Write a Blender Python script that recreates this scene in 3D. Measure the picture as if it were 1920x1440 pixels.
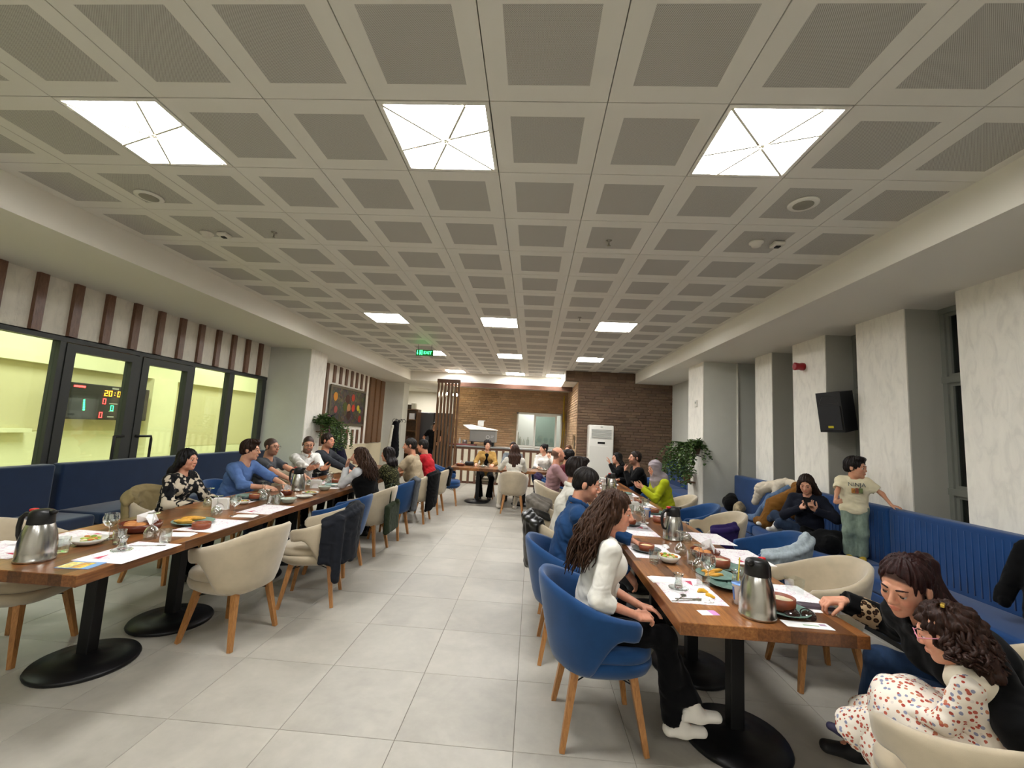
import bpy, bmesh, math, random
import numpy as np
from mathutils import Vector, Matrix

for _o in list(bpy.data.objects):
    bpy.data.objects.remove(_o, do_unlink=True)
S = bpy.context.scene
COL = S.collection
random.seed(7)
RNG = np.random.default_rng(11)

# ------------------------------------------------------------------ camera
def make_camera():
    yaw, pitch, roll, h, fpx = -0.0547, 0.1089, 0.0533, 1.5824, 793.07
    cy, sy, cp, sp = math.cos(yaw), math.sin(yaw), math.cos(pitch), math.sin(pitch)
    f = Vector((sy * cp, cy * cp, sp)); r = Vector((cy, -sy, 0)); u = r.cross(f)
    cr, sr = math.cos(roll), math.sin(roll)
    r2 = cr * r + sr * u; u2 = -sr * r + cr * u
    cam = bpy.data.cameras.new('camera'); co = bpy.data.objects.new('camera', cam); COL.objects.link(co)
    M = Matrix((r2, u2, -f)).transposed().to_4x4(); M.translation = Vector((0, 0, h))
    co.matrix_world = M
    cam.sensor_fit = 'HORIZONTAL'; cam.sensor_width = 36; cam.lens = fpx / 1920 * 36
    cam.clip_start = 0.05; cam.clip_end = 200
    S.camera = co
make_camera()
S.view_settings.view_transform = 'Standard'
S.view_settings.look = 'None'
S.view_settings.gamma = 1.0
S.view_settings.exposure = 1.76
S.view_settings.use_curve_mapping = False
W = bpy.data.worlds.new('night'); S.world = W; W.use_nodes = True
W.node_tree.nodes['Background'].inputs[0].default_value = (0.012, 0.014, 0.02, 1)
W.node_tree.nodes['Background'].inputs[1].default_value = 0.5
LAMP = 15.0            # emission of the ceiling panels
HALL = 82.0           # watts of the sports hall floodlights

# ------------------------------------------------------------------ colour and materials
def lin(c):
    if isinstance(c, str):
        c = [int(c[i:i + 2], 16) / 255 for i in (0, 2, 4)]
    return tuple((x / 12.92 if x <= 0.04045 else ((x + 0.055) / 1.055) ** 2.4) for x in c[:3]) + (1.0,)

class NT:
    def __init__(s, m):
        m.use_nodes = True; s.t = m.node_tree; s.b = s.t.nodes['Principled BSDF']
    def n(s, typ, **k):
        nd = s.t.nodes.new(typ)
        for a, v in k.items():
            if a in nd.inputs: nd.inputs[a].default_value = v
            else: setattr(nd, a, v)
        return nd
    def l(s, a, b): s.t.links.new(a, b)
    def coord(s, kind='Object', scale=(1, 1, 1), loc=(0, 0, 0), rot=(0, 0, 0)):
        c = s.n('ShaderNodeTexCoord'); m = s.n('ShaderNodeMapping')
        s.l(c.outputs[kind], m.inputs[0])
        m.inputs['Scale'].default_value = scale; m.inputs['Location'].default_value = loc; m.inputs['Rotation'].default_value = rot
        return m.outputs[0]
    def noise(s, vec, scale=5, detail=3, rough=.5, dist=0):
        x = s.n('ShaderNodeTexNoise'); s.l(vec, x.inputs['Vector'])
        x.inputs['Scale'].default_value = scale; x.inputs['Detail'].default_value = detail
        x.inputs['Roughness'].default_value = rough; x.inputs['Distortion'].default_value = dist
        return x.outputs['Fac']
    def vor(s, vec, scale=5, feature='F1', out='Distance', rand=1.0):
        x = s.n('ShaderNodeTexVoronoi', feature=feature); s.l(vec, x.inputs['Vector'])
        x.inputs['Scale'].default_value = scale; x.inputs['Randomness'].default_value = rand
        return x.outputs[out]
    def ramp(s, fac, stops, interp='LINEAR'):
        r = s.n('ShaderNodeValToRGB'); r.color_ramp.interpolation = interp
        e = r.color_ramp.elements
        while len(e) < len(stops): e.new(.5)
        for el, (p, c) in zip(e, stops):
            el.position = p; el.color = lin(c) if not (isinstance(c, tuple) and len(c) == 4) else c
        s.l(fac, r.inputs[0]); return r.outputs[0]
    def mix(s, fac, a, b, mode='MIX'):
        x = s.n('ShaderNodeMix', data_type='RGBA', blend_type=mode)
        for i, v in ((0, fac), (6, a), (7, b)):
            if hasattr(v, 'is_linked') or isinstance(v, bpy.types.NodeSocket): s.l(v, x.inputs[i])
            elif i == 0: x.inputs[0].default_value = v
            else: x.inputs[i].default_value = lin(v) if not (isinstance(v, tuple) and len(v) == 4) else v
        return x.outputs[2]
    def math(s, op, a, b=0.0):
        x = s.n('ShaderNodeMath', operation=op)
        for i, v in ((0, a), (1, b)):
            if isinstance(v, bpy.types.NodeSocket): s.l(v, x.inputs[i])
            else: x.inputs[i].default_value = v
        return x.outputs[0]
    def col(s, sock): s.l(sock, s.b.inputs['Base Color'])
    def bump(s, h, strength=.3, dist=.002):
        b = s.n('ShaderNodeBump'); s.l(h, b.inputs['Height']); b.inputs['Strength'].default_value = strength
        b.inputs['Distance'].default_value = dist; s.l(b.outputs[0], s.b.inputs['Normal'])
    def attr(s, name):
        a = s.n('ShaderNodeAttribute', attribute_name=name); return a.outputs['Color']

_mats = {}
def mat(name, c='808080', rough=.6, metal=0.0, spec=None, emit=None, estr=1.0, alpha=None, trans=0.0, ior=1.45,
        noise=None, bump=None, sheen=0.0, coat=0.0, sss=0.0):
    """noise=(scale, amount) mottles the colour; bump=(scale, strength, distance)"""
    if name in _mats: return _mats[name]
    m = bpy.data.materials.new(name); t = NT(m); b = t.b
    b.inputs['Base Color'].default_value = lin(c); b.inputs['Roughness'].default_value = rough
    b.inputs['Metallic'].default_value = metal; b.inputs['IOR'].default_value = ior
    b.inputs['Transmission Weight'].default_value = trans
    if spec is not None: b.inputs['Specular IOR Level'].default_value = spec
    if sheen: b.inputs['Sheen Weight'].default_value = sheen
    if coat: b.inputs['Coat Weight'].default_value = coat
    if sss:
        b.inputs['Subsurface Weight'].default_value = sss; b.inputs['Subsurface Scale'].default_value = .01
    if emit is not None:
        b.inputs['Emission Color'].default_value = lin(emit); b.inputs['Emission Strength'].default_value = estr
    if noise or bump:
        v = t.coord()
        if noise:
            f = t.noise(v, noise[0], 4, .6)
            lc = lin(c); a = noise[1]
            lo = tuple(max(0, x * (1 - a)) for x in lc[:3]) + (1,); hi = tuple(min(1, x * (1 + a)) for x in lc[:3]) + (1,)
            t.col(t.ramp(f, [(.3, lo), (.7, hi)]))
        if bump: t.bump(t.noise(v, bump[0], 4, .6), bump[1], bump[2])
    _mats[name] = m
    return m

def fabric(name, c, a=.12, scale=900, rough=.9, sheen=.3, bumpd=.0006, mott=6):
    if name in _mats: return _mats[name]
    m = bpy.data.materials.new(name); t = NT(m); t.b.inputs['Roughness'].default_value = rough
    t.b.inputs['Sheen Weight'].default_value = sheen; t.b.inputs['Specular IOR Level'].default_value = .25
    v = t.coord(); f = t.noise(v, mott, 3, .6); g = t.noise(v, scale, 1, .5)
    lc = lin(c)
    lo = tuple(x * (1 - a) for x in lc[:3]) + (1,); hi = tuple(min(1, x * (1 + a)) for x in lc[:3]) + (1,)
    t.col(t.ramp(f, [(.3, lo), (.7, hi)]))
    t.bump(g, .35, bumpd)
    _mats[name] = m; return m

def glass(name='clear_glass', c='F4F8F6'):
    if name in _mats: return _mats[name]
    m = bpy.data.materials.new(name); m.use_nodes = True; nt = m.node_tree; nt.nodes.clear()
    o = nt.nodes.new('ShaderNodeOutputMaterial'); mx = nt.nodes.new('ShaderNodeMixShader')
    tr = nt.nodes.new('ShaderNodeBsdfTransparent'); gl = nt.nodes.new('ShaderNodeBsdfGlossy')
    fr = nt.nodes.new('ShaderNodeFresnel'); fr.inputs[0].default_value = 1.5
    mm = nt.nodes.new('ShaderNodeMath'); mm.operation = 'MULTIPLY_ADD'; mm.inputs[1].default_value = (2.6 if name == 'clear_glass' else 1.1); mm.inputs[2].default_value = (.05 if name == 'clear_glass' else .01)
    tr.inputs[0].default_value = lin(c); gl.inputs[0].default_value = (1, 1, 1, 1); gl.inputs[1].default_value = .03
    ge = nt.nodes.new('ShaderNodeNewGeometry'); io = nt.nodes.new('ShaderNodeMath'); io.operation = 'MULTIPLY_ADD'; io.inputs[1].default_value = -.8333; io.inputs[2].default_value = 1.5
    nt.links.new(ge.outputs['Backfacing'], io.inputs[0]); nt.links.new(io.outputs[0], fr.inputs[0])
    nt.links.new(fr.outputs[0], mm.inputs[0]); nt.links.new(mm.outputs[0], mx.inputs[0])
    nt.links.new(tr.outputs[0], mx.inputs[1]); nt.links.new(gl.outputs[0], mx.inputs[2]); nt.links.new(mx.outputs[0], o.inputs[0])
    _mats[name] = m; return m

# ------------------------------------------------------------------ objects
def link(name, me, mats=(), parent=None, smooth=False, loc=None, rotz=None):
    o = bpy.data.objects.new(name, me); COL.objects.link(o)
    if not isinstance(mats, (list, tuple)): mats = [mats]
    if len(me.materials) == 0:
        for m in mats: me.materials.append(m)
    if smooth and len(me.polygons):
        me.polygons.foreach_set('use_smooth', [True] * len(me.polygons))
    if parent is not None: o.parent = parent
    if loc is not None: o.location = loc
    if rotz is not None: o.rotation_euler = (0, 0, rotz)
    return o
def tag(o, label=None, cat=None, group=None, kind=None):
    if label: o['label'] = label
    if cat: o['category'] = cat
    if group: o['group'] = group
    if kind: o['kind'] = kind
    return o
def empty(name, loc=(0, 0, 0), rotz=0, label=None, cat=None, group=None):
    o = bpy.data.objects.new(name, None); COL.objects.link(o); o.location = loc; o.rotation_euler = (0, 0, rotz)
    o.empty_display_size = .1
    return tag(o, label, cat, group)
def dup(root, loc, rotz=0, label=None, group=None, scale=None):
    r = root.copy(); COL.objects.link(r); r.location = loc; r.rotation_euler = (0, 0, rotz)
    if scale: r.scale = scale
    if label: r['label'] = label
    if group: r['group'] = group
    for ch in list(root.children):
        c = ch.copy(); COL.objects.link(c); c.parent = r
        for g in ch.children:
            d = g.copy(); COL.objects.link(d); d.parent = c
    return r

class MB:
    """collects simple shapes, then links them as one mesh object"""
    def __init__(s): s.v = []; s.f = []; s.m = []
    def add(s, vs, fs, mi=0):
        o = len(s.v); s.v += [tuple(x) for x in vs]; s.f += [tuple(i + o for i in f) for f in fs]; s.m += [mi] * len(fs); return s
    def box(s, lo, hi, mi=0, M=None):
        x0, y0, z0 = lo; x1, y1, z1 = hi
        vs = [Vector(p) for p in ((x0, y0, z0), (x1, y0, z0), (x1, y1, z0), (x0, y1, z0), (x0, y0, z1), (x1, y0, z1), (x1, y1, z1), (x0, y1, z1))]
        if M is not None: vs = [M @ p for p in vs]
        return s.add(vs, [(0, 3, 2, 1), (4, 5, 6, 7), (0, 1, 5, 4), (1, 2, 6, 5), (2, 3, 7, 6), (3, 0, 4, 7)], mi)
    def rbox(s, lo, hi, b=.01, mi=0, M=None, seg=2):
        bm = bmesh.new(); bmesh.ops.create_cube(bm, size=1)
        for v in bm.verts:
            v.co = Vector([lo[i] + (v.co[i] + .5) * (hi[i] - lo[i]) for i in range(3)])
        bmesh.ops.bevel(bm, geom=list(bm.edges), offset=b, segments=seg, profile=.5, affect='EDGES')
        return s.bm(bm, mi, M)
    def bm(s, bm, mi=0, M=None):
        bm.verts.index_update()
        vs = [(M @ v.co if M is not None else v.co.copy()) for v in bm.verts]
        fs = [[v.index for v in f.verts] for f in bm.faces]; bm.free()
        return s.add(vs, fs, mi)
    def quad(s, a, b, c, d, mi=0): return s.add([a, b, c, d], [(0, 1, 2, 3)], mi)
    def lathe(s, prof, n=24, c=(0, 0, 0), mi=0, M=None, cap=True):
        vs = []; fs = []
        for r, z in prof:
            for i in range(n):
                a = 2 * math.pi * i / n; vs.append(Vector((c[0] + r * math.cos(a), c[1] + r * math.sin(a), c[2] + z)))
        for j in range(len(prof) - 1):
            for i in range(n):
                k = (i + 1) % n; fs.append((j * n + i, j * n + k, (j + 1) * n + k, (j + 1) * n + i))
        if cap:
            if prof[0][0] > 1e-5: fs.append(tuple(range(n - 1, -1, -1)))
            if prof[-1][0] > 1e-5: fs.append(tuple((len(prof) - 1) * n + i for i in range(n)))
        if M is not None: vs = [M @ p for p in vs]
        return s.add(vs, fs, mi)
    def tube(s, pts, r, n=8, mi=0, cap=True):
        pts = [Vector(p) for p in pts]; k = len(pts)
        rs = r if isinstance(r, (list, tuple)) else [r] * k
        vs = []; fs = []; up = None
        for i, p in enumerate(pts):
            d = (pts[min(i + 1, k - 1)] - pts[max(i - 1, 0)]).normalized()
            if up is None:
                up = Vector((0, 0, 1)) if abs(d.z) < .9 else Vector((1, 0, 0))
            x = d.cross(up)
            if x.length < 1e-4: x = d.orthogonal()
            x.normalize(); y = x.cross(d).normalized(); up = y
            for a in range(n):
                t = 2 * math.pi * a / n; vs.append(p + rs[i] * (math.cos(t) * x + math.sin(t) * y))
        for i in range(k - 1):
            for a in range(n):
                b = (a + 1) % n; fs.append((i * n + a, i * n + b, (i + 1) * n + b, (i + 1) * n + a))
        if cap: fs.append(tuple(range(n - 1, -1, -1))); fs.append(tuple((k - 1) * n + a for a in range(n)))
        return s.add(vs, fs, mi)
    def bar(s, a, b, wa, wb=None, mi=0, roll=None):
        """square-section bar from a to b"""
        wb = wb or wa; a = Vector(a); b = Vector(b); d = (b - a).normalized()
        x = (Vector((0, 1, 0)) if abs(d.y) < .9 else Vector((1, 0, 0))).cross(d).normalized(); y = d.cross(x)
        vs = [c + sx * w / 2 * x + sy * w / 2 * y for c, w in ((a, wa), (b, wb)) for sx, sy in ((-1, -1), (1, -1), (1, 1), (-1, 1))]
        return s.add(vs, [(0, 3, 2, 1), (4, 5, 6, 7), (0, 1, 5, 4), (1, 2, 6, 5), (2, 3, 7, 6), (3, 0, 4, 7)], mi)
    def mesh(s, name='m'):
        me = bpy.data.meshes.new(name); me.from_pydata([tuple(v) for v in s.v], [], s.f)
        if any(s.m): me.polygons.foreach_set('material_index', s.m)
        me.update(); return me
    def obj(s, name, mats, parent=None, smooth=False, loc=None, rotz=None):
        return link(name, s.mesh(name), mats, parent, smooth, loc, rotz)
def autosmooth(o, deg=35):
    me = o.data; me.polygons.foreach_set('use_smooth', [True] * len(me.polygons))
    bm = bmesh.new(); bm.from_mesh(me); a = math.radians(deg)
    for e in bm.edges:
        e.smooth = not (len(e.link_faces) == 2 and e.calc_face_angle(0) > a)
    bm.to_mesh(me); bm.free(); return o

# ------------------------------------------------------------------ signed distance modelling (for people, hair, cloth)
class SD:
    def __init__(s, k=.02): s.p = []; s.k = k
    def cap(s, a, b, ra, rb=None, k=None, op='u', ax=None, sc=1.0):
        s.p.append((op, 'c', (np.array(a, float), np.array(b, float), ra, ra if rb is None else rb, None if ax is None else np.array(ax, float), sc), s.k if k is None else k)); return s
    def ell(s, c, r, R=None, k=None, op='u'):
        s.p.append((op, 'e', (np.array(c, float), np.array(r, float), None if R is None else np.array(R, float)), s.k if k is None else k)); return s
    def box(s, c, hs, rad=.01, R=None, k=None, op='u'):
        s.p.append((op, 'b', (np.array(c, float), np.array(hs, float), rad, None if R is None else np.array(R, float)), s.k if k is None else k)); return s
    def half(s, c, n, k=None):           # keep the side the normal points away from
        n = np.array(n, float); n /= np.linalg.norm(n)
        s.p.append(('i', 'h', (np.array(c, float), n), .004 if k is None else k)); return s
    @staticmethod
    def bb(kind, q):
        if kind == 'c':
            a, b, ra, rb, ax, sc = q; r = max(ra, rb) * max(1, sc)
            return np.minimum(a, b) - r, np.maximum(a, b) + r
        if kind == 'e': r = q[1].max(); return q[0] - r, q[0] + r
        if kind == 'b': r = np.linalg.norm(q[1]) + q[2]; return q[0] - r, q[0] + r
    @staticmethod
    def dist(kind, q, P):
        if kind == 'c':
            a, b, ra, rb, ax, sc = q; ba = b - a; L = max(ba @ ba, 1e-9)
            v = [P[i] - a[i] for i in range(3)]
            t = np.clip((v[0] * ba[0] + v[1] * ba[1] + v[2] * ba[2]) / L, 0, 1)
            v = [v[i] - t * ba[i] for i in range(3)]
            if ax is not None:
                dn = (v[0] * ax[0] + v[1] * ax[1] + v[2] * ax[2]) * (1 - 1 / sc)
                v = [v[i] - dn * ax[i] for i in range(3)]
            return np.sqrt(v[0] ** 2 + v[1] ** 2 + v[2] ** 2) - (ra + (rb - ra) * t)
        if kind == 'h':
            c, n = q; return (P[0] - c[0]) * n[0] + (P[1] - c[1]) * n[1] + (P[2] - c[2]) * n[2]
        if kind == 'e': c, r, R = q
        else: c, hs, rad, R = q
        v = [P[i] - c[i] for i in range(3)]
        if R is not None: v = [v[0] * R[0, j] + v[1] * R[1, j] + v[2] * R[2, j] for j in range(3)]
        if kind == 'e':
            k0 = np.sqrt(sum((v[i] / r[i]) ** 2 for i in range(3))); k1 = np.sqrt(sum((v[i] / r[i] ** 2) ** 2 for i in range(3))) + 1e-9
            return k0 * (k0 - 1) / k1
        w = [np.abs(v[i]) - hs[i] + rad for i in range(3)]
        return np.sqrt(sum(np.maximum(x, 0) ** 2 for x in w)) + np.minimum(np.maximum(w[0], np.maximum(w[1], w[2])), 0) - rad
    def bounds(s):
        lo = np.full(3, 1e9); hi = -lo
        for op, kind, q, k in s.p:
            if op == 'u':
                a, b = s.bb(kind, q); lo = np.minimum(lo, a); hi = np.maximum(hi, b)
        return lo, hi
    def field(s, h, lo=None, hi=None, disp=None, recut=False):
        a, b = s.bounds()
        lo = a - 2.5 * h if lo is None else np.maximum(np.array(lo, float), a - 2.5 * h); hi = b + 2.5 * h if hi is None else np.minimum(np.array(hi, float), b + 2.5 * h)
        n = np.maximum(np.ceil((hi - lo) / h).astype(int) + 1, 2)
        ax = [lo[i] + h * np.arange(n[i]) for i in range(3)]
        D = np.full(n, .2, np.float32)
        for op, kind, q, k in s.p:
            if kind == 'h': sl = [slice(0, n[i]) for i in range(3)]
            else:
                a, b = s.bb(kind, q); m = k + 3 * h
                i0 = np.clip(np.floor((a - m - lo) / h).astype(int), 0, n); i1 = np.clip(np.ceil((b + m - lo) / h).astype(int) + 1, 0, n)
                if (i1 <= i0).any(): continue
                sl = [slice(i0[i], i1[i]) for i in range(3)]
            P = (ax[0][sl[0]][:, None, None], ax[1][sl[1]][None, :, None], ax[2][sl[2]][None, None, :])
            d = s.dist(kind, q, P).astype(np.float32); E = D[tuple(sl)]
            if op == 'u':
                if k > 0: g = np.maximum(k - np.abs(E - d), 0) / k; D[tuple(sl)] = np.minimum(E, d) - g * g * k * .25
                else: D[tuple(sl)] = np.minimum(E, d)
            else:
                if op == 's': d = -d
                if k > 0: g = np.maximum(k - np.abs(E - d), 0) / k; D[tuple(sl)] = np.maximum(E, d) + g * g * k * .25
                else: D[tuple(sl)] = np.maximum(E, d)
        if disp is not None:
            P = (ax[0][:, None, None], ax[1][None, :, None], ax[2][None, None, :])
            D = D + disp(P)
            if recut:
                for op, kind, q, k in s.p:
                    if op == 's' and kind == 'e':
                        a, b = s.bb(kind, q); i0 = np.clip(np.floor((a - 2 * h - lo) / h).astype(int), 0, n); i1 = np.clip(np.ceil((b + 2 * h - lo) / h).astype(int) + 1, 0, n)
                        if (i1 <= i0).any(): continue
                        sl = tuple(slice(i0[i], i1[i]) for i in range(3))
                        D[sl] = np.maximum(D[sl], -s.dist(kind, q, (ax[0][sl[0]][:, None, None], ax[1][sl[1]][None, :, None], ax[2][sl[2]][None, None, :])).astype(np.float32))
        return D, lo, h
    def mesh(s, h, lo=None, hi=None, disp=None, recut=False):
        D, l, h = s.field(h, lo, hi, disp, recut)
        return nets(D, l, h)

def nets(D, lo, h):
    ins = D < 0
    c = np.zeros(tuple(x - 1 for x in D.shape), np.int8)
    for i in (0, 1):
        for j in (0, 1):
            for k in (0, 1):
                c += ins[i:D.shape[0] - 1 + i, j:D.shape[1] - 1 + j, k:D.shape[2] - 1 + k]
    act = (c > 0) & (c < 8)
    I, J, K = np.nonzero(act)
    if len(I) == 0: return np.zeros((0, 3)), []
    idx = np.full(act.shape, -1, np.int64); idx[I, J, K] = np.arange(len(I))
    cor = {}
    for i in (0, 1):
        for j in (0, 1):
            for k in (0, 1): cor[i, j, k] = D[I + i, J + j, K + k]
    acc = np.zeros((len(I), 3)); cnt = np.zeros(len(I))
    for a in range(3):
        for u in (0, 1):
            for v in (0, 1):
                p = [u, v]; p.insert(a, 0); q = [u, v]; q.insert(a, 1)
                d0, d1 = cor[tuple(p)], cor[tuple(q)]
                m = (d0 < 0) != (d1 < 0)
                t = np.where(m, d0 / np.where(m, d0 - d1, 1), 0)
                pos = np.array(p, float)[None, :].repeat(len(I), 0); pos[:, a] = t
                acc += pos * m[:, None]; cnt += m
    V = (np.stack([I, J, K], 1) + acc / np.maximum(cnt, 1)[:, None]) * h + lo
    F = []
    for a in range(3):
        b, c2 = (a + 1) % 3, (a + 2) % 3
        s0 = [slice(None)] * 3; s1 = [slice(None)] * 3
        s0[a] = slice(0, -1); s1[a] = slice(1, None)
        for x in (b, c2): s0[x] = slice(1, -1); s1[x] = slice(1, -1)
        A = ins[tuple(s0)]; B = ins[tuple(s1)]
        for m, flip in ((A & ~B, False), (~A & B, True)):
            e = np.stack(np.nonzero(m), 1)
            if len(e) == 0: continue
            e[:, b] += 1; e[:, c2] += 1
            ob = np.zeros(3, int); ob[b] = 1; oc = np.zeros(3, int); oc[c2] = 1
            q = [e - ob - oc, e - oc, e, e - ob]
            ids = np.stack([idx[x[:, 0], x[:, 1], x[:, 2]] for x in q], 1)
            F.append(ids[:, ::-1] if flip else ids)
    F = np.concatenate(F) if F else np.zeros((0, 4), int)
    F = F[(F >= 0).all(1)]
    return V, F
def sd_obj(name, parts, mats, parent=None, col=None):
    """parts: list of (V, F); col: function of vertex array giving colour rows"""
    V = np.concatenate([p[0] for p in parts if len(p[0])]); off = 0; Fs = []
    for v, f in parts:
        if len(v) == 0: continue
        Fs.append(np.asarray(f) + off); off += len(v)
    F = np.concatenate(Fs)
    me = bpy.data.meshes.new(name)
    me.vertices.add(len(V)); me.vertices.foreach_set('co', V.astype(np.float32).ravel())
    me.loops.add(F.size); me.loops.foreach_set('vertex_index', F.astype(np.int32).ravel())
    me.polygons.add(len(F)); me.polygons.foreach_set('loop_start', np.arange(0, F.size, 4, dtype=np.int32))
    me.polygons.foreach_set('loop_total', np.full(len(F), 4, np.int32))
    me.update(calc_edges=True); me.validate()
    if col is not None:
        a = me.color_attributes.new('Col', 'FLOAT_COLOR', 'POINT')
        c = np.concatenate([col(V), np.ones((len(V), 1))], 1); a.data.foreach_set('color', c.astype(np.float32).ravel())
    return link(name, me, mats, parent, smooth=True)

# ------------------------------------------------------------------ materials of the room
def wood(name, base, dark, light, scale=(1, 1, 1), strip=None, rough=.35, axis=0):
    """strip = width of glued staves across x"""
    if name in _mats: return _mats[name]
    m = bpy.data.materials.new(name); t = NT(m); t.b.inputs['Roughness'].default_value = rough
    v = t.coord(scale=scale)
    g = t.noise(v, 14, 5, .65, .6)
    c = t.ramp(g, [(.28, dark), (.5, base), (.75, light)])
    if strip:
        w, L = strip
        sx = t.n('ShaderNodeSeparateXYZ'); t.l(t.coord(), sx.inputs[0])
        ia = t.math('FLOOR', t.math('MULTIPLY', sx.outputs[0], 1 / w)); ib = t.math('FLOOR', t.math('ADD', t.math('MULTIPLY', sx.outputs[1], 1 / L), t.math('MULTIPLY', ia, .37)))
        cb = t.n('ShaderNodeCombineXYZ'); t.l(ia, cb.inputs[0]); t.l(ib, cb.inputs[1])
        wn = t.n('ShaderNodeTexWhiteNoise'); t.l(cb.outputs[0], wn.inputs['Vector'])
        c = t.mix(.9, c, t.ramp(wn.outputs['Value'], [(0, '7A6A5C'), (.5, 'CDBCAC'), (1, 'FFF4E2')]), 'MULTIPLY')
    t.col(c); t.bump(g, .08, .001)
    _mats[name] = m; return m
def plaster(name, c, a=.05, b=.5):
    if name in _mats: return _mats[name]
    m = bpy.data.materials.new(name); t = NT(m); t.b.inputs['Roughness'].default_value = .8
    lc = lin(c); sh = lambda k: tuple(min(1, x * k) for x in lc[:3]) + (1,)
    n = t.noise(t.coord(scale=(1, 1, .35)), 14, 5, .6, .8)
    t.col(t.ramp(n, [(.34, sh(1 - a * 2)), (.5, sh(1)), (.7, sh(1 + a))]))
    t.bump(t.noise(t.coord(scale=(1, 1, .4)), 22, 5, .65, .6), b, .008)
    _mats[name] = m; return m
M_white = mat('painted_plasterboard', 'E2DED2', .75, bump=(60, .05, .001))
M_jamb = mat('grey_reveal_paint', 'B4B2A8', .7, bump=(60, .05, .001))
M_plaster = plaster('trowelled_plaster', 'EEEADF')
M_plaster2 = plaster('trowelled_plaster_left', 'E2DDD0')
M_col = mat('column_paint', 'D0D0C6', .7, noise=(3, .03), bump=(40, .1, .002))
M_cream = mat('cream_panel', 'E8E0C8', .5)
M_slat = wood('brown_slat', '6E4C38', '523526', '82604A', (8, 8, 1))
M_slat2 = wood('oak_brown_slat', '6B4A2E', '4E3420', '85603E', (8, 8, 1))
M_alu = mat('anthracite_frame', '3A3C3A', .45, .3)
M_grey = mat('grey_frame', '8E9088', .5, .2)
M_glass = glass('window_glass', 'E8F2EA')

def floor_mat():
    m = bpy.data.materials.new('stone_tile'); t = NT(m); t.b.inputs['Roughness'].default_value = .27
    t.b.inputs['Specular IOR Level'].default_value = .4
    oi = t.n('ShaderNodeObjectInfo'); v = t.coord()
    ad = t.n('ShaderNodeVectorMath', operation='MULTIPLY_ADD'); t.l(oi.outputs['Random'], ad.inputs[0]); ad.inputs[1].default_value = (37, 53, 11); t.l(v, ad.inputs[2])
    n = t.noise(ad.outputs[0], 3.2, 4, .6, .5); k = t.noise(ad.outputs[0], 14, 3, .6)
    c = t.ramp(n, [(.3, '98938A'), (.5, 'A6A196'), (.72, 'B6B1A5')])
    c = t.mix(.25, c, t.ramp(k, [(.3, '8C887E'), (.7, 'BEB9AE')]))
    t.col(t.mix(.35, c, t.ramp(oi.outputs['Random'], [(0, '969186'), (1, 'B2ADA1')])))
    r = t.ramp(k, [(.3, (.36, .36, .36, 1)), (.7, (.48, .48, .48, 1))]); t.l(r, t.b.inputs['Roughness'])
    return m
M_floor = floor_mat()
M_grout = mat('dark_grout', '6E695C', .9)

# ------------------------------------------------------------------ floor
floor = MB().box((-6.0, -4.2, -.12), (4.2, 19.5, -.003)).obj('floor', M_grout); tag(floor, kind='structure')
def plate(w, d, h, b):
    m = MB(); vs = []
    for z, k in ((-h, 0), (-b, 0), (0, b)):
        for sx, sy in ((-1, -1), (1, -1), (1, 1), (-1, 1)): vs.append((sx * (w / 2 - k), sy * (d / 2 - k), z))
    f = [(8, 9, 10, 11)]
    for r in (0, 1):
        for i in range(4): j = (i + 1) % 4; f.append((r * 4 + i, r * 4 + j, r * 4 + 4 + j, r * 4 + 4 + i))
    m.add(vs, f); return m
tile_me = plate(.5975, .5975, .01, .0012).mesh('tile'); tile_me.materials.append(M_floor)
rest = MB(); n_t = 0
FX, FY = -.0225, 2.287
for i in range(-10, 8):
    for j in range(-11, 29):
        x, y = FX + .6 * i + .3, FY + .6 * j + .3
        if x < -5.6 or x > 3.9: continue
        if -5.3 < x < 3.62 and .4 < y < 12.0:
            o = link('tile', tile_me, (), floor, loc=(x, y, .0)); n_t += 1
        else:
            p = plate(.5975, .5975, .01, .0012); rest.add([(a + x, b + y, c) for a, b, c in p.v], p.f)
o = rest.obj('tile', M_floor, floor); o['kind'] = 'stuff'

# ------------------------------------------------------------------ ceiling with perforated panels
CX, CY, CZ = -.3012, 1.9855, 3.25
M_pan = mat('ceiling_panel_white', 'DEDBD0', .55, bump=(90, .04, .001))
def perf_mat():
    m = bpy.data.materials.new('perforated_metal'); t = NT(m); t.b.inputs['Roughness'].default_value = .55
    s = t.n('ShaderNodeSeparateXYZ'); t.l(t.coord(), s.inputs[0])
    a = t.math('SINE', t.math('MULTIPLY', s.outputs[0], 2 * math.pi / .0075)); b = t.math('SINE', t.math('MULTIPLY', s.outputs[1], 2 * math.pi / .0075))
    d = t.math('GREATER_THAN', t.math('MULTIPLY', a, b), .30)
    t.col(t.mix(d, 'C2BFB5', '6E6B63')); return m
M_perf = perf_mat()
ceil = MB().box((-3.95, -4.2, CZ + .03), (2.72, 13.1, CZ + .15)).obj('ceiling', M_white); tag(ceil, kind='structure')
def panel():
    w, q = .2975, .198; m = MB(); rings = [(w, .02), (w, .001), (w - .002, 0), (q, 0), (q - .001, .0015)]
    vs = [(sx * a, sy * a, z) for a, z in rings for sx, sy in ((-1, -1), (-1, 1), (1, 1), (1, -1))]
    f = [tuple((r * 4 + i, r * 4 + (i + 1) % 4, r * 4 + 4 + (i + 1) % 4, r * 4 + 4 + i)) for r in range(4) for i in range(4)]
    m.add(vs, f); m.add([vs[i] for i in (16, 17, 18, 19)], [(0, 1, 2, 3)], 1); return m
pan = panel(); pan_me = pan.mesh('ceiling_panel'); pan_me.materials.append(M_pan); pan_me.materials.append(M_perf)
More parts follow.
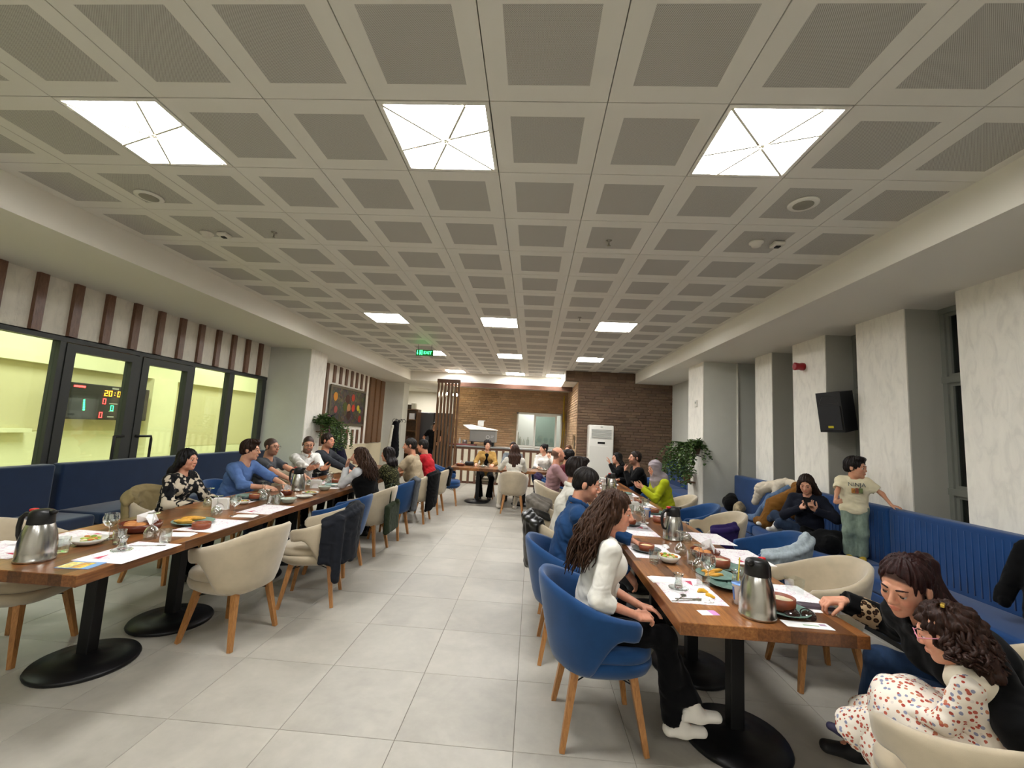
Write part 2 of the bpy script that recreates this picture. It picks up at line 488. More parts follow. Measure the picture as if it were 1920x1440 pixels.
LAMPS = [(ci, rj) for rj in (0, 7, 12, 17) for ci in (-4, -1, 2)]
LAMPS[-1] = (1, 17)
LB = [(ci, rj) for rj in (-7,) for ci in (-4, -1, 2)]
rest = MB()
for i in range(-6, 5):
    for j in range(-11, 18):
        x, y = CX + .6 * i + .3, CY + .6 * j + .3
        if y > 13.0 or (i, j) in LAMPS or (i, j) in LB: continue
        if x > .8 and y > 11.35: continue
        if j >= -2: link('ceiling_panel', pan_me, (), ceil, loc=(x, y, CZ))
        else: rest.add([(a + x, b + y, c + CZ) for a, b, c in pan.v], pan.f[:-1]); rest.add([(pan.v[k][0] + x, pan.v[k][1] + y, pan.v[k][2] + CZ) for k in (16, 17, 18, 19)], [(0, 1, 2, 3)], 1)
o = rest.obj('ceiling_panel', [M_pan, M_perf], ceil); o['kind'] = 'stuff'
edge = MB()    # plain margins
edge.box((-3.95, -4.2, CZ - .001), (-3.902, 13.1, CZ + .03)); edge.box((2.699, -4.2, CZ - .001), (2.72, 11.35, CZ + .03))
edge.obj('ceiling_trim', M_pan, ceil)

# light panels
M_lamp = mat('glowing_diffuser', 'FFFFFF', .5, emit='FFFFFF', estr=LAMP)
M_bar = mat('lamp_bar', 'D8D2C2', .5)
def lamp_proto():
    r = empty('ceiling_light', (0, 0, 0), 0, 'x', 'ceiling light', 'square ceiling lights')
    w = .295; q = .272
    m = MB(); rings = [(w, .03), (w, -.001), (q, -.001), (q, .012)]
    vs = [(sx * a, sy * a, z) for a, z in rings for sx, sy in ((-1, -1), (-1, 1), (1, 1), (1, -1))]
    m.add(vs, [tuple((k * 4 + i, k * 4 + (i + 1) % 4, k * 4 + 4 + (i + 1) % 4, k * 4 + 4 + i)) for k in range(3) for i in range(4)])
    m.obj('frame', M_pan, r)
    c = (.03, -.03); P = [(-q, q), (-.45 * q, q), (q, q), (q, -.35 * q), (q, -q), (.62 * q, -q), (-q, -q), (-q, .32 * q)]
    tri = [(7, 0, 1), (1, 2), (2, 3), (3, 4, 5), (5, 6), (6, 7)]
    for t_ in tri:
        pts = [c] + [P[k] for k in t_]; cx = sum(p[0] for p in pts) / len(pts); cy = sum(p[1] for p in pts) / len(pts)
        m = MB(); s_ = .985; lo = [(cx + (x - cx) * s_, cy + (y - cy) * s_, .004) for x, y in pts]; hi = [(x, y, .01) for x, y, _ in lo]; n = len(pts)
        if sum((lo[i][0] * lo[(i + 1) % n][1] - lo[(i + 1) % n][0] * lo[i][1]) for i in range(n)) > 0: order = list(range(n - 1, -1, -1))
        else: order = list(range(n))
        m.add(lo + hi, [tuple(order)] + [(i, (i + 1) % n, n + (i + 1) % n, n + i) for i in range(n)])
        m.obj('diffuser', M_lamp, r)
    for a, b in (((-.45 * q, q), (.62 * q, -q)), ((q, q), (-q, -q)), ((-q, .32 * q), (q, -.35 * q))):
        m = MB(); m.bar((a[0], a[1], -.001), (b[0], b[1], -.001), .013); m.obj('divider', M_bar, r)
    return r
lp = lamp_proto()
names = {}
rown = {0: 'nearest row', 7: 'second row', 12: 'third row', 17: 'farthest row'}
coln = {-4: 'left', -1: 'middle', 2: 'right', 1: 'right'}
first = True
for ci, rj in LAMPS + LB:
    x, y = CX + .6 * ci + .3, CY + .6 * rj + .3
    lab = 'square white glowing ceiling light, %s lamp of the %s' % (coln[ci], rown.get(rj, 'row behind the viewer'))
    if first: lp.location = (x, y, CZ); lp['label'] = lab; first = False
    else: dup(lp, (x, y, CZ), 0, lab)

# ceiling fittings
def disc(name, x, y, r, lab, cat, inner='8E8A7C', drop=.012):
    e = empty(name, (x, y, CZ), 0, lab, cat)
    MB().lathe([(r * .9, -drop), (r, -drop * .7), (r * 1.02, 0)], 24).obj('rim', M_pan, e, True)
    MB().lathe([(r * .12, -drop - .008), (r * .62, -drop - .004), (r * .7, -drop + .002)], 20).obj('grille', mat('grille_' + inner, inner, .6), e, True)
disc('ceiling_speaker', -3.08, 2.983, .095, 'round ceiling speaker left of the nearest left lamp', 'speaker')
disc('ceiling_speaker', 1.797, 2.873, .095, 'round ceiling speaker right of the nearest right lamp', 'speaker')
def puck(x, y, lab):
    e = empty('smoke_detector', (x, y, CZ), 0, lab, 'smoke detector')
    MB().lathe([(.012, -.045), (.035, -.04), (.042, -.02), (.055, -.012), (.056, 0)], 20).obj('housing', mat('detector_white', 'DAD5C8', .5), e, True)
    MB().lathe([(.036, -.036), (.0365, -.028)], 20, cap=False).obj('slot', mat('dark_slot', '201E1C', .6), e)
def box_det(x, y, lab):
    e = empty('gas_detector', (x, y, CZ), 0, lab, 'detector')
    MB().rbox((-.045, -.045, -.03), (.045, .045, 0), .008).obj('housing', mat('detector_white', 'DAD5C8', .5), e, True)
    MB().rbox((-.02, -.02, -.04), (.02, .02, -.03), .004).obj('sensor', mat('dark_slot', '201E1C', .6), e, True)
puck(-3.1, 3.60, 'round white smoke detector on the left side of the ceiling'); box_det(-2.94, 3.61, 'square white detector on the left side of the ceiling')
puck(1.786, 3.473, 'round white smoke detector on the right side of the ceiling'); box_det(1.96, 3.48, 'square white detector on the right side of the ceiling')
def sprinkler(x, y, lab):
    e = empty('sprinkler', (x, y, CZ), 0, lab, 'sprinkler')
    MB().lathe([(.004, -.05), (.016, -.05), (.016, -.047), (.005, -.046), (.006, -.012), (.024, -.004), (.026, 0)], 14).obj('head', mat('sprinkler_metal', '9A968A', .3, .8), e, True)
sprinkler(-2.427, 3.552, 'small sprinkler head left of the middle ceiling lights'); sprinkler(.578, 3.521, 'small sprinkler head nearest the right lamp'); sprinkler(.597, 5.99, 'small sprinkler head before the second lamp row')

# ------------------------------------------------------------------ soffits (lowered margins)
SZ = 2.98
s1 = MB().box((-5.45, -4.2, SZ), (-3.9, 13.0, CZ + .03)).obj('soffit_left', M_white); tag(s1, kind='structure')
s2 = MB().box((2.65, -4.2, SZ), (4.05, 11.3, CZ + .03)).obj('soffit_right', M_white); tag(s2, kind='structure')
s3 = MB().box((-6.4, 13.0, SZ), (.82, 18.5, CZ + .03)).box((.82, 11.32, SZ), (1.2, 18.5, CZ + .03)).obj('soffit_far', M_white); tag(s3, kind='structure')
s4 = MB().box((.80, 11.3, SZ), (.82, 13.02, CZ + .02)).obj('trim_cove', mat('white_trim', 'E6E2D6', .4)); tag(s4, kind='structure')

# ------------------------------------------------------------------ left wall: glazing to the sports hall
lw = MB()
lw.box((-5.5, -4.2, 2.36), (-5.3, 8.1, SZ + .01)); lw.box((-5.5, -4.2, 0), (-5.3, -.6, 2.36)); lw.box((-5.5, -.6, 0), (-5.32, 8.1, .30))
o = lw.obj('wall_left', M_plaster2); tag(o, kind='structure'); wall_left = o
for k in range(-3, 12):
    y = 4.10 + (k - 0) * .365
    if y > 8.0: continue
    MB().box((-5.3, y - .045, 2.37), (-5.255, y + .045, SZ - .002)).obj('slat', M_slat, wall_left)
w1 = MB()
F = [(-.6, -.5), (1.5, 1.57), (4.395, 4.455), (5.40 - .045, 5.40 + .0), (6.255, 6.30), (7.06, 7.18), (7.96, 8.08)]
w1.box((-5.42, -.6, 2.31), (-5.30, 8.1, 2.37)); w1.box((-5.42, -.6, .30), (-5.30, 8.1, .38))
for a, b in F: w1.box((-5.41, a, .38), (-5.31, b, 2.31))
win = w1.obj('window_1', M_alu); tag(win, kind='structure')
for a, b in ((-.5, 1.5), (1.57, 4.395), (6.30, 7.06), (7.18, 7.96)):
    MB().box((-5.365, a, .38), (-5.357, b, 2.31)).obj('pane', M_glass, win)
def leaf(y0, y1, hy, n):
    d = MB(); d.box((-5.40, y0, .40), (-5.30, y0 + .10, 2.30)); d.box((-5.40, y1 - .10, .40), (-5.30, y1, 2.30))
    d.box((-5.40, y0 + .10, 2.21), (-5.30, y1 - .10, 2.30)); d.box((-5.40, y0 + .1, .40), (-5.30, y1 - .1, .5))
    o = d.obj('door_%d' % n, M_alu); tag(o, kind='structure')
    MB().box((-5.36, y0 + .10, .5), (-5.352, y1 - .10, 2.21)).obj('pane', M_glass, o)
    MB().tube([(-5.30, hy, .60), (-5.24, hy, .60), (-5.235, hy, .62), (-5.235, hy, 1.20), (-5.24, hy, 1.24), (-5.30, hy + (.1 if n == 1 else -.1) * 1.8, 1.24)], .016, 8).obj('door_handle', mat('handle_black', '151515', .35), o, True)
leaf(4.46, 5.35, 5.10, 1); leaf(5.405, 6.25, 5.62, 2)

# the sports hall beyond the glass
M_hall = mat('hall_cream_paint', 'E4E2BE', .85, noise=(.8, .06)); M_hall2 = mat('hall_ochre_paint', 'CFC69E', .85)
h = MB(); h.box((-10.6, -8, -1.2), (-10.4, 16, 5)); tag(h.obj('wall_hall', M_hall), kind='structure')
h = MB(); h.box((-10.5, 15.6, -1.2), (-5.5, 15.8, 5)); h.box((-10.5, -8.1, -1.2), (-5.5, -8, 5)); tag(h.obj('wall_hall_end', M_hall), kind='structure')
tag(MB().box((-10.5, -8, -1.4), (-5.6, 16, -1.2)).obj('floor_hall', mat('hall_floor', 'C8B98A', .5)), kind='structure')
tag(MB().box((-10.6, -8, 4.8), (-5.3, 16, 5)).obj('ceiling_hall', M_hall2), kind='structure')
tag(MB().box((-5.62, -8, 2.5), (-5.5, 16, 4.9)).box((-5.62, -8, -1.3), (-5.5, 16, .28)).obj('wall_hall_near', M_hall), kind='structure')
h = MB(); h.box((-10.4, -8, 2.45), (-10.2, 16, 3.0)); h.box((-10.4, 10.75, -1.2), (-10.15, 11.5, 2.45)); h.box((-10.4, -1, 1.02), (-10.2, 8.2, 1.10))
tag(h.obj('hall_beam', M_hall), kind='structure')
tag(MB().box((-10.4, -8, 1.05), (-10.385, 10.74, 2.45)).box((-10.4, 11.51, .6), (-10.385, 15.6, 4.8)).obj('trim_1', M_hall2), kind='structure')
m = MB(); m.tube([(-9.9, 5.9, -1.2), (-9.9, 5.95, 2.2)], .045, 8); m.tube([(-9.9, 5.9, 1.75), (-9.7, 6.3, 2.15)], .02, 6); o = m.obj('hall_post', mat('hall_steel', '7E7C66', .5, .4), None, True); tag(o, 'grey steel post against the yellow hall wall', 'post')
# scoreboard
sb = empty('scoreboard', (-10.05, 9.56, 1.32), 0, 'black electronic scoreboard with red and orange digits behind the glass', 'scoreboard')
MB().rbox((-.06, -.93, 0), (.06, .93, .80), .015).obj('housing', mat('scoreboard_black', '16171A', .5), sb)
m = MB(); m.box((.060, -.36, .05), (.063, .36, .52)); m.box((.060, -.90, .05), (.063, -.40, .52)); m.box((.060, .40, .05), (.063, .9, .52)); m.obj('grey_field', mat('scoreboard_field', '26282C', .5), sb)
SEG = {'0': 'abcdef', '1': 'bc', '2': 'abged', '5': 'afgcd', ':': ''}
def digits(txt, yc, zc, hgt, color, name='digits', depth=.064):
    """seven segment characters facing +X; text runs towards +Y (left to right for the viewer)"""
    w = hgt * .55; adv = w * 1.45; n = len(txt); y0 = yc - adv * (n - 1) / 2
    me = mat('led_' + color, color, .5, emit=color, estr=5)
    for k, ch in enumerate(txt):
        m = MB(); t = hgt * .10; c = y0 + k * adv
        S_ = {'a': (-w / 2, w / 2, hgt / 2 - t, hgt / 2), 'd': (-w / 2, w / 2, -hgt / 2, -hgt / 2 + t), 'g': (-w / 2, w / 2, -t / 2, t / 2),
              'f': (-w / 2, -w / 2 + t, 0, hgt / 2), 'b': (w / 2 - t, w / 2, 0, hgt / 2), 'e': (-w / 2, -w / 2 + t, -hgt / 2, 0), 'c': (w / 2 - t, w / 2, -hgt / 2, 0)}
        if ch == ':': m.box((depth, c - t / 2, zc + .15 * hgt), (depth + .003, c + t / 2, zc + .25 * hgt)); m.box((depth, c - t / 2, zc - .25 * hgt), (depth + .003, c + t / 2, zc - .15 * hgt))
        else:
            for s_ in SEG[ch]:
                a, b, z0, z1 = S_[s_]; m.box((depth, c + a, zc + z0), (depth + .003, c + b, zc + z1))
        m.obj('digit', me, sb)
digits('20:05', .02, .62, .13, 'FF9A1E'); digits('0', -.2, .43, .13, 'FF2A2A'); digits('0', .27, .43, .13, 'FF2A2A')
digits('0', 0, .28, .13, '22E06A'); digits('0', -.24, .11, .13, 'FF2A2A'); digits('0', .27, .11, .13, 'FF2A2A')
m = MB()
for k in range(5): m.box((.064, -.66 + .004 * k, .40 - k * .05), (.067, -.63 + .006 * k, .44 - k * .05))
m.obj('green_marks', mat('led_22E06A', '22E06A'), sb)
m = MB(); m.box((.064, -.90, .70), (.067, -.66, .74)); m.obj('red_sign', mat('led_FF2A2A', 'FF2A2A'), sb)
m = MB(); m.box((.064, -.06, .725), (.067, .1, .76)); m.box((.064, -.08, .37), (.067, .12, .395)); m.box((.064, -.07, .195), (.067, .05, .21)); m.box((.064, -.08, .06), (.067, .07, .09)); m.obj('caption', mat('caption_white', 'A8A8A0', .6), sb)
for k, (y, z) in enumerate(((2.0, 4.6), (7.5, 4.6), (13, 4.6))):
    l = bpy.data.lights.new('hall_flood', 'AREA'); l.energy = HALL; l.shape = 'RECTANGLE'; l.size = 2.4; l.size_y = .8; l.color = (1, .985, .93)
    o = bpy.data.objects.new('hall_flood', l); COL.objects.link(o); o.location = (-7.6, y, z)

# ------------------------------------------------------------------ left column, picture wall, second column
def solid(name, lo, hi, m): o = MB().box(lo, hi).obj(name, m); return tag(o, kind='structure')
solid('column_left', (-5.5, 8.08, 0), (-4.47, 8.73, SZ + .01), M_col)
cl = MB().box((-4.47, 8.08, 0), (-4.455, 8.73, SZ + .005)).obj('trim_2', M_plaster); tag(cl, kind='structure')
w2 = solid('wall_picture', (-5.5, 8.73, 0), (-4.98, 13.8, SZ + .01), M_plaster)
solid('column_far_left', (-5.5, 13.78, 0), (-4.33, 14.35, SZ + .01), M_col)
M_panel = M_plaster
def slat(y, z0, z1, w=.045, d=.03, m=None): MB().box((-4.98, y - w, z0), (-4.98 + d, y + w, z1)).obj('slat', m or M_slat, w2)
slat(9.80, .98, 2.95, .055); slat(12.17, .98, 2.95, .05)
for y in (10.17, 10.51, 10.85, 11.19, 11.51, 11.84): slat(y, 2.52, 2.95, .06)
for y in (10.10, 10.45, 10.81, 11.18, 11.52, 11.84): slat(y, .98, 1.37, .055)
for y in (12.60, 13.04, 13.48): slat(y, .98, 2.95, .16, .06, M_slat2)
MB().box((-4.98, 8.74, .0), (-4.94, 13.75, .96)).obj('wainscot', mat('cream_wainscot', 'D9CDAE', .5), w2)
# framed food picture
pic = empty('picture', (-4.945, 11.05, 1.97), 0, 'framed photograph of round spice bowls and vegetables on dark wood', 'picture')
m = MB()
for lo, hi in (((-.0, -1.08, -.50), (.03, -1.02, .50)), ((0, 1.02, -.50), (.03, 1.08, .50)), ((0, -1.02, .44), (.03, 1.02, .50)), ((0, -1.02, -.50), (.03, 1.02, -.44))): m.box(lo, hi)
m.obj('frame', mat('picture_frame', '6A6250', .4, .3), pic)
def pic_mat():
    m = bpy.data.materials.new('picture_print'); t = NT(m); v = t.coord()
    n = t.noise(v, 7, 5, .7, 1.5); g = t.vor(v, 11, 'F1', 'Color')
    c = t.ramp(n, [(.35, '17130F'), (.52, '33291D'), (.62, '6B5A33'), (.7, '3B4A22'), (.8, '8A7A4A')])
    t.col(t.mix(.05, c, g)); t.b.inputs['Roughness'].default_value = .4; return m
MB().box((.0, -1.02, -.44), (.012, 1.02, .44)).obj('print', pic_mat(), pic)
for y, z, r, c in ((-.78, .22, .11, 'D08A1E'), (.25, .26, .10, 'B03A20'), (-.08, .2, .12, '4A2418'), (-.20, 0, .12, '4E5A20'), (.02, -.03, .11, 'B07A50'), (.30, -.02, .10, 'C03A28'), (.05, -.22, .12, '3A1C16'), (-.72, -.1, .09, 'A05048'), (.62, 0, .08, 'C0B030'), (.78, -.30, .10, '8E2A20'), (.74, -.08, .06, '9AA030')):
    MB().lathe([(r, 0), (r, .003)], 20, M=Matrix.Translation((.012, y, z)) @ Matrix.Rotation(math.pi / 2, 4, 'Y')).obj('printed_bowl', mat('print_' + c, c, .5), pic)

# ------------------------------------------------------------------ kitchen end
solid('wall_kitchen_left', (-6.4, 14.3, 0), (-6.2, 18.4, SZ + .01), mat('kitchen_white', 'D6D2C6', .7))
solid('wall_kitchen_far', (-6.4, 17.4, 0), (-2.6, 17.6, SZ + .01), mat('kitchen_white', 'D6D2C6', .7))
solid('wall_stub', (-6.4, 14.35, 0), (-5.3, 14.5, SZ + .01), M_col)
BRK = lambda n, a, b, c: n
def brick_mat(name, cols, rough=.85):
    m = bpy.data.materials.new(name); t = NT(m); t.b.inputs['Roughness'].default_value = rough
    oi = t.n('ShaderNodeObjectInfo'); n = t.noise(t.coord(), 40, 4, .65); vv = t.coord()
    c = t.ramp(oi.outputs['Random'], [(i / (len(cols) - 1), k) for i, k in enumerate(cols)])
    t.col(t.mix(.5, c, t.ramp(n, [(.3, '9A9A9A'), (.7, 'FFFFFF')]), 'MULTIPLY')); t.bump(n, .6, .004)
    return m
M_br = brick_mat('brown_brick', ['705844', '7A604A', '644E3C', '846A52', '6C5844', '745846'])
M_br2 = brick_mat('lit_warm_brick', ['CDA880', 'BC9874', 'D2B08A', 'AE9070', 'CEA87E', 'C09E7C'])  # warm brick, colours raised to hold the light of the nearby bar lamps
M_mortar = mat('brick_mortar', '8A7460', .95); M_mortar2 = mat('brick_mortar_pale', 'A89070', .95)
def brick_me(L, H, m):
    b = MB(); b.rbox((-L / 2, -.012, -H / 2), (L / 2, .010, H / 2), .003, seg=1); me = b.mesh('brick'); me.materials.append(m); return me
def brickwall(name, p0, ux, width, z0, z1, n, m, mortar, thick=.15, holes=(), L=.243, H=.062, prio=None, depth0=0):
    """ux unit vector along the wall, n outward normal, p0 lower left corner"""
    ux = Vector(ux); n = Vector(n); p0 = Vector(p0)
    w = MB(); segs = [(0, width, z0, z1)]
    for (a, b, c, d) in holes: segs = [(0, a, z0, z1), (b, width, z0, z1), (a, b, z0, c), (a, b, d, z1)]
    for a, b, c, d in segs:
        q = [p0 + ux * a - n * thick, p0 + ux * b - n * thick, p0 + ux * b - n * .008, p0 + ux * a - n * .008]
        vs = [(x.x, x.y, c) for x in q] + [(x.x, x.y, d) for x in q]
        w.add(vs, [(0, 3, 2, 1), (4, 5, 6, 7), (0, 1, 5, 4), (1, 2, 6, 5), (2, 3, 7, 6), (3, 0, 4, 7)])
    wall = w.obj(name, mortar); tag(wall, kind='structure')
    full = brick_me(L, H, m); half = brick_me(L / 2 - .004, H, m)
    rows = int((z1 - z0) / (H + .012)); cand = []
    for r in range(rows):
        z = z0 + (r + .5) * (H + .012); pos = 0
        off = [0, .5, .25, .75][r % 4] * (L + .012)
        x = -off + L / 2
        while x < width + L:
            a, b = max(x - L / 2, 0), min(x + L / 2, width)
            if b - a > .05 and not any(b > h[0] and a < h[1] and z + H / 2 > h[2] and z - H / 2 < h[3] for h in holes):
                cand.append(((a + b) / 2, z, b - a))
            x += L + .012
    cand.sort(key=(prio or (lambda c: abs(c[1] - 1.9))))
    R = Matrix((ux, -n, Vector((0, 0, 1)))).transposed().to_4x4()
    rest = MB()
    for i, (x, z, l) in enumerate(cand):
        p = p0 + ux * x + Vector((0, 0, z))
        if i < 295:
            o = link('brick', full, (), wall); o.matrix_world = Matrix.Translation(p) @ R @ Matrix.Diagonal((l / L, 1, 1, 1))
            o.matrix_world.translation += n * random.uniform(-.002, .004)
        else:
            M = Matrix.Translation(p) @ R; rest.rbox((-l / 2, -.012, -H / 2), (l / 2, .010, H / 2), .003, 0, M, 1)
    if len(cand) > 295: o = rest.obj('brick', m, wall); o['kind'] = 'stuff'
    return wall
brickwall('wall_brick_right', (1.16, 11.3, 0), (1, 0, 0), 2.62, 0, SZ + .0, (0, -1, 0), M_br, M_mortar)
o = MB().box((.82, 11.3, SZ), (3.78, 11.45, CZ + .03)).obj('wall_brick_upper', M_br); tag(o, kind='structure')
for r in range(3):
    for k in range(12): MB().rbox((.83 + k * .225, 11.288, SZ + .01 + r * .085), (1.045 + k * .225, 11.302, SZ + .082 + r * .085), .003, seg=1).obj('brick', M_br, o)
brickwall('wall_brick_side', (1.16, 14.6, 0), (0, -1, 0), 3.28, 0, SZ, (-1, 0, 0), M_br2, M_mortar2, .10, holes=((2.35, 2.95, 1.15, 1.52),))
brickwall('wall_brick_far', (-2.75, 14.6, 0), (1, 0, 0), 3.91, .9, SZ, (0, -1, 0), M_br2, M_mortar2, .15, holes=((2.19, 3.72, 1.03, 2.21),))
MB().box((1.2, 11.66, 1.15), (1.32, 12.26, 1.52)).obj('niche', mat('dark_niche', '2A241E', .8))
tag(bpy.data.objects['niche'], kind='structure')
fascia = MB().box((-2.75, 12.9, SZ - .13), (1.14, 13.0, SZ)).obj('trim_3', wood('fascia_wood', '54382A', '402A1E', '684838', (1, 8, 8))); tag(fascia, kind='structure')
# serving hatch
hatch = MB()
for lo, hi in (((-.56, 14.5, 2.15), (.97, 14.62, 2.21)), ((-.56, 14.5, 1.03), (.97, 14.62, 1.09)), ((-.56, 14.5, 1.03), (-.51, 14.62, 2.21)), ((.92, 14.5, 1.03), (.97, 14.62, 2.21)), ((.02, 14.48, 1.09), (.09, 14.56, 2.15)), ((.74, 14.48, 1.09), (.80, 14.56, 2.15)), ((.09, 14.48, 2.1), (.74, 14.56, 2.15))): hatch.box(lo, hi)
hatch = hatch.obj('window_2', mat('white_upvc', 'E4E4DA', .35)); tag(hatch, kind='structure')
MB().box((.09, 14.52, 1.09), (.74, 14.526, 2.1)).obj('pane', glass('hatch_glass', 'C8D4D0'), hatch)
solid('wall_scullery', (-2.6, 16.4, 0), (3, 16.5, SZ), mat('scullery_white', 'C2C8C4', .6))
solid('wall_scullery_side', (1.2, 14.75, 0), (1.3, 16.4, SZ), mat('scullery_white', 'C2C8C4', .6))
l = bpy.data.lights.new('scullery_lamp', 'AREA'); l.energy = 14; l.size = .6; l.color = (1, .97, .9); o = bpy.data.objects.new('scullery_lamp', l); COL.objects.link(o); o.location = (0, 15.6, 2.9)
l = bpy.data.lights.new('kitchen_lamp', 'AREA'); l.energy = 22; l.size = .6; l.color = (1, .95, .86); o = bpy.data.objects.new('kitchen_lamp', l); COL.objects.link(o); o.location = (-4.3, 16.0, 2.93)
kl = dup(lp, (-4.2, 15.9, SZ - .002), 0, 'square glowing ceiling light over the kitchen passage')

# ------------------------------------------------------------------ right wall: plaster piers, deep recesses, dark windows
PX_ = 3.61
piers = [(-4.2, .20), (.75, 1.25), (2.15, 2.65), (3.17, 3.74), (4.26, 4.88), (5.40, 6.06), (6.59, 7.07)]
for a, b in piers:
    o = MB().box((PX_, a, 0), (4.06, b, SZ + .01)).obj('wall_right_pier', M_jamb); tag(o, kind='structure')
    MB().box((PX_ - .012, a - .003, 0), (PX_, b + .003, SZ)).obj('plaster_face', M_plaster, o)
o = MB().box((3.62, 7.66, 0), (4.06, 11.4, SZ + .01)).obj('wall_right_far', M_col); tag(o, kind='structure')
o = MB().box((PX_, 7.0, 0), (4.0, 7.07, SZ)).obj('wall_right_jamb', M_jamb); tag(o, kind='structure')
tag(MB().tube([(3.585, 7.645, 0), (3.585, 7.645, SZ)], .016, 8).obj('trim_4', M_white, None, True), kind='structure')
c = MB().box((3.0, 7.655, 0), (3.625, 8.36, SZ + .01)).obj('column_right', M_col); tag(c, kind='structure')
MB().box((2.988, 7.652, 0), (3.0, 8.36, SZ)).obj('plaster_face', M_plaster, c)
rec = [(.20, .75), (1.25, 2.15), (2.65, 3.17), (3.74, 4.26), (4.88, 5.40), (6.06, 6.59), (7.07, 7.66)]
M_pane = glass('night_glass', 'B0B8B0')
for i, (a, b) in enumerate(rec):
    m = MB(); X = 3.93
    m.box((X, a, 0), (X + .07, a + .045, SZ)); m.box((X, b - .045, 0), (X + .07, b, SZ))
    for z in (.0, 1.20, 2.25, 2.93): m.box((X - .01, a, z), (X + .07, b, z + .06))
    o = m.obj('window_%d' % (i + 3), M_grey); tag(o, kind='structure')
    m = MB(); 
    for z0, z1 in ((.06, 1.2), (1.26, 2.25), (2.31, 2.93)):
        MB().box((X + .04, a + .045, z0), (X + .046, b - .045, z1)).obj('pane', M_pane, o)
        s_ = MB(); 
        for q in ((a + .045, a + .075), (b - .075, b - .045)): s_.box((X + .02, q[0], z0), (X + .055, q[1], z1))
        for q in ((z0, z0 + .03), (z1 - .03, z1)): s_.box((X + .02, a + .075, q[0]), (X + .055, b - .075, q[1]))
        s_.obj('sash', M_grey, o)
# wall behind the camera and side closures
solid('wall_back', (-5.6, -4.4, 0), (4.1, -4.2, CZ + .1), M_plaster)
# outside darkness: a dark facade some metres away
solid('wall_outside', (9.0, -6, -1), (9.2, 16, 5), mat('night_facade', '1A1F1A', .9))
solid('baseboard_right', (1.2, 11.27, 0), (3.6, 11.298, .07), M_slat)

# ------------------------------------------------------------------ furniture
M_leg = wood('beech_leg', 'A87440', '8A5A30', 'BC8850', (6, 6, 1), rough=.4)
M_top = wood('butcher_block', '9C6A3E', '7C4F2A', 'BE8A52', (5, .5, 5), strip=(.072, .62), rough=.3)
M_iron = mat('black_iron', '0E0E10', .42, .2)
M_blue = fabric('blue_velvet', '133F6E', .14, 700, .85, .25); M_beige = fabric('beige_suede', 'B5A78E', .10, 700, .9, .5)
M_bench = fabric('blue_bench_cloth', '103C70', .10, 700, .85, .2)
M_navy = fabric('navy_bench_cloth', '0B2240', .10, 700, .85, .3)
M_wire = mat('black_wire', '141414', .4, .5)

def chair_shell():
    m = MB(); N = 48; K = 16; tip = math.radians(119); rings = []
    def sm(a, b, x): t = min(max((x - a) / (b - a), 0), 1); return t * t * (3 - 2 * t)
    for i in range(N + 1):
        a = -tip + 2 * tip * i / N; s = abs(a) / tip
        zt = .810 - .155 * sm(.10, 1.0, s); zb = .36 + (zt - .105 - .36) * sm(.57, .84, s)
        e = 1.0; endk = 1.0 if 0 < i < N else .35
        if s > .93: q = (s - .93) / .07; mid = (zt + zb) / 2; h = (zt - zb) / 2 * math.sqrt(max(1 - q * q * .85, .05)); zt, zb = mid + h, mid - h
        th = .021 * (1 if 0 < i < N else .3)
        ring = []
        for k in range(K):
            f = 2 * math.pi * k / K
            # stadium profile
            cz = .5 - .5 * math.cos(f); z = zb + (zt - zb) * cz
            side = math.copysign(min(1.0, (abs(math.sin(f)) * 1.9) ** .7), math.sin(f)) * th
            g = (z - .36) / .445; g_ = max(g, 0) ** .8
            rx, ry = .285 * (.82 + .20 * g_) + side, .275 * (.84 + .36 * g_) + side
            bulge = 1 + .02 * math.sin(f)
            y0 = -.005 + .03 * sm(.5, 1, s)
            ring.append((rx * math.sin(a) * bulge, -ry * math.cos(a) + y0, z))
        rings.append(ring)
    vs = [p for r in rings for p in r]; fs = []
    for i in range(N):
        for k in range(K): j = (k + 1) % K; fs.append((i * K + k, i * K + j, (i + 1) * K + j, (i + 1) * K + k))
    fs.append(tuple(range(K - 1, -1, -1))); fs.append(tuple(N * K + k for k in range(K)))
    m.add(vs, fs); return m
def blob(prof, rx, ry, n=4, N=40, cy=0.0, c=(0, 0, 0)):
    """stack of superellipse rings; prof = (scale, z, y offset)"""
    m = MB(); vs = []; fs = []
    for k, z, oy in prof:
        for i in range(N):
            a = 2 * math.pi * i / N; ca, sa = math.cos(a), math.sin(a)
            vs.append((c[0] + rx * k * math.copysign(abs(ca) ** (2 / n), ca), c[1] + cy + oy + ry * k * math.copysign(abs(sa) ** (2 / n), sa), c[2] + z))
    for r in range(len(prof) - 1):
        for i in range(N): j = (i + 1) % N; fs.append((r * N + i, r * N + j, (r + 1) * N + j, (r + 1) * N + i))
    fs.append(tuple(range(N - 1, -1, -1))); fs.append(tuple((len(prof) - 1) * N + i for i in range(N)))
    m.add(vs, fs); return m
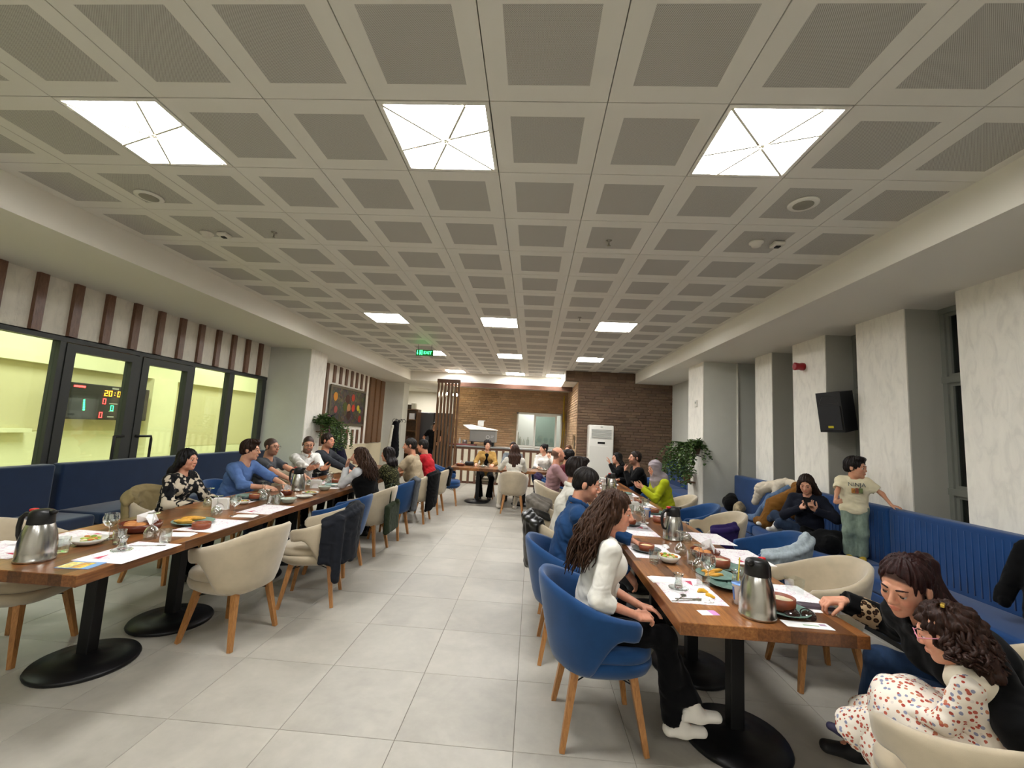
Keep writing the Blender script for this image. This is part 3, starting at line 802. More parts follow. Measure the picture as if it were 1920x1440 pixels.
def chair_proto(name, M, lab):
    r = empty(name, (0, 0, 0), 0, lab, 'chair')
    o = chair_shell().obj('backrest', M, r, True)
    blob([(.55, .335, -.01), (.80, .342, 0), (.95, .37, .005), (1.0, .405, .01), (.985, .43, .012)], .242, .256, 3.0, cy=.006).obj('seat_base', M, r, True)
    blob([(.95, .428, .012), (.995, .44, .012), (1.0, .465, .012), (.97, .485, .012), (.88, .497, .01), (.6, .502, .0), (.2, .503, 0)], .236, .250, 3.0, cy=.006).obj('seat_cushion', M, r, True)
    for sx in (-1, 1):
        for sy in (-1, 1):
            m = MB(); a = Vector((sx * .150, sy * .150, .36)); b = Vector((sx * .208, sy * .212, 0)); m.bar(b, a, .026, .040); m.obj('leg', M_leg, r)
    m = MB()
    for sx in (-1, 1):
        m.tube([(sx * .165, -.165, .30), (sx * .06, 0, .335), (sx * .165, .165, .30)], .004, 5); m.tube([(-.165, sx * .165, .30), (0, sx * .06, .335), (.165, sx * .165, .30)], .004, 5)
    o = m.obj('wire_brace', M_wire, r); o['kind'] = 'stuff'
    return r
proto_blue = chair_proto('armchair', M_blue, 'x'); proto_beige = chair_proto('armchair', M_beige, 'x')
_used = {}
def chair(kind, x, y, face, lab, group=None):
    p = proto_blue if kind == 'blue' else proto_beige; rz = math.radians(face - 90)
    if kind not in _used:
        _used[kind] = 1; p.location = (x, y, 0); p.rotation_euler = (0, 0, rz); p['label'] = lab
        if group: p['group'] = group
        return p
    return dup(p, (x, y, 0), rz, lab, group)
GR, GL = 'armchairs around the right-hand table', 'armchairs around the left-hand table'
chair('blue', .42, 2.53, 3, 'nearest blue velvet armchair, under the woman in the white blouse', GR)
chair('blue', .33, 3.30, 0, 'blue velvet armchair under the man in the navy shirt', GR)
chair('beige', .34, 4.12, 0, 'beige armchair behind the man in navy, black leather jacket on it', GR)
chair('beige', .36, 5.15, 4, 'beige armchair with a grey coat over its back', GR)
chair('beige', .40, 6.95, 0, 'beige armchair under the man in the pink shirt', GR)
chair('blue', .44, 7.75, 0, 'blue armchair under the dark-haired person in maroon', GR)
chair('beige', 2.02, 3.22, 178, 'empty beige armchair at the near right side of the right table', GR)
chair('blue', 2.12, 4.05, 176, 'blue armchair with a pale denim jacket over its back', GR)
chair('beige', 2.05, 4.95, 182, 'beige armchair with purple cloth over its arm', GR)
chair('blue', 2.0, 5.50, 180, 'empty blue armchair beside the woman in the grey headscarf', GR)
chair('beige', 2.0, 6.22, 180, 'beige armchair under the woman in the grey headscarf', GR)
chair('blue', 2.02, 7.60, 180, 'blue armchair under the man with his hand at his mouth', GR)
chair('blue', 2.05, 8.55, 180, 'blue armchair under the woman in black by the air conditioner', GR)
chair('beige', 2.22, 1.98, 170, 'beige armchair under the woman in black with the leopard cuff', GR)
chair('beige', 1.555, 1.62, 104, 'nearest beige armchair in the right corner, holding the little girl', GR)
chair('beige', -2.14, 3.16, 172, 'nearest empty beige armchair on the aisle side of the left table', GL)
chair('beige', -1.90, 3.86, 195, 'beige armchair with a dark coat hanging over its back', GL)
chair('blue', -2.06, 4.62, 178, 'empty blue armchair between the coat chair and the black vest', GL)
chair('beige', -2.02, 5.36, 178, 'beige armchair under the woman in the black vest, olive bag on it', GL)
chair('blue', -1.97, 6.10, 178, 'blue armchair under the woman in speckled olive, grey jacket on it', GL)
chair('beige', -1.90, 7.16, 180, 'beige armchair under the man in the beige t-shirt', GL)
chair('beige', -1.84, 7.95, 178, 'beige armchair under the person in red, last on the aisle side', GL)
chair('beige', -3.30, 2.74, 8, 'beige armchair at the near left end of the left table', GL)
for y, k, who in ((4.10, 'beige', 'the woman in the black floral blouse'), (4.98, 'blue', 'the man in the light blue sweater'), (5.66, 'beige', 'the man in the grey t-shirt'), (6.36, 'beige', 'the man in the white shirt'), (6.98, 'blue', 'the man in the dark grey shirt')):
    chair(k, -3.52, y, 0, '%s armchair under %s, window side of the left table' % (k, who), GL)
chair('beige', -.335, 8.44, 90, 'beige armchair with its back to the aisle at the far table')
chair('blue', -1.72, 8.86, 10, 'empty blue armchair at the left end of the far table')
chair('beige', -1.05, 10.05, 270, 'beige armchair behind the far table under the woman in mustard')
chair('blue', -.42, 10.05, 270, 'blue armchair behind the far table under the half hidden person')
chair('blue', .30, 10.05, 270, 'blue armchair behind the far table under the woman with the high ponytail')

def table(x0, x1, y0, y1, lab, group, bases, axis='y'):
    c = empty('dining_table', ((x0 + x1) / 2, (y0 + y1) / 2, 0), 0, lab, 'table', group)
    w, d = (x1 - x0) / 2, (y1 - y0) / 2
    MB().rbox((-w, -d + .001, .692), (w, d - .001, .75), .003, seg=1).obj('tabletop', M_top, c)
    for bx, by in bases:
        bx -= c.location.x; by -= c.location.y
        MB().lathe([(.0, 0), (.265, 0), (.27, .012), (.262, .026), (.16, .040), (.07, .052), (.055, .066), (.038, .07)], 40, (bx, by, 0)).obj('base', M_iron, c, True)
        m = MB(); m.rbox((bx - .037, by - .037, .06), (bx + .037, by + .037, .685), .006); m.obj('column', M_iron, c)
        MB().box((bx - .16, by - .16, .682), (bx + .16, by + .16, .692)).obj('mount_plate', M_iron, c)
    return c
pos = ['nearest', 'second', 'third', 'last']
for k in range(4):
    y0 = 2.085 + 1.6 * k; dx = (0, .02, .045, .05)[k]
    table(.715 + dx, 1.555 + dx, y0, y0 + 1.6, 'walnut block dining table on two black pedestals, %s of the right row' % pos[k], 'right row of tables', [(1.16 + dx, y0 + .44), (1.18 + dx, y0 + 1.13)])
    dx = (0, -.02, -.03, 0)[k]
    table(-3.10 + dx, -2.225 + dx, y0, y0 + 1.6, 'walnut block dining table on two black pedestals, %s of the left row' % pos[k], 'left row of tables', [(-2.72 + dx, y0 + .60), (-2.69 + dx, y0 + 1.20)])
table(-1.72, -.30, 8.98, 9.72, 'dining table across the aisle in front of the counter, left half', 'far cross tables', [(-1.15, 9.38)])
table(-.30, .72, 8.98, 9.72, 'dining table across the aisle in front of the counter, right half', 'far cross tables', [(-.28 + .15, 9.38), (.75, 9.35)])

# benches
def bench(x0, x1, y0, y1, side, zt, zs, lab, group, back=True, ribs=False):
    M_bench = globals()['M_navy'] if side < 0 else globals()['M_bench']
    """side = -1: back against the left wall, +1 against the right wall"""
    e = empty('bench', ((x0 + x1) / 2, (y0 + y1) / 2, 0), 0, lab, 'bench', group); cx, cy = e.location.x, e.location.y
    a, b = x0 - cx, x1 - cx; c, d = y0 - cy + .004, y1 - cy - .004; bt = .15
    xs = (a + bt, b) if side < 0 else (a, b - bt)
    if not back: xs = (a, b)
    MB().rbox((xs[0], c, .06), (xs[1], d, zs - .13), .012).obj('seat_base', M_bench, e, False)
    autosmooth(MB().rbox((xs[0], c, zs - .13), (xs[1], d, zs), .035, seg=4).obj('seat_cushion', M_bench, e))
    MB().box((xs[0] + .04, c + .03, 0), (xs[1] - .04, d - .03, .06)).obj('plinth', M_iron, e)
    if back:
        xb = (a, a + bt) if side < 0 else (b - bt, b)
        autosmooth(MB().rbox((xb[0], c, .10), (xb[1], d, zt), .03, seg=4).obj('backrest', M_bench, e))
        if ribs:
            n = int((d - c - .06) / .055)
            for k in range(n):
                y = c + .05 + k * .055; MB().tube([(xb[0] + .004, y, zs + .02), (xb[0] + .004, y, zt - .05)], .0085, 6).obj('rib', M_bench, e, True)
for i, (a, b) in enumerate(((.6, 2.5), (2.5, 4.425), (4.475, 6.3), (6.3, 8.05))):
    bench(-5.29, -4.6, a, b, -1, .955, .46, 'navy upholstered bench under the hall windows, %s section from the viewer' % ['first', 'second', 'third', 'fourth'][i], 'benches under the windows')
for i, (a, b) in enumerate(((.5, 2.42), (2.42, 4.36), (4.36, 6.0), (6.0, 7.5))):
    bench(2.98, 3.595, a, b, 1, 1.03, .49, 'blue upholstered bench against the right piers, %s section from the viewer' % ['first', 'second', 'third', 'fourth'][i], 'benches along the right wall', ribs=i in (1, 2))
for i, (a, b) in enumerate(((8.45, 9.8), (9.8, 11.2))):
    bench(2.98, 3.60, a, b, 1, 1.03, .49, 'blue bench behind the white column, %s section' % ['near', 'far'][i], 'benches behind the column')

# counter with striped front
ct = empty('counter', (-.6, 12.7, 0), 0, 'bar counter with cream panels and brown slats below a grey worktop', 'counter')
MB().box((-1.80, -.33, 0), (1.75, .30, 1.03)).obj('carcass', mat('counter_brown', '5A3A2A', .5), ct)
MB().rbox((-1.84, -.38, 1.03), (1.75, .34, 1.075), .006, seg=1).obj('worktop', mat('grey_stone_top', '8E8C88', .25), ct)
for k in range(18):
    x = -1.77 + k * .198; MB().box((x, -.345, .06), (x + .128, -.33, .97)).obj('panel', M_cream, ct)
MB().box((-1.8, -.34, .97), (1.75, -.33, 1.03)).obj('rail', M_slat, ct)
for k in range(19):
    x = -1.84 + k * .198; MB().box((x, -.36, .0), (x + .066, -.33, .98)).obj('slat', M_slat, ct)
# slatted screen
sc = empty('slat_screen', (-2.52, 12.30, 0), 0, 'tall screen of upright oak-brown slats left of the counter', 'screen')
for k in range(7):
    x = -.33 + k * .10; MB().box((x, -.06, 0), (x + .045, .06, 2.90)).obj('slat', M_slat2, sc)
MB().box((-.35, -.07, 2.86), (.33, .07, 2.975)).obj('header', M_slat, sc)
# pendants behind the screen
for k, (x, y) in enumerate(((-2.76, 13.25), (-2.63, 13.4), (-2.52, 13.55))):
    p = empty('pendant_lamp', (x, y, SZ), 0, 'glowing bare pendant bulb behind the slats, %s' % ['left', 'middle', 'right'][k], 'pendant lamp', 'pendant bulbs')
    MB().tube([(0, 0, 0), (0, 0, -.26)], .004, 6).obj('cord', M_wire, p); MB().lathe([(.018, -.26), (.02, -.31), (.016, -.315)], 12).obj('socket', M_iron, p, True)
    MB().lathe([(.012, -.31), (.032, -.34), (.038, -.365), (.03, -.39), (.0, -.402)], 16).obj('bulb', mat('bulb_glow', 'FFFFFF', .3, emit='FFF0D0', estr=30), p, True)

# ------------------------------------------------------------------ people
def V3(*a): return np.array(a, float)
def nrm(v): v = np.asarray(v, float); return v / max(np.linalg.norm(v), 1e-9)
def rotm(axis, deg):
    a = math.radians(deg); x, y, z = nrm(axis); c, s = math.cos(a), math.sin(a); C = 1 - c
    return np.array([[c + x * x * C, x * y * C - z * s, x * z * C + y * s], [y * x * C + z * s, c + y * y * C, y * z * C - x * s], [z * x * C - y * s, z * y * C + x * s, c + z * z * C]])
def ik(a, t, l1, l2, pole):
    d = t - a; L = np.linalg.norm(d); L2 = min(L, (l1 + l2) * .999); d = d / max(L, 1e-6)
    x = (l1 * l1 - l2 * l2 + L2 * L2) / (2 * L2); hgt = math.sqrt(max(l1 * l1 - x * x, 1e-8))
    p = pole - d * (pole @ d); p = nrm(p)
    return a + d * x + p * hgt, a + d * L2

def skin_mat():
    if 'skin' in _mats: return _mats['skin']
    m = bpy.data.materials.new('skin'); t = NT(m); t.b.inputs['Roughness'].default_value = .5
    t.b.inputs['Specular IOR Level'].default_value = .35
    t.b.inputs['Subsurface Weight'].default_value = .12; t.b.inputs['Subsurface Scale'].default_value = .008
    t.b.inputs['Subsurface Radius'].default_value = (1, .35, .2)
    c = t.attr('Col'); n = t.noise(t.coord(), 60, 3, .6)
    t.col(t.mix(.5, c, t.ramp(n, [(.3, 'F0D8D0'), (.7, 'FFFFFF')]), 'MULTIPLY'))
    t.bump(t.noise(t.coord(), 700, 2, .5), .15, .0005)
    _mats['skin'] = m; return m
def hair_mat(c, c2=None, sc=1.0):
    name = 'hair_' + c
    if name in _mats: return _mats[name]
    m = bpy.data.materials.new(name); t = NT(m); t.b.inputs['Roughness'].default_value = .5
    t.b.inputs['Specular IOR Level'].default_value = .2
    v = t.coord(scale=(90 * sc, 90 * sc, 9 * sc)); f = t.noise(v, 1.6, 3, .6)
    lc = lin(c); hi = lin(c2) if c2 else tuple(min(1, x * 2.0 + .01) for x in lc[:3]) + (1,)
    t.col(t.ramp(f, [(.35, tuple(x * .55 for x in lc[:3]) + (1,)), (.55, lc), (.75, hi)]))
    t.bump(f, .6, .003)
    _mats[name] = m; return m

def cloth(c, kind='knit'):
    name = 'cloth_%s_%s' % (kind, c)
    if name in _mats: return _mats[name]
    m = bpy.data.materials.new(name); t = NT(m); t.b.inputs['Roughness'].default_value = .88
    t.b.inputs['Sheen Weight'].default_value = .04; t.b.inputs['Specular IOR Level'].default_value = .12
    v = t.coord(); lc = lin(c)
    sh = lambda k: tuple(min(1, x * k) for x in lc[:3]) + (1,)
    if kind == 'jeans':
        t.col(t.ramp(t.noise(t.coord(scale=(1, 1, .3)), 26, 4, .7), [(.3, sh(.75)), (.7, sh(1.25))])); wr = t.noise(t.coord(scale=(1, 1, 1.3)), 9, 1.2, .5, 1.1); t.bump(t.math('ADD', wr, t.math('MULTIPLY', t.noise(v, 500, 2), .03)), .8, .014)
    elif kind == 'blackfloral':
        a = t.vor(v, 19, 'F1', 'Distance'); b = t.noise(v, 23, 3, .6, 1.2); d = t.noise(v, 9, 2, .5, 1)
        k = t.math('ADD', t.math('MULTIPLY', a, .9), t.math('MULTIPLY', b, .55))
        p = t.ramp(k, [(.0, 'C4B7A4'), (.5, '8E8272'), (.55, '1A1A1C'), (.9, '0E0E10')], 'CONSTANT')
        t.col(t.mix(t.ramp(d, [(.54, (0, 0, 0, 1)), (.57, (1, 1, 1, 1))]), p, 'C9BCA6'))
    elif kind == 'girlfloral':
        a = t.vor(v, 62, 'F1', 'Distance'); c1 = t.vor(v, 62, 'F1', 'Color')
        hue = t.ramp(c1, [(.0, 'A8493C'), (.34, 'B86050'), (.55, '8C8FA6'), (.7, 'C07A5C'), (.85, 'D9CFC4')], 'CONSTANT')
        b = t.ramp(t.math('ADD', a, t.math('MULTIPLY', t.noise(v, 60, 2), .3)), [(.0, (1, 1, 1, 1)), (.52, (0, 0, 0, 1))], 'CONSTANT')
        t.col(t.mix(b, 'E9E0D2', hue))
    elif kind == 'speckle':
        a = t.noise(v, 75, 2, .6); t.col(t.ramp(a, [(.45, '15160F'), (.58, '4A4A2C'), (.68, '8E8A5A')]))
    elif kind == 'leopard':
        a = t.vor(v, 42, 'DISTANCE_TO_EDGE', 'Distance'); b = t.vor(v, 42)
        t.col(t.ramp(b, [(.0, '6B4A2E'), (.28, '2A1B12'), (.46, '2A1B12'), (.5, 'B79B78')], 'LINEAR'))
    else:
        t.col(t.ramp(t.noise(v, 9, 3, .6), [(.3, sh(.9)), (.7, sh(1.07))])); wr = t.noise(t.coord(scale=(1, 1, 1.3)), 8, 1.2, .5, 1.1); t.bump(t.math('ADD', wr, t.math('MULTIPLY', t.noise(v, 500, 2), .03)), .8, .018)
    _mats[name] = m; return m

def folds(amp, seed=0, f=70.0):
    r = np.random.default_rng(seed); ph = r.uniform(0, 6.28, 8)
    def d(P):
        x, y, z = P
        w1 = 2.6 * np.sin(12 * x + 5 * z + ph[0]) + 2.2 * np.sin(15 * y - 7 * z + ph[1]); w2 = 2.4 * np.sin(14 * z + 6 * x + ph[3]) + 1.8 * np.sin(11 * y + ph[4])
        a = 1 - np.abs(np.sin(.5 * f * (z + .35 * y) + w1 + ph[2])) * 1.5
        b = 1 - np.abs(np.sin(.42 * f * (.8 * x + .7 * z) + w2 + ph[5])) * 1.5
        c = np.sin(.5 * f * (y - .6 * z) + w1 * .7 + ph[6])
        m = .55 + .45 * np.sin(7 * x + 9 * z + 8 * y + ph[7])
        return (amp * m * (.55 * a + .45 * b + .3 * c)).astype(np.float32)
    return d

QH = {'near': (.0042, .011, .0085, .0040), 'mid': (.006, .015, .0115, .0055), 'far': (.0085, .02, .016, .0075)}

def person(label, loc, face, seat=.47, s=1.0, sex='m', lean=8, side=0, twist=0, head=(0, 0, 0), hands=(None, None),
           hdir=(None, None), curl=(.4, .4), palm=(None, None), pole=(None, None), knees=None, feet=None, stand=False,
           skin='C59A7E', hair=('short', '1B1613'), top=None, bottom=None, shoes='202020', sleeve='long', collar=False, belly=0.0,
           beard=0.0, glasses=None, q='mid', neck_len=0.0, child=False, extra=None, sidepos=None, socks=None, flare=0.0, group=None, hsc=None, waist_cut=None, bulk=0.0):
    """loc = floor point under the pelvis, face = compass direction the seat faces in degrees (0 = +X, 90 = +Y)"""
    hh, hb, hc, hf = QH[q]
    F = math.radians(face - 90); cF, sF = math.cos(F), math.sin(F)
    def wl(p):   # world to local
        x, y = p[0] - loc[0], p[1] - loc[1]
        return V3(cF * x + sF * y, -sF * x + cF * y, p[2])
    fem = sex == 'f'
    hs = hsc or (1.0 if not child else 1.0)
    bw = (.92 if fem else 1.0) * s
    lat0 = V3(1, 0, 0)
    ph = V3(0, 0, (seat + .095 * s) if not stand else seat + .90 * s)
    R = rotm((0, 1, 0), side) @ rotm((-1, 0, 0), lean)
    u = R @ V3(0, 0, 1); lat = rotm(u, -twist) @ (R @ lat0); fw = np.cross(u, lat)
    u2 = nrm(u + V3(0, 0, .10)); waist = ph + u * .17 * s; chest = ph + u * .34 * s; nb = ph + u * .50 * s + u2 * .02 * s
    latm = nrm(lat0 * .4 + lat * .6)
    sw = (.160 if fem else .182) * s
    sh = {1: nb - u * .055 * s + lat * sw, -1: nb - u * .055 * s - lat * sw}
    # head frame
    hy, hp, hr = head
    HR = rotm((0, 0, 1), -hy) @ rotm((1, 0, 0), hp) @ rotm((0, 1, 0), hr)     # columns right, forward, up in body frame
    hx, hf_, hu = HR[:, 0], HR[:, 1], HR[:, 2]
    nd = nrm(u * .8 + V3(0, 0, .7) + hf_ * .22)
    hs0 = s if not child else 1.0
    hsz = hs * (1.0 if not child else .86) * (s if not child else 1.0) * (.955 if fem else 1.0)
    hcn = nb + nd * (.092 * s + neck_len) + hu * .075 * hsz + hf_ * .012
    def H(x, y, z): return hcn + (hx * x + hf_ * y + hu * z) * hsz
    Hr = np.stack([hx, hf_, hu], 1)
    def he(sd, c, r, k=.01, op='u'): sd.ell(H(*c), np.array(r) * hsz, Hr, k, op)
    # arms
    ua, fa = .275 * s, .245 * s
    el, wr, hd, hn = {}, {}, {}, {}
    for sx, i in ((1, 0), (-1, 1)):
        t = hands[i]
        if t is None: tl = V3(sx * .10 * s, .36 * s, ph[2] + .10 * s)
        elif len(t) == 4: tl = np.array(t[:3], float)          # local target flagged by a fourth entry
        else: tl = wl(t)
        pl = pole[i]; pl = V3(sx * .55, -.35, -.8) if pl is None else np.array(pl, float) * V3(sx, 1, 1)
        el[sx], wr[sx] = ik(sh[sx], tl, ua, fa, pl)
        fdir = nrm(wr[sx] - el[sx])
        d = hdir[i]
        if d is None: d = nrm(fdir + V3(0, 0, -.15))
        else:
            d = np.array(d, float); d = nrm(wl((loc[0] + d[0], loc[1] + d[1], d[2])))
        n = palm[i]; n = V3(-sx * .35, 0, -1) if n is None else nrm(wl((loc[0] + n[0], loc[1] + n[1], n[2])))
        n = nrm(n - d * (n @ d)); hd[sx] = d; hn[sx] = n
    # legs
    tl_, sl_ = .43 * s, .42 * s
    hip, kn, an, fd = {}, {}, {}, {}
    for sx, i in ((1, 0), (-1, 1)):
        hip[sx] = ph + V3(sx * .09 * s, 0, -.01)
        if stand:
            an[sx] = V3(sx * .085 * s, -.01, seat + .075 * s) if not feet else wl(feet[i]) + V3(0, 0, .07 * s)
            kn[sx], an[sx] = ik(hip[sx], an[sx], .42 * s, .41 * s, V3(sx * .1, 1, 0))
        else:
            an[sx] = (V3(sx * .11 * s, .40 * s, .085 * s) if not feet else (wl(feet[i]) + V3(0, 0, .08 * s)))
            kp = V3(sx * .18, .6, 1.0) if not knees else wl(knees[i]) - hip[sx]
            if knees: kn[sx] = hip[sx] + nrm(wl(knees[i]) - hip[sx]) * tl_; an[sx] = kn[sx] + nrm(an[sx] - kn[sx]) * min(sl_, np.linalg.norm(an[sx] - kn[sx]))
            else: kn[sx], an[sx] = ik(hip[sx], an[sx], tl_, sl_, kp)
        dd = kn[sx] - hip[sx]; fd[sx] = nrm(V3(dd[0], dd[1], 0) * .6 + V3(0, .3, 0)) if not stand else nrm(V3(sx * .15, 1, 0))
    # ---------------- shared volumes
    def torso(sd, g, k=.04):
        sd.cap(ph - u * .02, waist, .118 * bw + g, .098 * bw + g + belly * .4, k, 'u', latm, 1.42)
        sd.cap(waist, chest, .098 * bw + g + belly * .5, .112 * bw + g, k, 'u', latm, 1.38)
        sd.cap(chest, nb - u * .09 * s, .112 * bw + g, .082 * bw + g, k, 'u', lat, 1.42)
        if belly: sd.ell(waist + fw * .06 * s + u * .03, (.13 * s + g, .10 * s + belly + g, .13 * s + g), None, .06)
        for sx in (1, -1):
            sd.cap(nb - u * .035 * s, sh[sx] - u * .004 * s, .046 * s + g, .048 * s + g, .03)
            if fem and not child: sd.ell(chest + u * .04 * s + fw * .085 * s + lat * sx * .07 * s, (.056 * s + g, .042 * s + g, .056 * s + g), None, .045)
    def arm(sd, sx, g, upto=2.0, k=.02):
        f = min(upto, 1.0); e = sh[sx] + (el[sx] - sh[sx]) * f
        fr = .9 if fem else 1.0
        sd.cap(sh[sx], e, .048 * s * fr + g, (.048 + (.040 - .048) * f) * s * fr + g, k)
        if upto > 1:
            f = upto - 1; e = el[sx] + (wr[sx] - el[sx]) * f
            sd.cap(el[sx], e, .041 * s * fr + g, (.041 + (.027 - .041) * f) * s * fr + g, k)
    def legs(sd, g, k=.03, fl=0.0, upto=1.0):
        sd.ell(ph + V3(0, -.01, -.01), (.155 * bw + g, .105 * bw + g, .10 * bw + g), None, k)
        for sx in (1, -1):
            sd.cap(hip[sx], kn[sx], .083 * bw + g, .052 * s + g, k)
            a = kn[sx] + (an[sx] - kn[sx]) * upto
            sd.cap(kn[sx], a, .050 * s + g, .038 * s + g + fl, k)
    # ---------------- the body, one surface
    B = SD(.02); torso(B, -.012); legs(B, -.010)
    for sx in (1, -1):
        arm(B, sx, -.002)
        B.cap(an[sx], an[sx] + fd[sx] * .10 * s - V3(0, 0, .048 * s), .028 * s, .020 * s, .02)
    nr = (.046 if fem else .057) * hsz * (.78 if child else 1)
    B.cap(nb - u * .02 * s, H(0, -.022, -.05), nr * 1.12, nr, .03)
    he(B, (0, -.016, .034), (.0755, .094, .085), .0)
    he(B, (0, .022, -.028), (.063, .071, .086), .03)
    he(B, (0, .032, -.078), (.046 if fem else .052, .050, .036), .03)
    he(B, (0, .072, -.104), (.017 if fem else .021, .016, .015), .02)
    for sx in (1, -1):
        he(B, (sx * .036, .062, -.030), (.022, .022, .024), .02)
        he(B, (sx * .031, .103, .003), (.0165, .017, .0095), .009, 's')
        he(B, (sx * .031, .0800, .0075), (.0150, .0145, .0085), .003); he(B, (sx * .031, .0790, -.0085), (.0145, .0135, .0065), .003)
        he(B, (sx * .0795, -.006, -.008), (.009, .019, .031), .006)
    B.cap(H(-.036, .083, .024), H(.036, .083, .024), .008 * hsz, None, .014)
    B.cap(H(0, .090, .014), H(0, .112 if not child else .103, -.026), .0065 * hsz, .0115 * hsz, .010)
    for sx in (1, -1): he(B, (sx * .0105, .100, -.031), (.0085, .010, .0075), .006)
    he(B, (0, .094, -.0595), (.024, .0085, .0055), .004)
    he(B, (0, .0925, -.0695), (.020, .0095, .0065), .004)
    hb_ = [(hcn - .19 * hsz, hcn + .16 * hsz)]
    # hands
    hz = s * (.92 if fem else 1.0)
    for sx, i in ((1, 0), (-1, 1)):
        w, d, n = wr[sx], hd[sx], hn[sx]; th = nrm(np.cross(d, n)) * sx; c = curl[i]
        Rm = np.stack([th, d, n], 1)
        B.box(w + d * .047 * hz, (.039 * hz, .050 * hz, .0145 * hz), .013 * hz, Rm, .012)
        for o, L in ((.029, .070), (.0095, .078), (-.0100, .073), (-.0285, .058)):
            p = w + d * .088 * hz + th * o * hz; a = 0
            dd = nrm(d + th * o * 2.2)
            for frac, ang, r0 in ((.45, 45, .0088), (.30, 62, .0080), (.25, 42, .0072)):
                a += ang * c * (1.0 + .35 * (o < 0)); ra = math.radians(a); v = nrm(dd * math.cos(ra) + n * math.sin(ra)); p2 = p + v * L * hz * frac
                B.cap(p, p2, r0 * hz, r0 * .92 * hz, .003); p = p2
        p = w + d * .022 * hz + th * .026 * hz
        v = nrm(th * .75 + d * .75 + n * .35); p2 = p + v * .046 * hz; B.cap(p, p2, .0135 * hz, .0105 * hz, .008)
        v2 = nrm(d * .9 + th * (.35 - .5 * c) + n * (.25 + .5 * c)); p3 = p2 + v2 * .033 * hz; B.cap(p2, p3, .0102 * hz, .0092 * hz, .003)
        v3 = nrm(v2 + n * .4 * c - th * .2 * c); B.cap(p3, p3 + v3 * .026 * hz, .0092 * hz, .0078 * hz, .002)
        hc_ = w + d * .085 * hz; hb_.append((np.minimum(w - .02, hc_ - .115 * hz), np.maximum(w + .02, hc_ + .115 * hz)))
    parts = []
    V, Fc = B.mesh(hb)
    cen = V[Fc].mean(1); keep = np.ones(len(Fc), bool)
    for a, b in hb_: keep &= ~(((cen > a + hb * .6) & (cen < b - hb * .6)).all(1))
    parts.append((V, Fc[keep]))
    parts.append(B.mesh(hh, *hb_[0]))
    for b in hb_[1:]: parts.append(B.mesh(hf, *b))
    sk = np.array(lin(skin)[:3]) * 1.18 + .03
    hairc = np.array(lin(hair[1])[:3])
    def colf(V):
        L = (V - hcn) @ Hr / hsz
        C = np.tile(sk, (len(V), 1))
        def g(c, r): return np.clip(1.4 - (((L - np.array(c)) / np.array(r)) ** 2).sum(1), 0, 1)[:, None]
        lip = np.maximum(g((0, .100, -.0600), (.022, .02, .0055)), g((0, .100, -.0690), (.019, .02, .0062)))
        C = C * (1 - .35 * np.maximum(g((.042, .07, -.03), (.022, .05, .02)), g((-.042, .07, -.03), (.022, .05, .02))) * np.array([0, .25, .25]))
        C = C * (1 - lip * .8) + lip * .8 * (sk * np.array([.86, .50, .50]))
        if hair[0] in ('short', 'buzz', 'thick', 'curly', 'bald', 'bun', 'longtail'):
            line = np.interp(L[:, 2], [-.09, -.06, -.03, .02, .045, .062, .074, .09], [-.08, -.04, .020, .034, .058, .076, .088, .3])
            if hair[0] == 'bald': line = np.interp(L[:, 2], [-.09, -.06, -.03, .01, .04, .07, .09], [-.08, -.04, .015, .010, -.04, -.09, -.3])
            m = np.clip((line - L[:, 1]) / (.010 if hair[0] not in ('buzz', 'bald') else .018) + .5, 0, 1) * np.clip((.0775 - np.abs(L[:, 0]) + .004) / .004, 0, 1) * np.clip((L[:, 2] + .085) / .02, 0, 1)
            m = (m * (.95 if hair[0] != 'bald' else .82))[:, None]; C = C * (1 - m) + (hairc + .004) * m
        if beard:
            jaw = np.clip((-.040 - L[:, 2]) / .02, 0, 1) * np.clip((L[:, 1] + .03) / .03, 0, 1) * np.clip((L[:, 2] + .15) / .02, 0, 1)
            side_ = np.clip((np.abs(L[:, 0]) - .050) / .012, 0, 1) * np.clip((.01 - L[:, 2]) / .02, 0, 1) * np.clip((L[:, 1] + .015) / .02, 0, 1) * np.clip((.07 - L[:, 1]) / .02, 0, 1) * np.clip((L[:, 2] + .15) / .02, 0, 1)
            mo = g((0, .10, -.045), (.026, .03, .007))[:, 0]
            m = np.clip(np.maximum(np.maximum(jaw, side_), mo), 0, 1)[:, None] * (1 - lip) * beard
            C = C * (1 - m) + (hairc * 1.3 + .01) * m
        return C
    root = empty('person', (loc[0], loc[1], 0), F, label, 'person', group)
    sd_obj('body', parts, skin_mat(), root, colf)
    # eyes, brows
    for sx in (1, -1):
        m = MB(); c = Vector(H(sx * .031, .0805, .0000)); r = .0122 * hsz
        M = Matrix.Translation(c) @ Matrix([list(hx) + [0], list(hu) + [0], list(hf_) + [0], [0, 0, 0, 1]]).transposed()
        prof = [(r * math.cos(a), r * math.sin(a)) for a in np.linspace(-.2, 1.571, 8)]
        m.lathe(prof[:5], 12, (0, 0, 0), 0, M, cap=False); m.lathe([prof[4], prof[5], prof[6], (r * .16, r * .99), (0, r)], 12, (0, 0, 0), 1, M, cap=False)
        m.obj('eye', [mat('eye_white', 'D8D0C8', .2), mat('eye_iris', '1E120C', .15)], root, True)
    Eb = SD(.0)
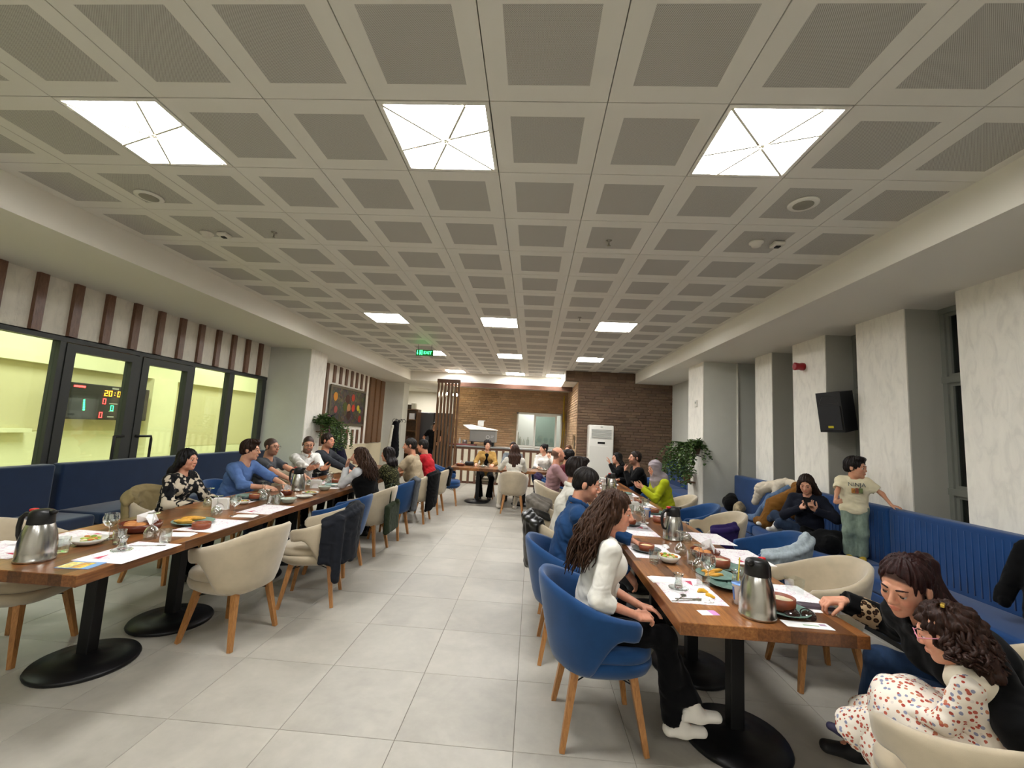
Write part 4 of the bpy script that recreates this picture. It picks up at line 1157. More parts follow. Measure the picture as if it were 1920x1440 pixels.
    for sx in (1, -1):
        Eb.cap(H(sx * .016, .0925, .0255), H(sx * .036, .0885, .0300), .0038 * hsz, .0036 * hsz, .002); Eb.cap(H(sx * .036, .0885, .0300), H(sx * .050, .0735, .0255), .0034 * hsz, .0018 * hsz, .002)
        Eb.cap(H(sx * .018, .0905, .0070), H(sx * .031, .0960, .0098), .0014 * hsz, .0018 * hsz, .001); Eb.cap(H(sx * .031, .0960, .0098), H(sx * .046, .0830, .0050), .0018 * hsz, .0012 * hsz, .001)
    if q != 'far': sd_obj('eyebrows', [Eb.mesh(.0022)], hair_mat(hair[1] if hair[0] != 'hijab' else '2A1E18'), root)
    # ---------------- clothes
    top = top or cloth('808080'); bottom = bottom or cloth('0A0B0D')
    up = {'long': 1.93, 'half': 1.35, 'short': .62, 'none': .12}[sleeve]
    gt = .012 * s + bulk; T = SD(.02)
    loose = .006
    for sx in (1, -1):
        arm(T, sx, gt + loose, min(up + .3, 2.05))
        if up > 1: e = el[sx] + (wr[sx] - el[sx]) * (up - 1); dv = nrm(wr[sx] - el[sx])
        else: e = sh[sx] + (el[sx] - sh[sx]) * up; dv = nrm(el[sx] - sh[sx])
        T.cap(e + dv * .075, e + dv * .5, .075, None, .003, 's')
        if sleeve == 'half': T.cap(e - dv * .05, e - dv * .012, .042 * s, .044 * s, .012)
    arms_n = len(T.p)
    torso(T, gt)
    T.ell(ph - V3(0, .01, .01), (.176 * bw + gt, .135 * bw + gt, .105 * s), None, .03)
    if waist_cut is not None: T.half(ph + V3(0, 0, waist_cut), (0, 0, -1), .005)
    T.cap(nb - u * .02 * s + hf_ * .01, nb + nrm(H(0, -.022, -.05) - nb) * .2, nr * 1.02 + .006, nr * 1.2 + .006, .008, 's')
    if extra: extra(T, dict(nb=nb, chest=chest, waist=waist, ph=ph, u=u, lat=lat, fw=fw, sh=sh, el=el, wr=wr, H=H, s=s))
    T.half(V3(0, 0, seat - .05 if not stand else ph[2] - .11 * s), (0, 0, -1), .004)
    sd_obj('top' if collar is False else 'shirt', [T.mesh(hc, disp=folds(.0100 * s, int(abs(loc[0]) * 100) + 3))], top, root)
    if collar:
        Cc = SD(.004); ax = nrm(H(0, -.022, -.05) - nb); ex = nrm(lat - ax * (lat @ ax)); ey = np.cross(ax, ex)
        rr = nr * 1.12 + .010
        pts = [nb + ax * .024 * s + ex * rr * math.sin(a) + ey * rr * math.cos(a) * 1.05 - ax * .028 * max(0, math.cos(a)) for a in np.linspace(.32, 2 * math.pi - .32, 15)]
        for a, b in zip(pts, pts[1:]): Cc.cap(a, b, .0105, None, .004, 'u', ax, 1.9)
        for e, sx in ((pts[0], 1), (pts[-1], -1)): Cc.cap(e, e - ax * .045 + ex * sx * .03 + ey * .012, .009, .004, .004)
        sd_obj('collar', [Cc.mesh(.005)], top, root)
    hk_b = child and stand
    L = SD(.02); legs(L, .010 * s + (.016 if hk_b else 0), .03, flare, .97)
    for sx in (1, -1): L.cap(kn[sx] + (an[sx] - kn[sx]) * .97 + nrm(an[sx] - kn[sx]) * (.07 + flare), kn[sx] + (an[sx] - kn[sx]) * 1.6, .07 + flare, None, .003, 's')
    sd_obj('trousers', [L.mesh(hc, disp=folds(.0085 * s, 5, 60))], bottom, root)
    for sx in (1, -1):
        Sh = SD(.01); a = an[sx]; d = fd[sx]
        if stand or a[2] < seat + .3:
            g0 = a - V3(0, 0, .052 * s)
            Sh.cap(g0 - d * .035 * s, g0 + d * .15 * s, .034 * s, .028 * s, .01, 'u', np.cross(d, V3(0, 0, 1)), 1.25)
            Sh.cap(a + V3(0, 0, .02), g0 + d * .04, .045 * s, .044 * s, .02)
            Sh.half(g0 - V3(0, 0, .028 * s), (0, 0, -1), .003)
            sd_obj('shoe' if socks is None else 'sock', [Sh.mesh(hf * 1.4)], mat('shoe_' + shoes, shoes, .6), root)
    # ---------------- hair
    hk, hcl = hair[0], hair[1]; hm = hair_mat(hcl, hair[2] if len(hair) > 2 else None)
    A = SD(.01)
    rh = np.random.default_rng(int(abs(loc[1]) * 1000))
    def strand(amp, N):
        def f(P):
            v = [P[i] - hcn[i] for i in range(3)]
            x = sum(v[i] * hx[i] for i in range(3)); y = sum(v[i] * hf_[i] for i in range(3)); z = sum(v[i] * hu[i] for i in range(3))
            th = np.arctan2(x, y + .02)
            return (amp * (np.sin(N * th + 2.5 * np.sin(26 * z + 2 * th)) + .6 * np.sin(N * 1.7 * th + 40 * z))).astype(np.float32)
        return f
    t = {'buzz': .003, 'short': .0075, 'thick': .015, 'curly': .022, 'bald': .004}.get(hk, .012)
    if hk == 'hijab':
        he(A, (0, -.012, .030), (.093, .110, .102), 0); he(A, (0, -.006, -.012), (.096, .06, .07), .02); he(A, (0, .018, -.050), (.084, .080, .098), .03)
        A.cap(H(0, .0, -.10), nb + fw * .02, .072 * s, .105 * s, .04, 'u', lat, 1.2)
        A.cap(nb - fw * .02, chest + fw * .03 + u * .06, .085 * s, .09 * s, .05, 'u', lat, 1.5)
        A.cap(nb - fw * .06, chest - fw * .07, .075 * s, .05 * s, .05, 'u', lat, 1.5)
        he(A, (0, .115, -.022), (.056, .07, .080), .012, 's')
        sd_obj('headscarf', [A.mesh(hh * 1.2, disp=folds(.006, 3, 60))], cloth(hcl), root)
        return root, dict(H=H, wr=wr, hd=hd, hn=hn, el=el, sh=sh, nb=nb, chest=chest, kn=kn, hcn=hcn, Hr=Hr, hsz=hsz, an=an, fd=fd, ph=ph, fw=fw, lat=lat, u=u, seat=seat)
    he(A, (0, -.017, .036), (.0765 + t * .8, .095 + t, .085 + t), 0)
    he(A, (0, -.050, -.020), (.068 + t * .6, .055 + t * .8, .055), .02)
    he(A, (0, .098, -.014), (.067, .062, .085), .008, 's')
    if hk in ('bald',): he(A, (0, .03, .12), (.066, .105, .075), .02, 's')
    if hk in ('short', 'buzz', 'thick', 'curly', 'bald'):
        for sx in (1, -1): he(A, (sx * .085, .032, -.062), (.034, .062, .050), .008, 's')
        he(A, (0, -.02, -.105), (.09, .11, .045), .012, 's')
        if hk == 'thick': he(A, (.012, .045, .105), (.062, .055, .030), .02)
        if hk == 'thick2': pass
    lo_, hi_ = None, None
    if hk == 'curly':
        he(A, (0, -.02, .05), (.092, .105, .095), .02); he(A, (0, .098, -.025), (.066, .065, .072), .008, 's')
    if hk in ('long', 'wavy', 'longcurly'):
        vol = {'long': .030, 'wavy': .034, 'longcurly': .034}[hk]
        ln = (hair[3] if len(hair) > 3 else .30) * s
        he(A, (0, -.03, .01), (.086, .097, .10), .02); he(A, (0, .108, -.030), (.074, .080, .088), .008, 's')
        back = -fw
        for i, a in enumerate(np.linspace(-1.0, 1.0, 7)):
            st = H(.074 * math.sin(a * 1.5), -.03 - .05 * math.cos(a * 1.75) + .02, -.02)
            off = lat * (.105 * a) * s + back * (.055 + .05 * (1 - abs(a))) * s
            mid = nb + off + u * .02; end = mid - u * ln * (.75 + .25 * math.cos(a * 2)) + back * .015
            A.cap(st, mid, vol * s * 1.1, vol * s, .03); A.cap(mid, end, vol * s, vol * .55 * s, .03)
    if hk == 'ponytail':
        e0 = H(0, -.115, .045); A.ell(e0, (.022, .022, .022), None, .01); e1 = H(0, -.16, -.04); A.cap(e0, e1, .028 * s, .030 * s, .01); A.cap(e1, H(0, -.165, -.16), .030 * s, .012 * s, .01)
    if hk == 'longtail':
        A.p = []; he(A, (0, -.019, .036), (.085, .103, .093), 0); he(A, (0, -.045, -.015), (.078, .07, .062), .02)
        he(A, (0, .104, -.002), (.082, .070, .099), .006, 's'); he(A, (0, .01, -.105), (.09, .10, .045), .012, 's')
        for sx in (1, -1): he(A, (sx * .086, .012, -.028), (.022, .040, .042), .006, 's')
        e0 = H(0, -.118, .062); A.ell(e0, (.030, .030, .030), None, .01)
        e1 = H(0, -.17, .02); A.cap(e0, e1, .030, .034, .01); e2 = nb - fw * .10 + u * .02; A.cap(e1, e2, .034, .040, .02); A.cap(e2, e2 - u * .20 - fw * .02, .040, .018, .02)
    if hk == 'bun':
        he(A, (0, -.105, .085), (.036, .036, .036), .008)
    if hk == 'girl':
        he(A, (0, -.03, .0), (.098, .105, .115), .02); he(A, (0, .098, -.03), (.064, .066, .082), .008, 's')
        for a in (-1, 0, 1): A.cap(H(.07 * a, -.05, -.06), H(.085 * a, -.07, -.13), .05, .035, .03)
    amp = {'buzz': .0006, 'short': .0022, 'thick': .0034, 'curly': .0045, 'longcurly': .007, 'wavy': .006, 'girl': .006}.get(hk, .004)
    if len(A.p) and hk not in ('none', 'buzz', 'bald'):
        dsp = strand(amp, 17)
        if hk == 'curly' or hk == 'girl':
            f2 = folds(.010 if hk == 'curly' else .012, 9, 130); d1 = dsp; dsp = lambda P: d1(P) + f2(P)
        sd_obj('hair', [A.mesh(hh * (1.5 if hk in ('long', 'wavy', 'longcurly', 'girl') else 1.1), disp=dsp, recut=True)], hm, root)
    if glasses:
        m = MB()
        for sx in (1, -1):
            c = [Vector(H(sx * .033 + .024 * math.cos(a), .108, -.002 + .017 * math.sin(a))) for a in np.linspace(0, 2 * math.pi, 17)]
            m.tube(c, .0017, 5, cap=False); m.tube([Vector(H(sx * .057, .106, .003)), Vector(H(sx * .078, .075, .005)), Vector(H(sx * .082, -.01, .0))], .0018, 5)
        m.tube([Vector(H(-.010, .110, .002)), Vector(H(.010, .110, .002))], .0017, 5)
        m.obj('glasses', mat('frame_' + glasses, glasses, .35), root, True)
    return root, dict(H=H, wr=wr, hd=hd, hn=hn, el=el, sh=sh, nb=nb, chest=chest, kn=kn, hcn=hcn, Hr=Hr, hsz=hsz, an=an, fd=fd, ph=ph, fw=fw, lat=lat, u=u, seat=seat)

def curls(root, d, n, length, r, m, spread=1.0, seed=1, amp=.012, back=1.0, up=0.02, arc=1.95):
    """hanging wavy locks, each a tapering tube, joined as one part"""
    rr = random.Random(seed); mb = MB(); H = d['H']; u, fw, lat, nb = d['u'], d['fw'], d['lat'], d['nb']
    for i in range(n):
        a = rr.uniform(-1, 1); th = a * arc; z0 = rr.uniform(-.06, .075)
        rad = (.080 + .012 * rr.random()) * math.sqrt(max(.2, 1 - max(0, z0 - .0) ** 2 * 60))
        st = H(rad * math.sin(th), -.022 - rad * 1.2 * math.cos(th), z0 + .01)
        L = length * rr.uniform(.6, 1.05) * (.75 + .25 * math.cos(th))
        tgt = nb + lat * (.125 * math.sin(th) * spread) - fw * ((.05 + .075 * max(0, math.cos(th))) * back) + u * up + lat * rr.uniform(-.02, .02) + fw * rr.uniform(-.02, .01)
        if math.cos(th) < 0: tgt = tgt + fw * .05
        end = tgt - u * (L - .1) - fw * .01 + lat * (.02 * math.sin(th))
        pts = []; ph1, ph2 = rr.uniform(0, 6.28), rr.uniform(0, 6.28); k = 13
        for j in range(k):
            t = j / (k - 1)
            p = (st * (1 - t) ** 2 + 2 * t * (1 - t) * (tgt + u * .02) + end * t * t)
            w = amp * min(1, t * 3); p = p + lat * (w * math.sin(t * 15 + ph1)) + fw * (w * math.cos(t * 13 + ph2)) + u * 0
            pts.append(tuple(p))
        mb.tube(pts, [r * (1.0 - .75 * (j / (k - 1)) ** 2) * (.6 + .4 * min(1, j / 3)) for j in range(k)], 6)
    o = mb.obj('hair_locks', m, root, True); o['kind'] = 'stuff'; return o

# ------------------------------------------------------------------ the people in the room
DBG = {}
def P(key, *a, **k):
    r = person(*a, **k); DBG[key] = r[1]; return r
JW = cloth('0A0B0D', 'jeans')
P21 = P('P21', 'woman with long curly brown hair in a white blouse, nearest blue armchair', (.36, 2.50), 2, seat=.475, s=.90, sex='f', lean=11, head=(20, -10, 0), q='near',
  hands=((.58, 2.33, .668), (.62, 2.47, .672)), hdir=((.9, .35, -.12), (.95, -.35, -.12)), curl=(.5, .3), palm=((0, .5, -1), (0, -.2, -1)), pole=((.25, -1, -.5), (.3, -.8, -.6)), hair=('longcurly', '3A2416', '6E4C32', .20), skin='C98F74',
  top=cloth('E2DFD6'), sleeve='half', bottom=cloth('08080A'), shoes='E0DCD2', knees=((.85, 2.40, .535), (.86, 2.56, .535)), feet=((.80, 2.36, .02), (.93, 2.25, .0)), flare=.022)
P20 = P('P20', 'man in a navy blue shirt sitting behind the curly haired woman', (.25, 3.30), 0, seat=.475, s=.97, lean=14, head=(14, -16, 0), q='near', hands=((.72, 3.12, .62), (.80, 3.42, .79)),
  hair=('short', '17120F'), skin='B98468', beard=.35, top=cloth('23426A'), collar=True, pole=((.3, -.7, -.6), (.4, -.5, -.6)), bottom=cloth('0A0B0D'))
P('P19', 'man in a white shirt mostly hidden behind the man in navy', (.30, 4.16), 0, seat=.475, s=.99, lean=12, head=(-10, -5, 0), hands=((.78, 4.0, .79), (.8, 4.3, .79)), hair=('thick', '1E1612'), skin='B98468', top=cloth('DAD6CB'), collar=True)
P('P16', 'balding man in a dusty pink shirt at the right table', (.33, 6.93), 0, seat=.475, s=.98, lean=8, head=(-14, 2, 0), hands=((.80, 6.72, .79), (.8, 7.1, .79)), hair=('bald', '4A3A30'), skin='C0896C', beard=.4, top=cloth('9C7A7C'), sleeve='long', q='mid')
P('P17', 'person with black hair in a maroon top beyond the pink shirt', (.46, 7.75), 0, seat=.475, s=.93, lean=20, head=(-10, -10, 0), hands=((.85, 7.6, .79), (.86, 7.9, .79)), hair=('curly', '100D0C'), skin='A87658', top=cloth('5C2028'), q='far')
P('P18', 'person with short brown hair at the far table, right end', (.86, 10.05), 262, seat=.47, s=.94, lean=6, head=(20, 0, 0), hands=((.78, 9.62, .79), (.95, 9.62, .79)), hair=('short', '5A3A24'), skin='C0896C', top=cloth('5A4A34'), q='far')
P('P22', 'woman in black with a raised hand beside the air conditioner', (1.84, 8.50), 186, seat=.475, s=.90, sex='f', lean=18, head=(-8, 4, 0), hands=((1.62, 8.78, .79), (1.50, 8.28, 1.05)), hdir=(None, (-.3, .1, 1)), palm=(None, (-.4, 0, .1)), curl=(.4, .25), hair=('long', '14100F', None, .20), skin='C79478', top=cloth('080809'), q='mid')
P('P23', 'man in black with his hand at his mouth', (1.95, 7.58), 184, seat=.475, s=.97, lean=14, head=(-6, 4, 0), hands=((1.58, 7.85, .80), (1.63, 7.52, .985)), hdir=(None, (-.1, .3, 1)), palm=(None, (.6, 0, .1)), pole=(None, (.2, .5, -1)), curl=(.4, .8), hair=('short', '2A211C'), skin='B98468', beard=.7, top=cloth('09090A'), q='mid')
P24 = P('P24', 'woman in a grey headscarf and lime yellow jacket holding a phone', (1.95, 6.18), 192, seat=.475, s=.93, sex='f', lean=20, head=(-4, -14, 0), hands=((1.62, 6.32, .87), (1.55, 6.08, .88)), hdir=((-1, -.1, .35), (-1, .2, .35)), palm=((0, -.8, .4), (0, .4, .8)), curl=(.5, .5), hair=('hijab', '9A9094'), skin='C79478', top=cloth('A9B21E'), q='mid', bottom=cloth('20252C'))
P25 = P('P25', 'woman in black with a reddish ponytail leaning over the little girl', (2.04, 1.90), 176, seat=.475, s=.99, sex='f', bulk=.014, lean=50, side=0, head=(-26, -22, -6), q='near', hands=((1.61, 2.33, .815), (1.86, 1.55, .70)), hdir=((-1, .03, -.10), (-.8, -.3, -.4)), palm=((0, 0, -1), (0, .6, -.6)), curl=(.75, .4), pole=((.5, -.2, -.3), (.8, 0, -.6)),
  hair=('longtail', '2A1210', '7A2A1C'), skin='C08A6E', top=cloth('070708'), bottom=cloth('22344E', 'jeans'), knees=((1.72, 2.16, .60), (1.74, 1.92, .58)), feet=((1.62, 2.28, .02), (1.75, 2.0, .02)), shoes='121214')
P26 = P('P26', 'little girl with brown curls and pink glasses in a flowered dress', (1.635, 1.655), 134, seat=.475, s=.575, sex='f', child=True, lean=12, head=(-12, -20, 0), q='near', hands=((1.60, 1.90, .62), (1.44, 1.80, .62)), hair=('girl', '2E1A12', '5A3A28'), skin='CE977C', top=cloth('E9E0D2', 'girlfloral'), bottom=cloth('E9E0D2', 'girlfloral'), shoes='201C3A', glasses='D88AA0', flare=.05,
  knees=((1.56, 1.95, .60), (1.42, 1.84, .60)), feet=((1.50, 2.12, .33), (1.38, 2.02, .33)))
P27 = P('P27', 'teenage girl in a dark hoodie looking at her phone on the bench', (3.20, 5.12), 222, seat=.50, s=.87, sex='f', lean=10, head=(-8, -24, 0), q='near', hands=((3.02, 4.98, .90), (3.08, 4.86, .90)), hdir=((.25, -.5, .6), (-.5, -.2, .6)), palm=((-.3, -.5, .6), (.4, .3, .6)), curl=(.7, .7), pole=((.9, -.1, -.6), (.9, -.1, -.6)), hair=('long', '2A1C16', None, .12), skin='C99478', top=cloth('1A1D28'), bottom=cloth('2E3B50', 'jeans'),
  knees=((3.02, 5.50, .72), (2.98, 5.18, .66)), feet=((3.12, 5.84, .52), (3.10, 5.62, .50)), shoes='D8D4CC')
P28 = P('P28', 'small boy in a cream t-shirt standing on the blue bench', (3.29, 4.57), 238, seat=.49, s=.555, bulk=.012, child=True, stand=True, lean=0, head=(-62, -4, 0), q='near', hands=((3.02, 4.47, .99), (3.47, 4.34, 1.06)), hdir=((.4, -.3, .2), (.3, -.9, -.1)), palm=((.3, .4, 0), (0, 0, -1)), curl=(.9, .2), pole=((.8, -.2, -.6), (.8, -.3, -.4)), hair=('thick', '17110F'), skin='BE8A6A', top=cloth('E3D9B8'), bottom=cloth('7E8E80', 'jeans'), sleeve='short', shoes='C8A83A', socks=1, flare=.012)
P('P13', 'woman seen from behind in a white sweater, beige armchair at far table', (-.335, 8.46), 90, seat=.475, s=.93, sex='f', lean=10, head=(0, -5, 0), hands=((-.18, 8.92, .79), (-.62, 8.90, .82)), hair=('long', '3A241A', '7A5A40', .22), skin='C99478', top=cloth('DCD8CC'), bottom=cloth('CFC6B4'), shoes='D8D0C4', feet=((-.30, 8.80, 0), (-.62, 8.75, .02)), q='mid')
P('P11', 'woman in a mustard jacket over a black top facing the aisle', (-1.05, 10.03), 275, seat=.475, s=.95, sex='f', lean=6, head=(-8, 2, 0), hands=((-1.24, 9.60, .79), (-.86, 9.62, .79)), hair=('curly', '1C1412'), skin='D2A084', top=cloth('A88448'), bottom=cloth('080809'), flare=.03, q='mid')
P('P12', 'person in grey half hidden behind the woman in the white sweater', (-.44, 10.08), 270, seat=.475, s=.93, lean=4, head=(10, 0, 0), hands=((-.6, 9.64, .79), (-.3, 9.64, .79)), hair=('short', '2A1A14'), skin='B98468', top=cloth('6E7478'), q='far')
P('P14', 'woman in a white top with a high dark ponytail at the far table', (.30, 10.05), 262, seat=.475, s=.93, sex='f', lean=8, head=(52, 0, 0), hands=((.16, 9.66, .79), (.42, 9.86, 1.0)), hdir=(None, (-.5, .1, .8)), palm=(None, (0, 1, 0)), hair=('bun', '16100E'), skin='D2A084', top=cloth('E0DCD4'), q='mid')
P('P15', 'staff member in black standing behind the slatted screen', (-3.40, 14.55), 290, seat=0, s=1.02, stand=True, lean=3, head=(-20, -14, 0), hands=((-3.62, 14.30, 1.05), (-3.15, 14.25, 1.05)), hair=('buzz', '120E0C'), skin='A87658', sleeve='short', top=cloth('070708'), bottom=cloth('09090A'), q='mid')
P('P1', 'woman with long black hair in a black and cream floral blouse', (-3.54, 4.10), 4, seat=.46, s=.87, sex='f', lean=12, head=(6, -2, 0), hands=((-3.18, 3.98, .72), (-3.12, 4.2, .72)), hair=('long', '0F0C0C', None, .22), skin='C08A6E', top=cloth('1A1A1C', 'blackfloral'), q='near')
P('P2', 'man in a light blue sweater with rolled sleeves', (-3.58, 4.96), 0, seat=.47, s=.96, lean=20, head=(-14, -4, 0), hands=((-3.02, 4.78, .79), (-2.96, 5.06, .79)), hair=('thick', '2E1E16'), skin='C69678', top=cloth('5A77AA'), sleeve='half', bottom=cloth('2A3448', 'jeans'), q='near')
P('P3', 'man with glasses and goatee in a grey t-shirt', (-3.60, 5.56), 5, seat=.47, s=.94, lean=10, head=(12, 0, 0), hands=((-3.02, 5.36, .79), (-2.98, 5.72, .79)), hair=('buzz', '2A1C16'), skin='C08E70', beard=.5, glasses='1E1A1C', top=cloth('4E5054'), sleeve='short', q='near')
P('P4', 'man in a white shirt talking with his hands over the table', (-3.52, 6.40), -28, seat=.47, s=.98, lean=14, head=(26, -12, 0), hands=((-3.06, 5.84, .88), (-2.98, 6.04, .86)), hdir=((.8, .1, .3), (.9, -.2, .2)), palm=((0, .6, .5), (0, -.6, .5)), curl=(.25, .25), hair=('buzz', '1A1210'), skin='BC8A6C', beard=.7, glasses='4A3A30', top=cloth('DDDAD4'), collar=True, q='near')
P('P5', 'smiling man in a dark grey shirt beside the white shirt', (-3.50, 6.95), 0, seat=.475, s=1.0, lean=8, head=(6, 0, 0), hands=((-2.95, 6.85, .79), (-2.95, 7.1, .79)), hair=('short', '2A1E18'), skin='C88E70', beard=.25, top=cloth('33353A'), q='mid')
P('P6', 'woman with brown hair, black vest and white sleeves, hand at chin', (-2.00, 5.36), 176, seat=.475, s=.91, sex='f', lean=19, head=(-14, 0, 0), hands=((-2.36, 5.55, .80), (-2.33, 5.34, 1.01)), hdir=(None, (.05, .15, 1)), palm=(None, (.9, 0, .2)), curl=(.4, .6), pole=(None, (.2, .4, -1)), hair=('wavy', '3E291C', '8A6444', .16), skin='C79478', top=cloth('D4D6D8'), q='near')
P('P7', 'dark haired woman in a speckled olive top seen from behind', (-1.93, 6.08), 172, seat=.475, s=.88, sex='f', lean=14, head=(-4, -4, 0), hands=((-2.42, 6.22, .79), (-2.40, 5.95, .79)), hair=('long', '1A1110', '3A221A', .06), skin='C08A6E', top=cloth('15160F', 'speckle'), q='mid')
P('P8', 'man in a beige t-shirt leaning in at the left table', (-1.88, 7.10), 178, seat=.475, s=1.0, lean=14, head=(-18, -8, 0), hands=((-2.42, 7.3, .79), (-2.40, 6.95, .79)), hair=('short', '1E1814'), skin='B88062', beard=.4, top=cloth('A8977C'), sleeve='short', belly=.03, q='mid')
P('P9', 'person in a red shirt beyond the man in beige', (-1.82, 7.90), 176, seat=.475, s=.98, lean=20, head=(0, -8, 0), hands=((-2.36, 8.05, .79), (-2.36, 7.75, .79)), hair=('short', '1A1614'), skin='B07A5C', top=cloth('B4232A'), q='mid')

def _root(label): return [o for o in bpy.data.objects if o.parent is None and str(o.get('label', '')).startswith(label)][0]
curls(_root('woman with long curly brown'), P21[1], 190, .36, .0085, hair_mat('3A2416', '6E4C32'), 1.1, 3, .013, 1.3, .02, 1.45)
curls(_root('woman with brown hair, black vest'), DBG['P6'], 130, .34, .008, hair_mat('3E291C', '8A6444'), 1.1, 5, .010, 1.3, .02, 1.55)
curls(_root('little girl with brown curls'), dict(P26[1], nb=P26[1]['nb'] + P26[1]['u'] * .03), 110, .14, .008, hair_mat('2E1A12', '5A3A28'), .9, 8, .012, .6)

# ------------------------------------------------------------------ tableware
TZ = .7505
GLS = glass(); M_steel = mat('brushed_steel', 'B8B6B0', .24, 1.0); M_blackp = mat('black_plastic', '141414', .38)
M_clay = mat('terracotta', '7E3E24', .45, noise=(30, .15)); M_teal = mat('teal_stoneware', '6E8A80', .25, noise=(25, .2)); M_cer = mat('white_ceramic', 'DAD8CE', .2)
M_paper = mat('white_paper', 'EFEDEA', .8); M_darkpl = mat('dark_stoneware', '4A5250', .3, noise=(25, .2))
_tw = {}
def proto(key, build):
    """first call builds the thing in place, later calls copy it"""
    def place(x, y, lab, rz=0, z=TZ, group=None, scale=None):
        if key not in _tw:
            o = build(); _tw[key] = o; o.location = (x, y, z); o.rotation_euler = (0, 0, rz); o['label'] = lab
            if scale: o.scale = scale
            if group: o['group'] = group
            return o
        return dup(_tw[key], (x, y, z), rz, lab, group, scale)
    return place
def single(name, cat, mb, mats, smooth=True, kind=None):
    o = mb.obj(name, mats, None, smooth); tag(o, 'x', cat); 
    if smooth: autosmooth(o, 40)
    return o
def b_wine():
    p = [(.034, 0), (.034, .002), (.008, .005), (.004, .012), (.0035, .070), (.006, .078), (.026, .092), (.040, .115), (.0425, .135), (.037, .165), (.036, .165), (.0412, .135), (.0385, .115), (.025, .094), (.004, .081)]
    return single('wine_glass', 'glass', MB().lathe(p, 28, cap=False), GLS)
wine = proto('wine', b_wine)
def b_wine_down():
    M = Matrix.Translation((0, 0, .165)) @ Matrix.Rotation(math.pi, 4, 'X')
    p = [(.034, 0), (.034, .002), (.008, .005), (.004, .012), (.0035, .070), (.006, .078), (.026, .092), (.040, .115), (.0425, .135), (.037, .165), (.036, .165), (.0412, .135), (.0385, .115), (.025, .094), (.004, .081)]
    return single('wine_glass', 'glass', MB().lathe(p, 28, M=M, cap=False), GLS)
wined = proto('wined', b_wine_down)
tumbler = proto('tumbler', lambda: single('tumbler', 'glass', MB().lathe([(.0, .001), (.029, 0), (.031, .004), (.0345, .085), (.033, .085), (.029, .012), (0, .010)], 24, cap=False), GLS))
def b_sq():
    m = MB(); q = .028
    for a, b, z0, z1 in ((q * .8, q, 0, .07),):
        lo = [(-a, -a), (a, -a), (a, a), (-a, a)]; hi = [(-b, -b), (b, -b), (b, b), (-b, b)]
        m.add([(x, y, z0) for x, y in lo] + [(x, y, z1) for x, y in hi], [(0, 3, 2, 1)] + [(i, (i + 1) % 4, 4 + (i + 1) % 4, 4 + i) for i in range(4)])
    return single('plastic_cup', 'cup', m, GLS, False)
sqcup = proto('sq', b_sq)
def b_tea():
    r = empty('tea_glass', (0, 0, 0), 0, 'x', 'glass')
    MB().lathe([(0, .004), (.020, .004), (.024, .010), (.025, .028), (.017, .052), (.020, .070), (.028, .088), (.027, .088), (.018, .070), (.0155, .052), (.022, .028), (.020, .012), (0, .010)], 24, cap=False).obj('glass', GLS, r, True)
    MB().lathe([(.0, .0105), (.020, .0125), (.0215, .020), (0, .020)], 20, cap=False).obj('tea', mat('tea', '6A2410', .1), r, True)
    MB().lathe([(0, 0), (.03, 0), (.05, .008), (.053, .012), (.049, .010), (.028, .003), (0, .003)], 28, cap=False).obj('saucer', GLS, r, True)
    return r
tea = proto('tea', b_tea)
def b_plate(m, R=.115):
    return lambda: single('plate', 'plate', MB().lathe([(0, 0), (R * .55, 0), (R * .6, .004), (R * .97, .018), (R, .022), (R * .96, .0225), (R * .62, .009), (0, .007)], 40, cap=False), m)
tealp = proto('tealp', b_plate(M_teal)); darkp = proto('darkp', b_plate(M_darkpl, .105)); whitep = proto('whitep', b_plate(M_cer, .085))
def b_clay(fill, R=.056, hh=.045):
    def f():
        r = empty('clay_dish', (0, 0, 0), 0, 'x', 'bowl')
        MB().lathe([(0, 0), (R * .88, 0), (R * .98, hh * .3), (R, hh), (R * .92, hh), (R * .88, hh * .5), (0, hh * .3)], 32, cap=False).obj('dish', M_clay, r, True)
        m = MB(); rr = random.Random(3); n = 26; vs = [(0, 0, hh * .92)]
        for k, q in enumerate((.35, .65, .9)):
            for i in range(n): a = 2 * math.pi * i / n; vs.append((R * q * math.cos(a), R * q * math.sin(a), hh * (.92 - .25 * q * q) + rr.uniform(-.002, .002)))
        fs = [(0, 1 + i, 1 + (i + 1) % n) for i in range(n)] + [(1 + k * n + i, 1 + (k + 1) * n + i, 1 + (k + 1) * n + (i + 1) % n, 1 + k * n + (i + 1) % n) for k in range(2) for i in range(n)]
        m.add(vs, fs); m.obj('filling', mat('fill_' + fill, fill, .45, noise=(60, .2)), r, True)
        return r
    return f
clay = proto('clay', b_clay('D9B880')); clayd = proto('clayd', b_clay('C9BFA0', .062, .052)); clayr = proto('clayr', b_clay('8A4A2A', .05, .036))
def blobs(rr, n, R, z, cols, name, root, size=.013, sq=.6):
    for ci, c in enumerate(cols):
        m = MB()
        for k in range(n):
            a, q = rr.uniform(0, 6.28), R * math.sqrt(rr.random()); s = size * rr.uniform(.6, 1.2)
            m.lathe([(0, -s * sq), (s * .8, -s * sq * .5), (s, 0), (s * .7, s * sq * .6), (0, s * sq)], 7, (q * math.cos(a), q * math.sin(a), z + rr.uniform(-.004, .012)), cap=False)
        o = m.obj(name, mat('food_' + c, c, .5), root, True); o['kind'] = 'stuff'
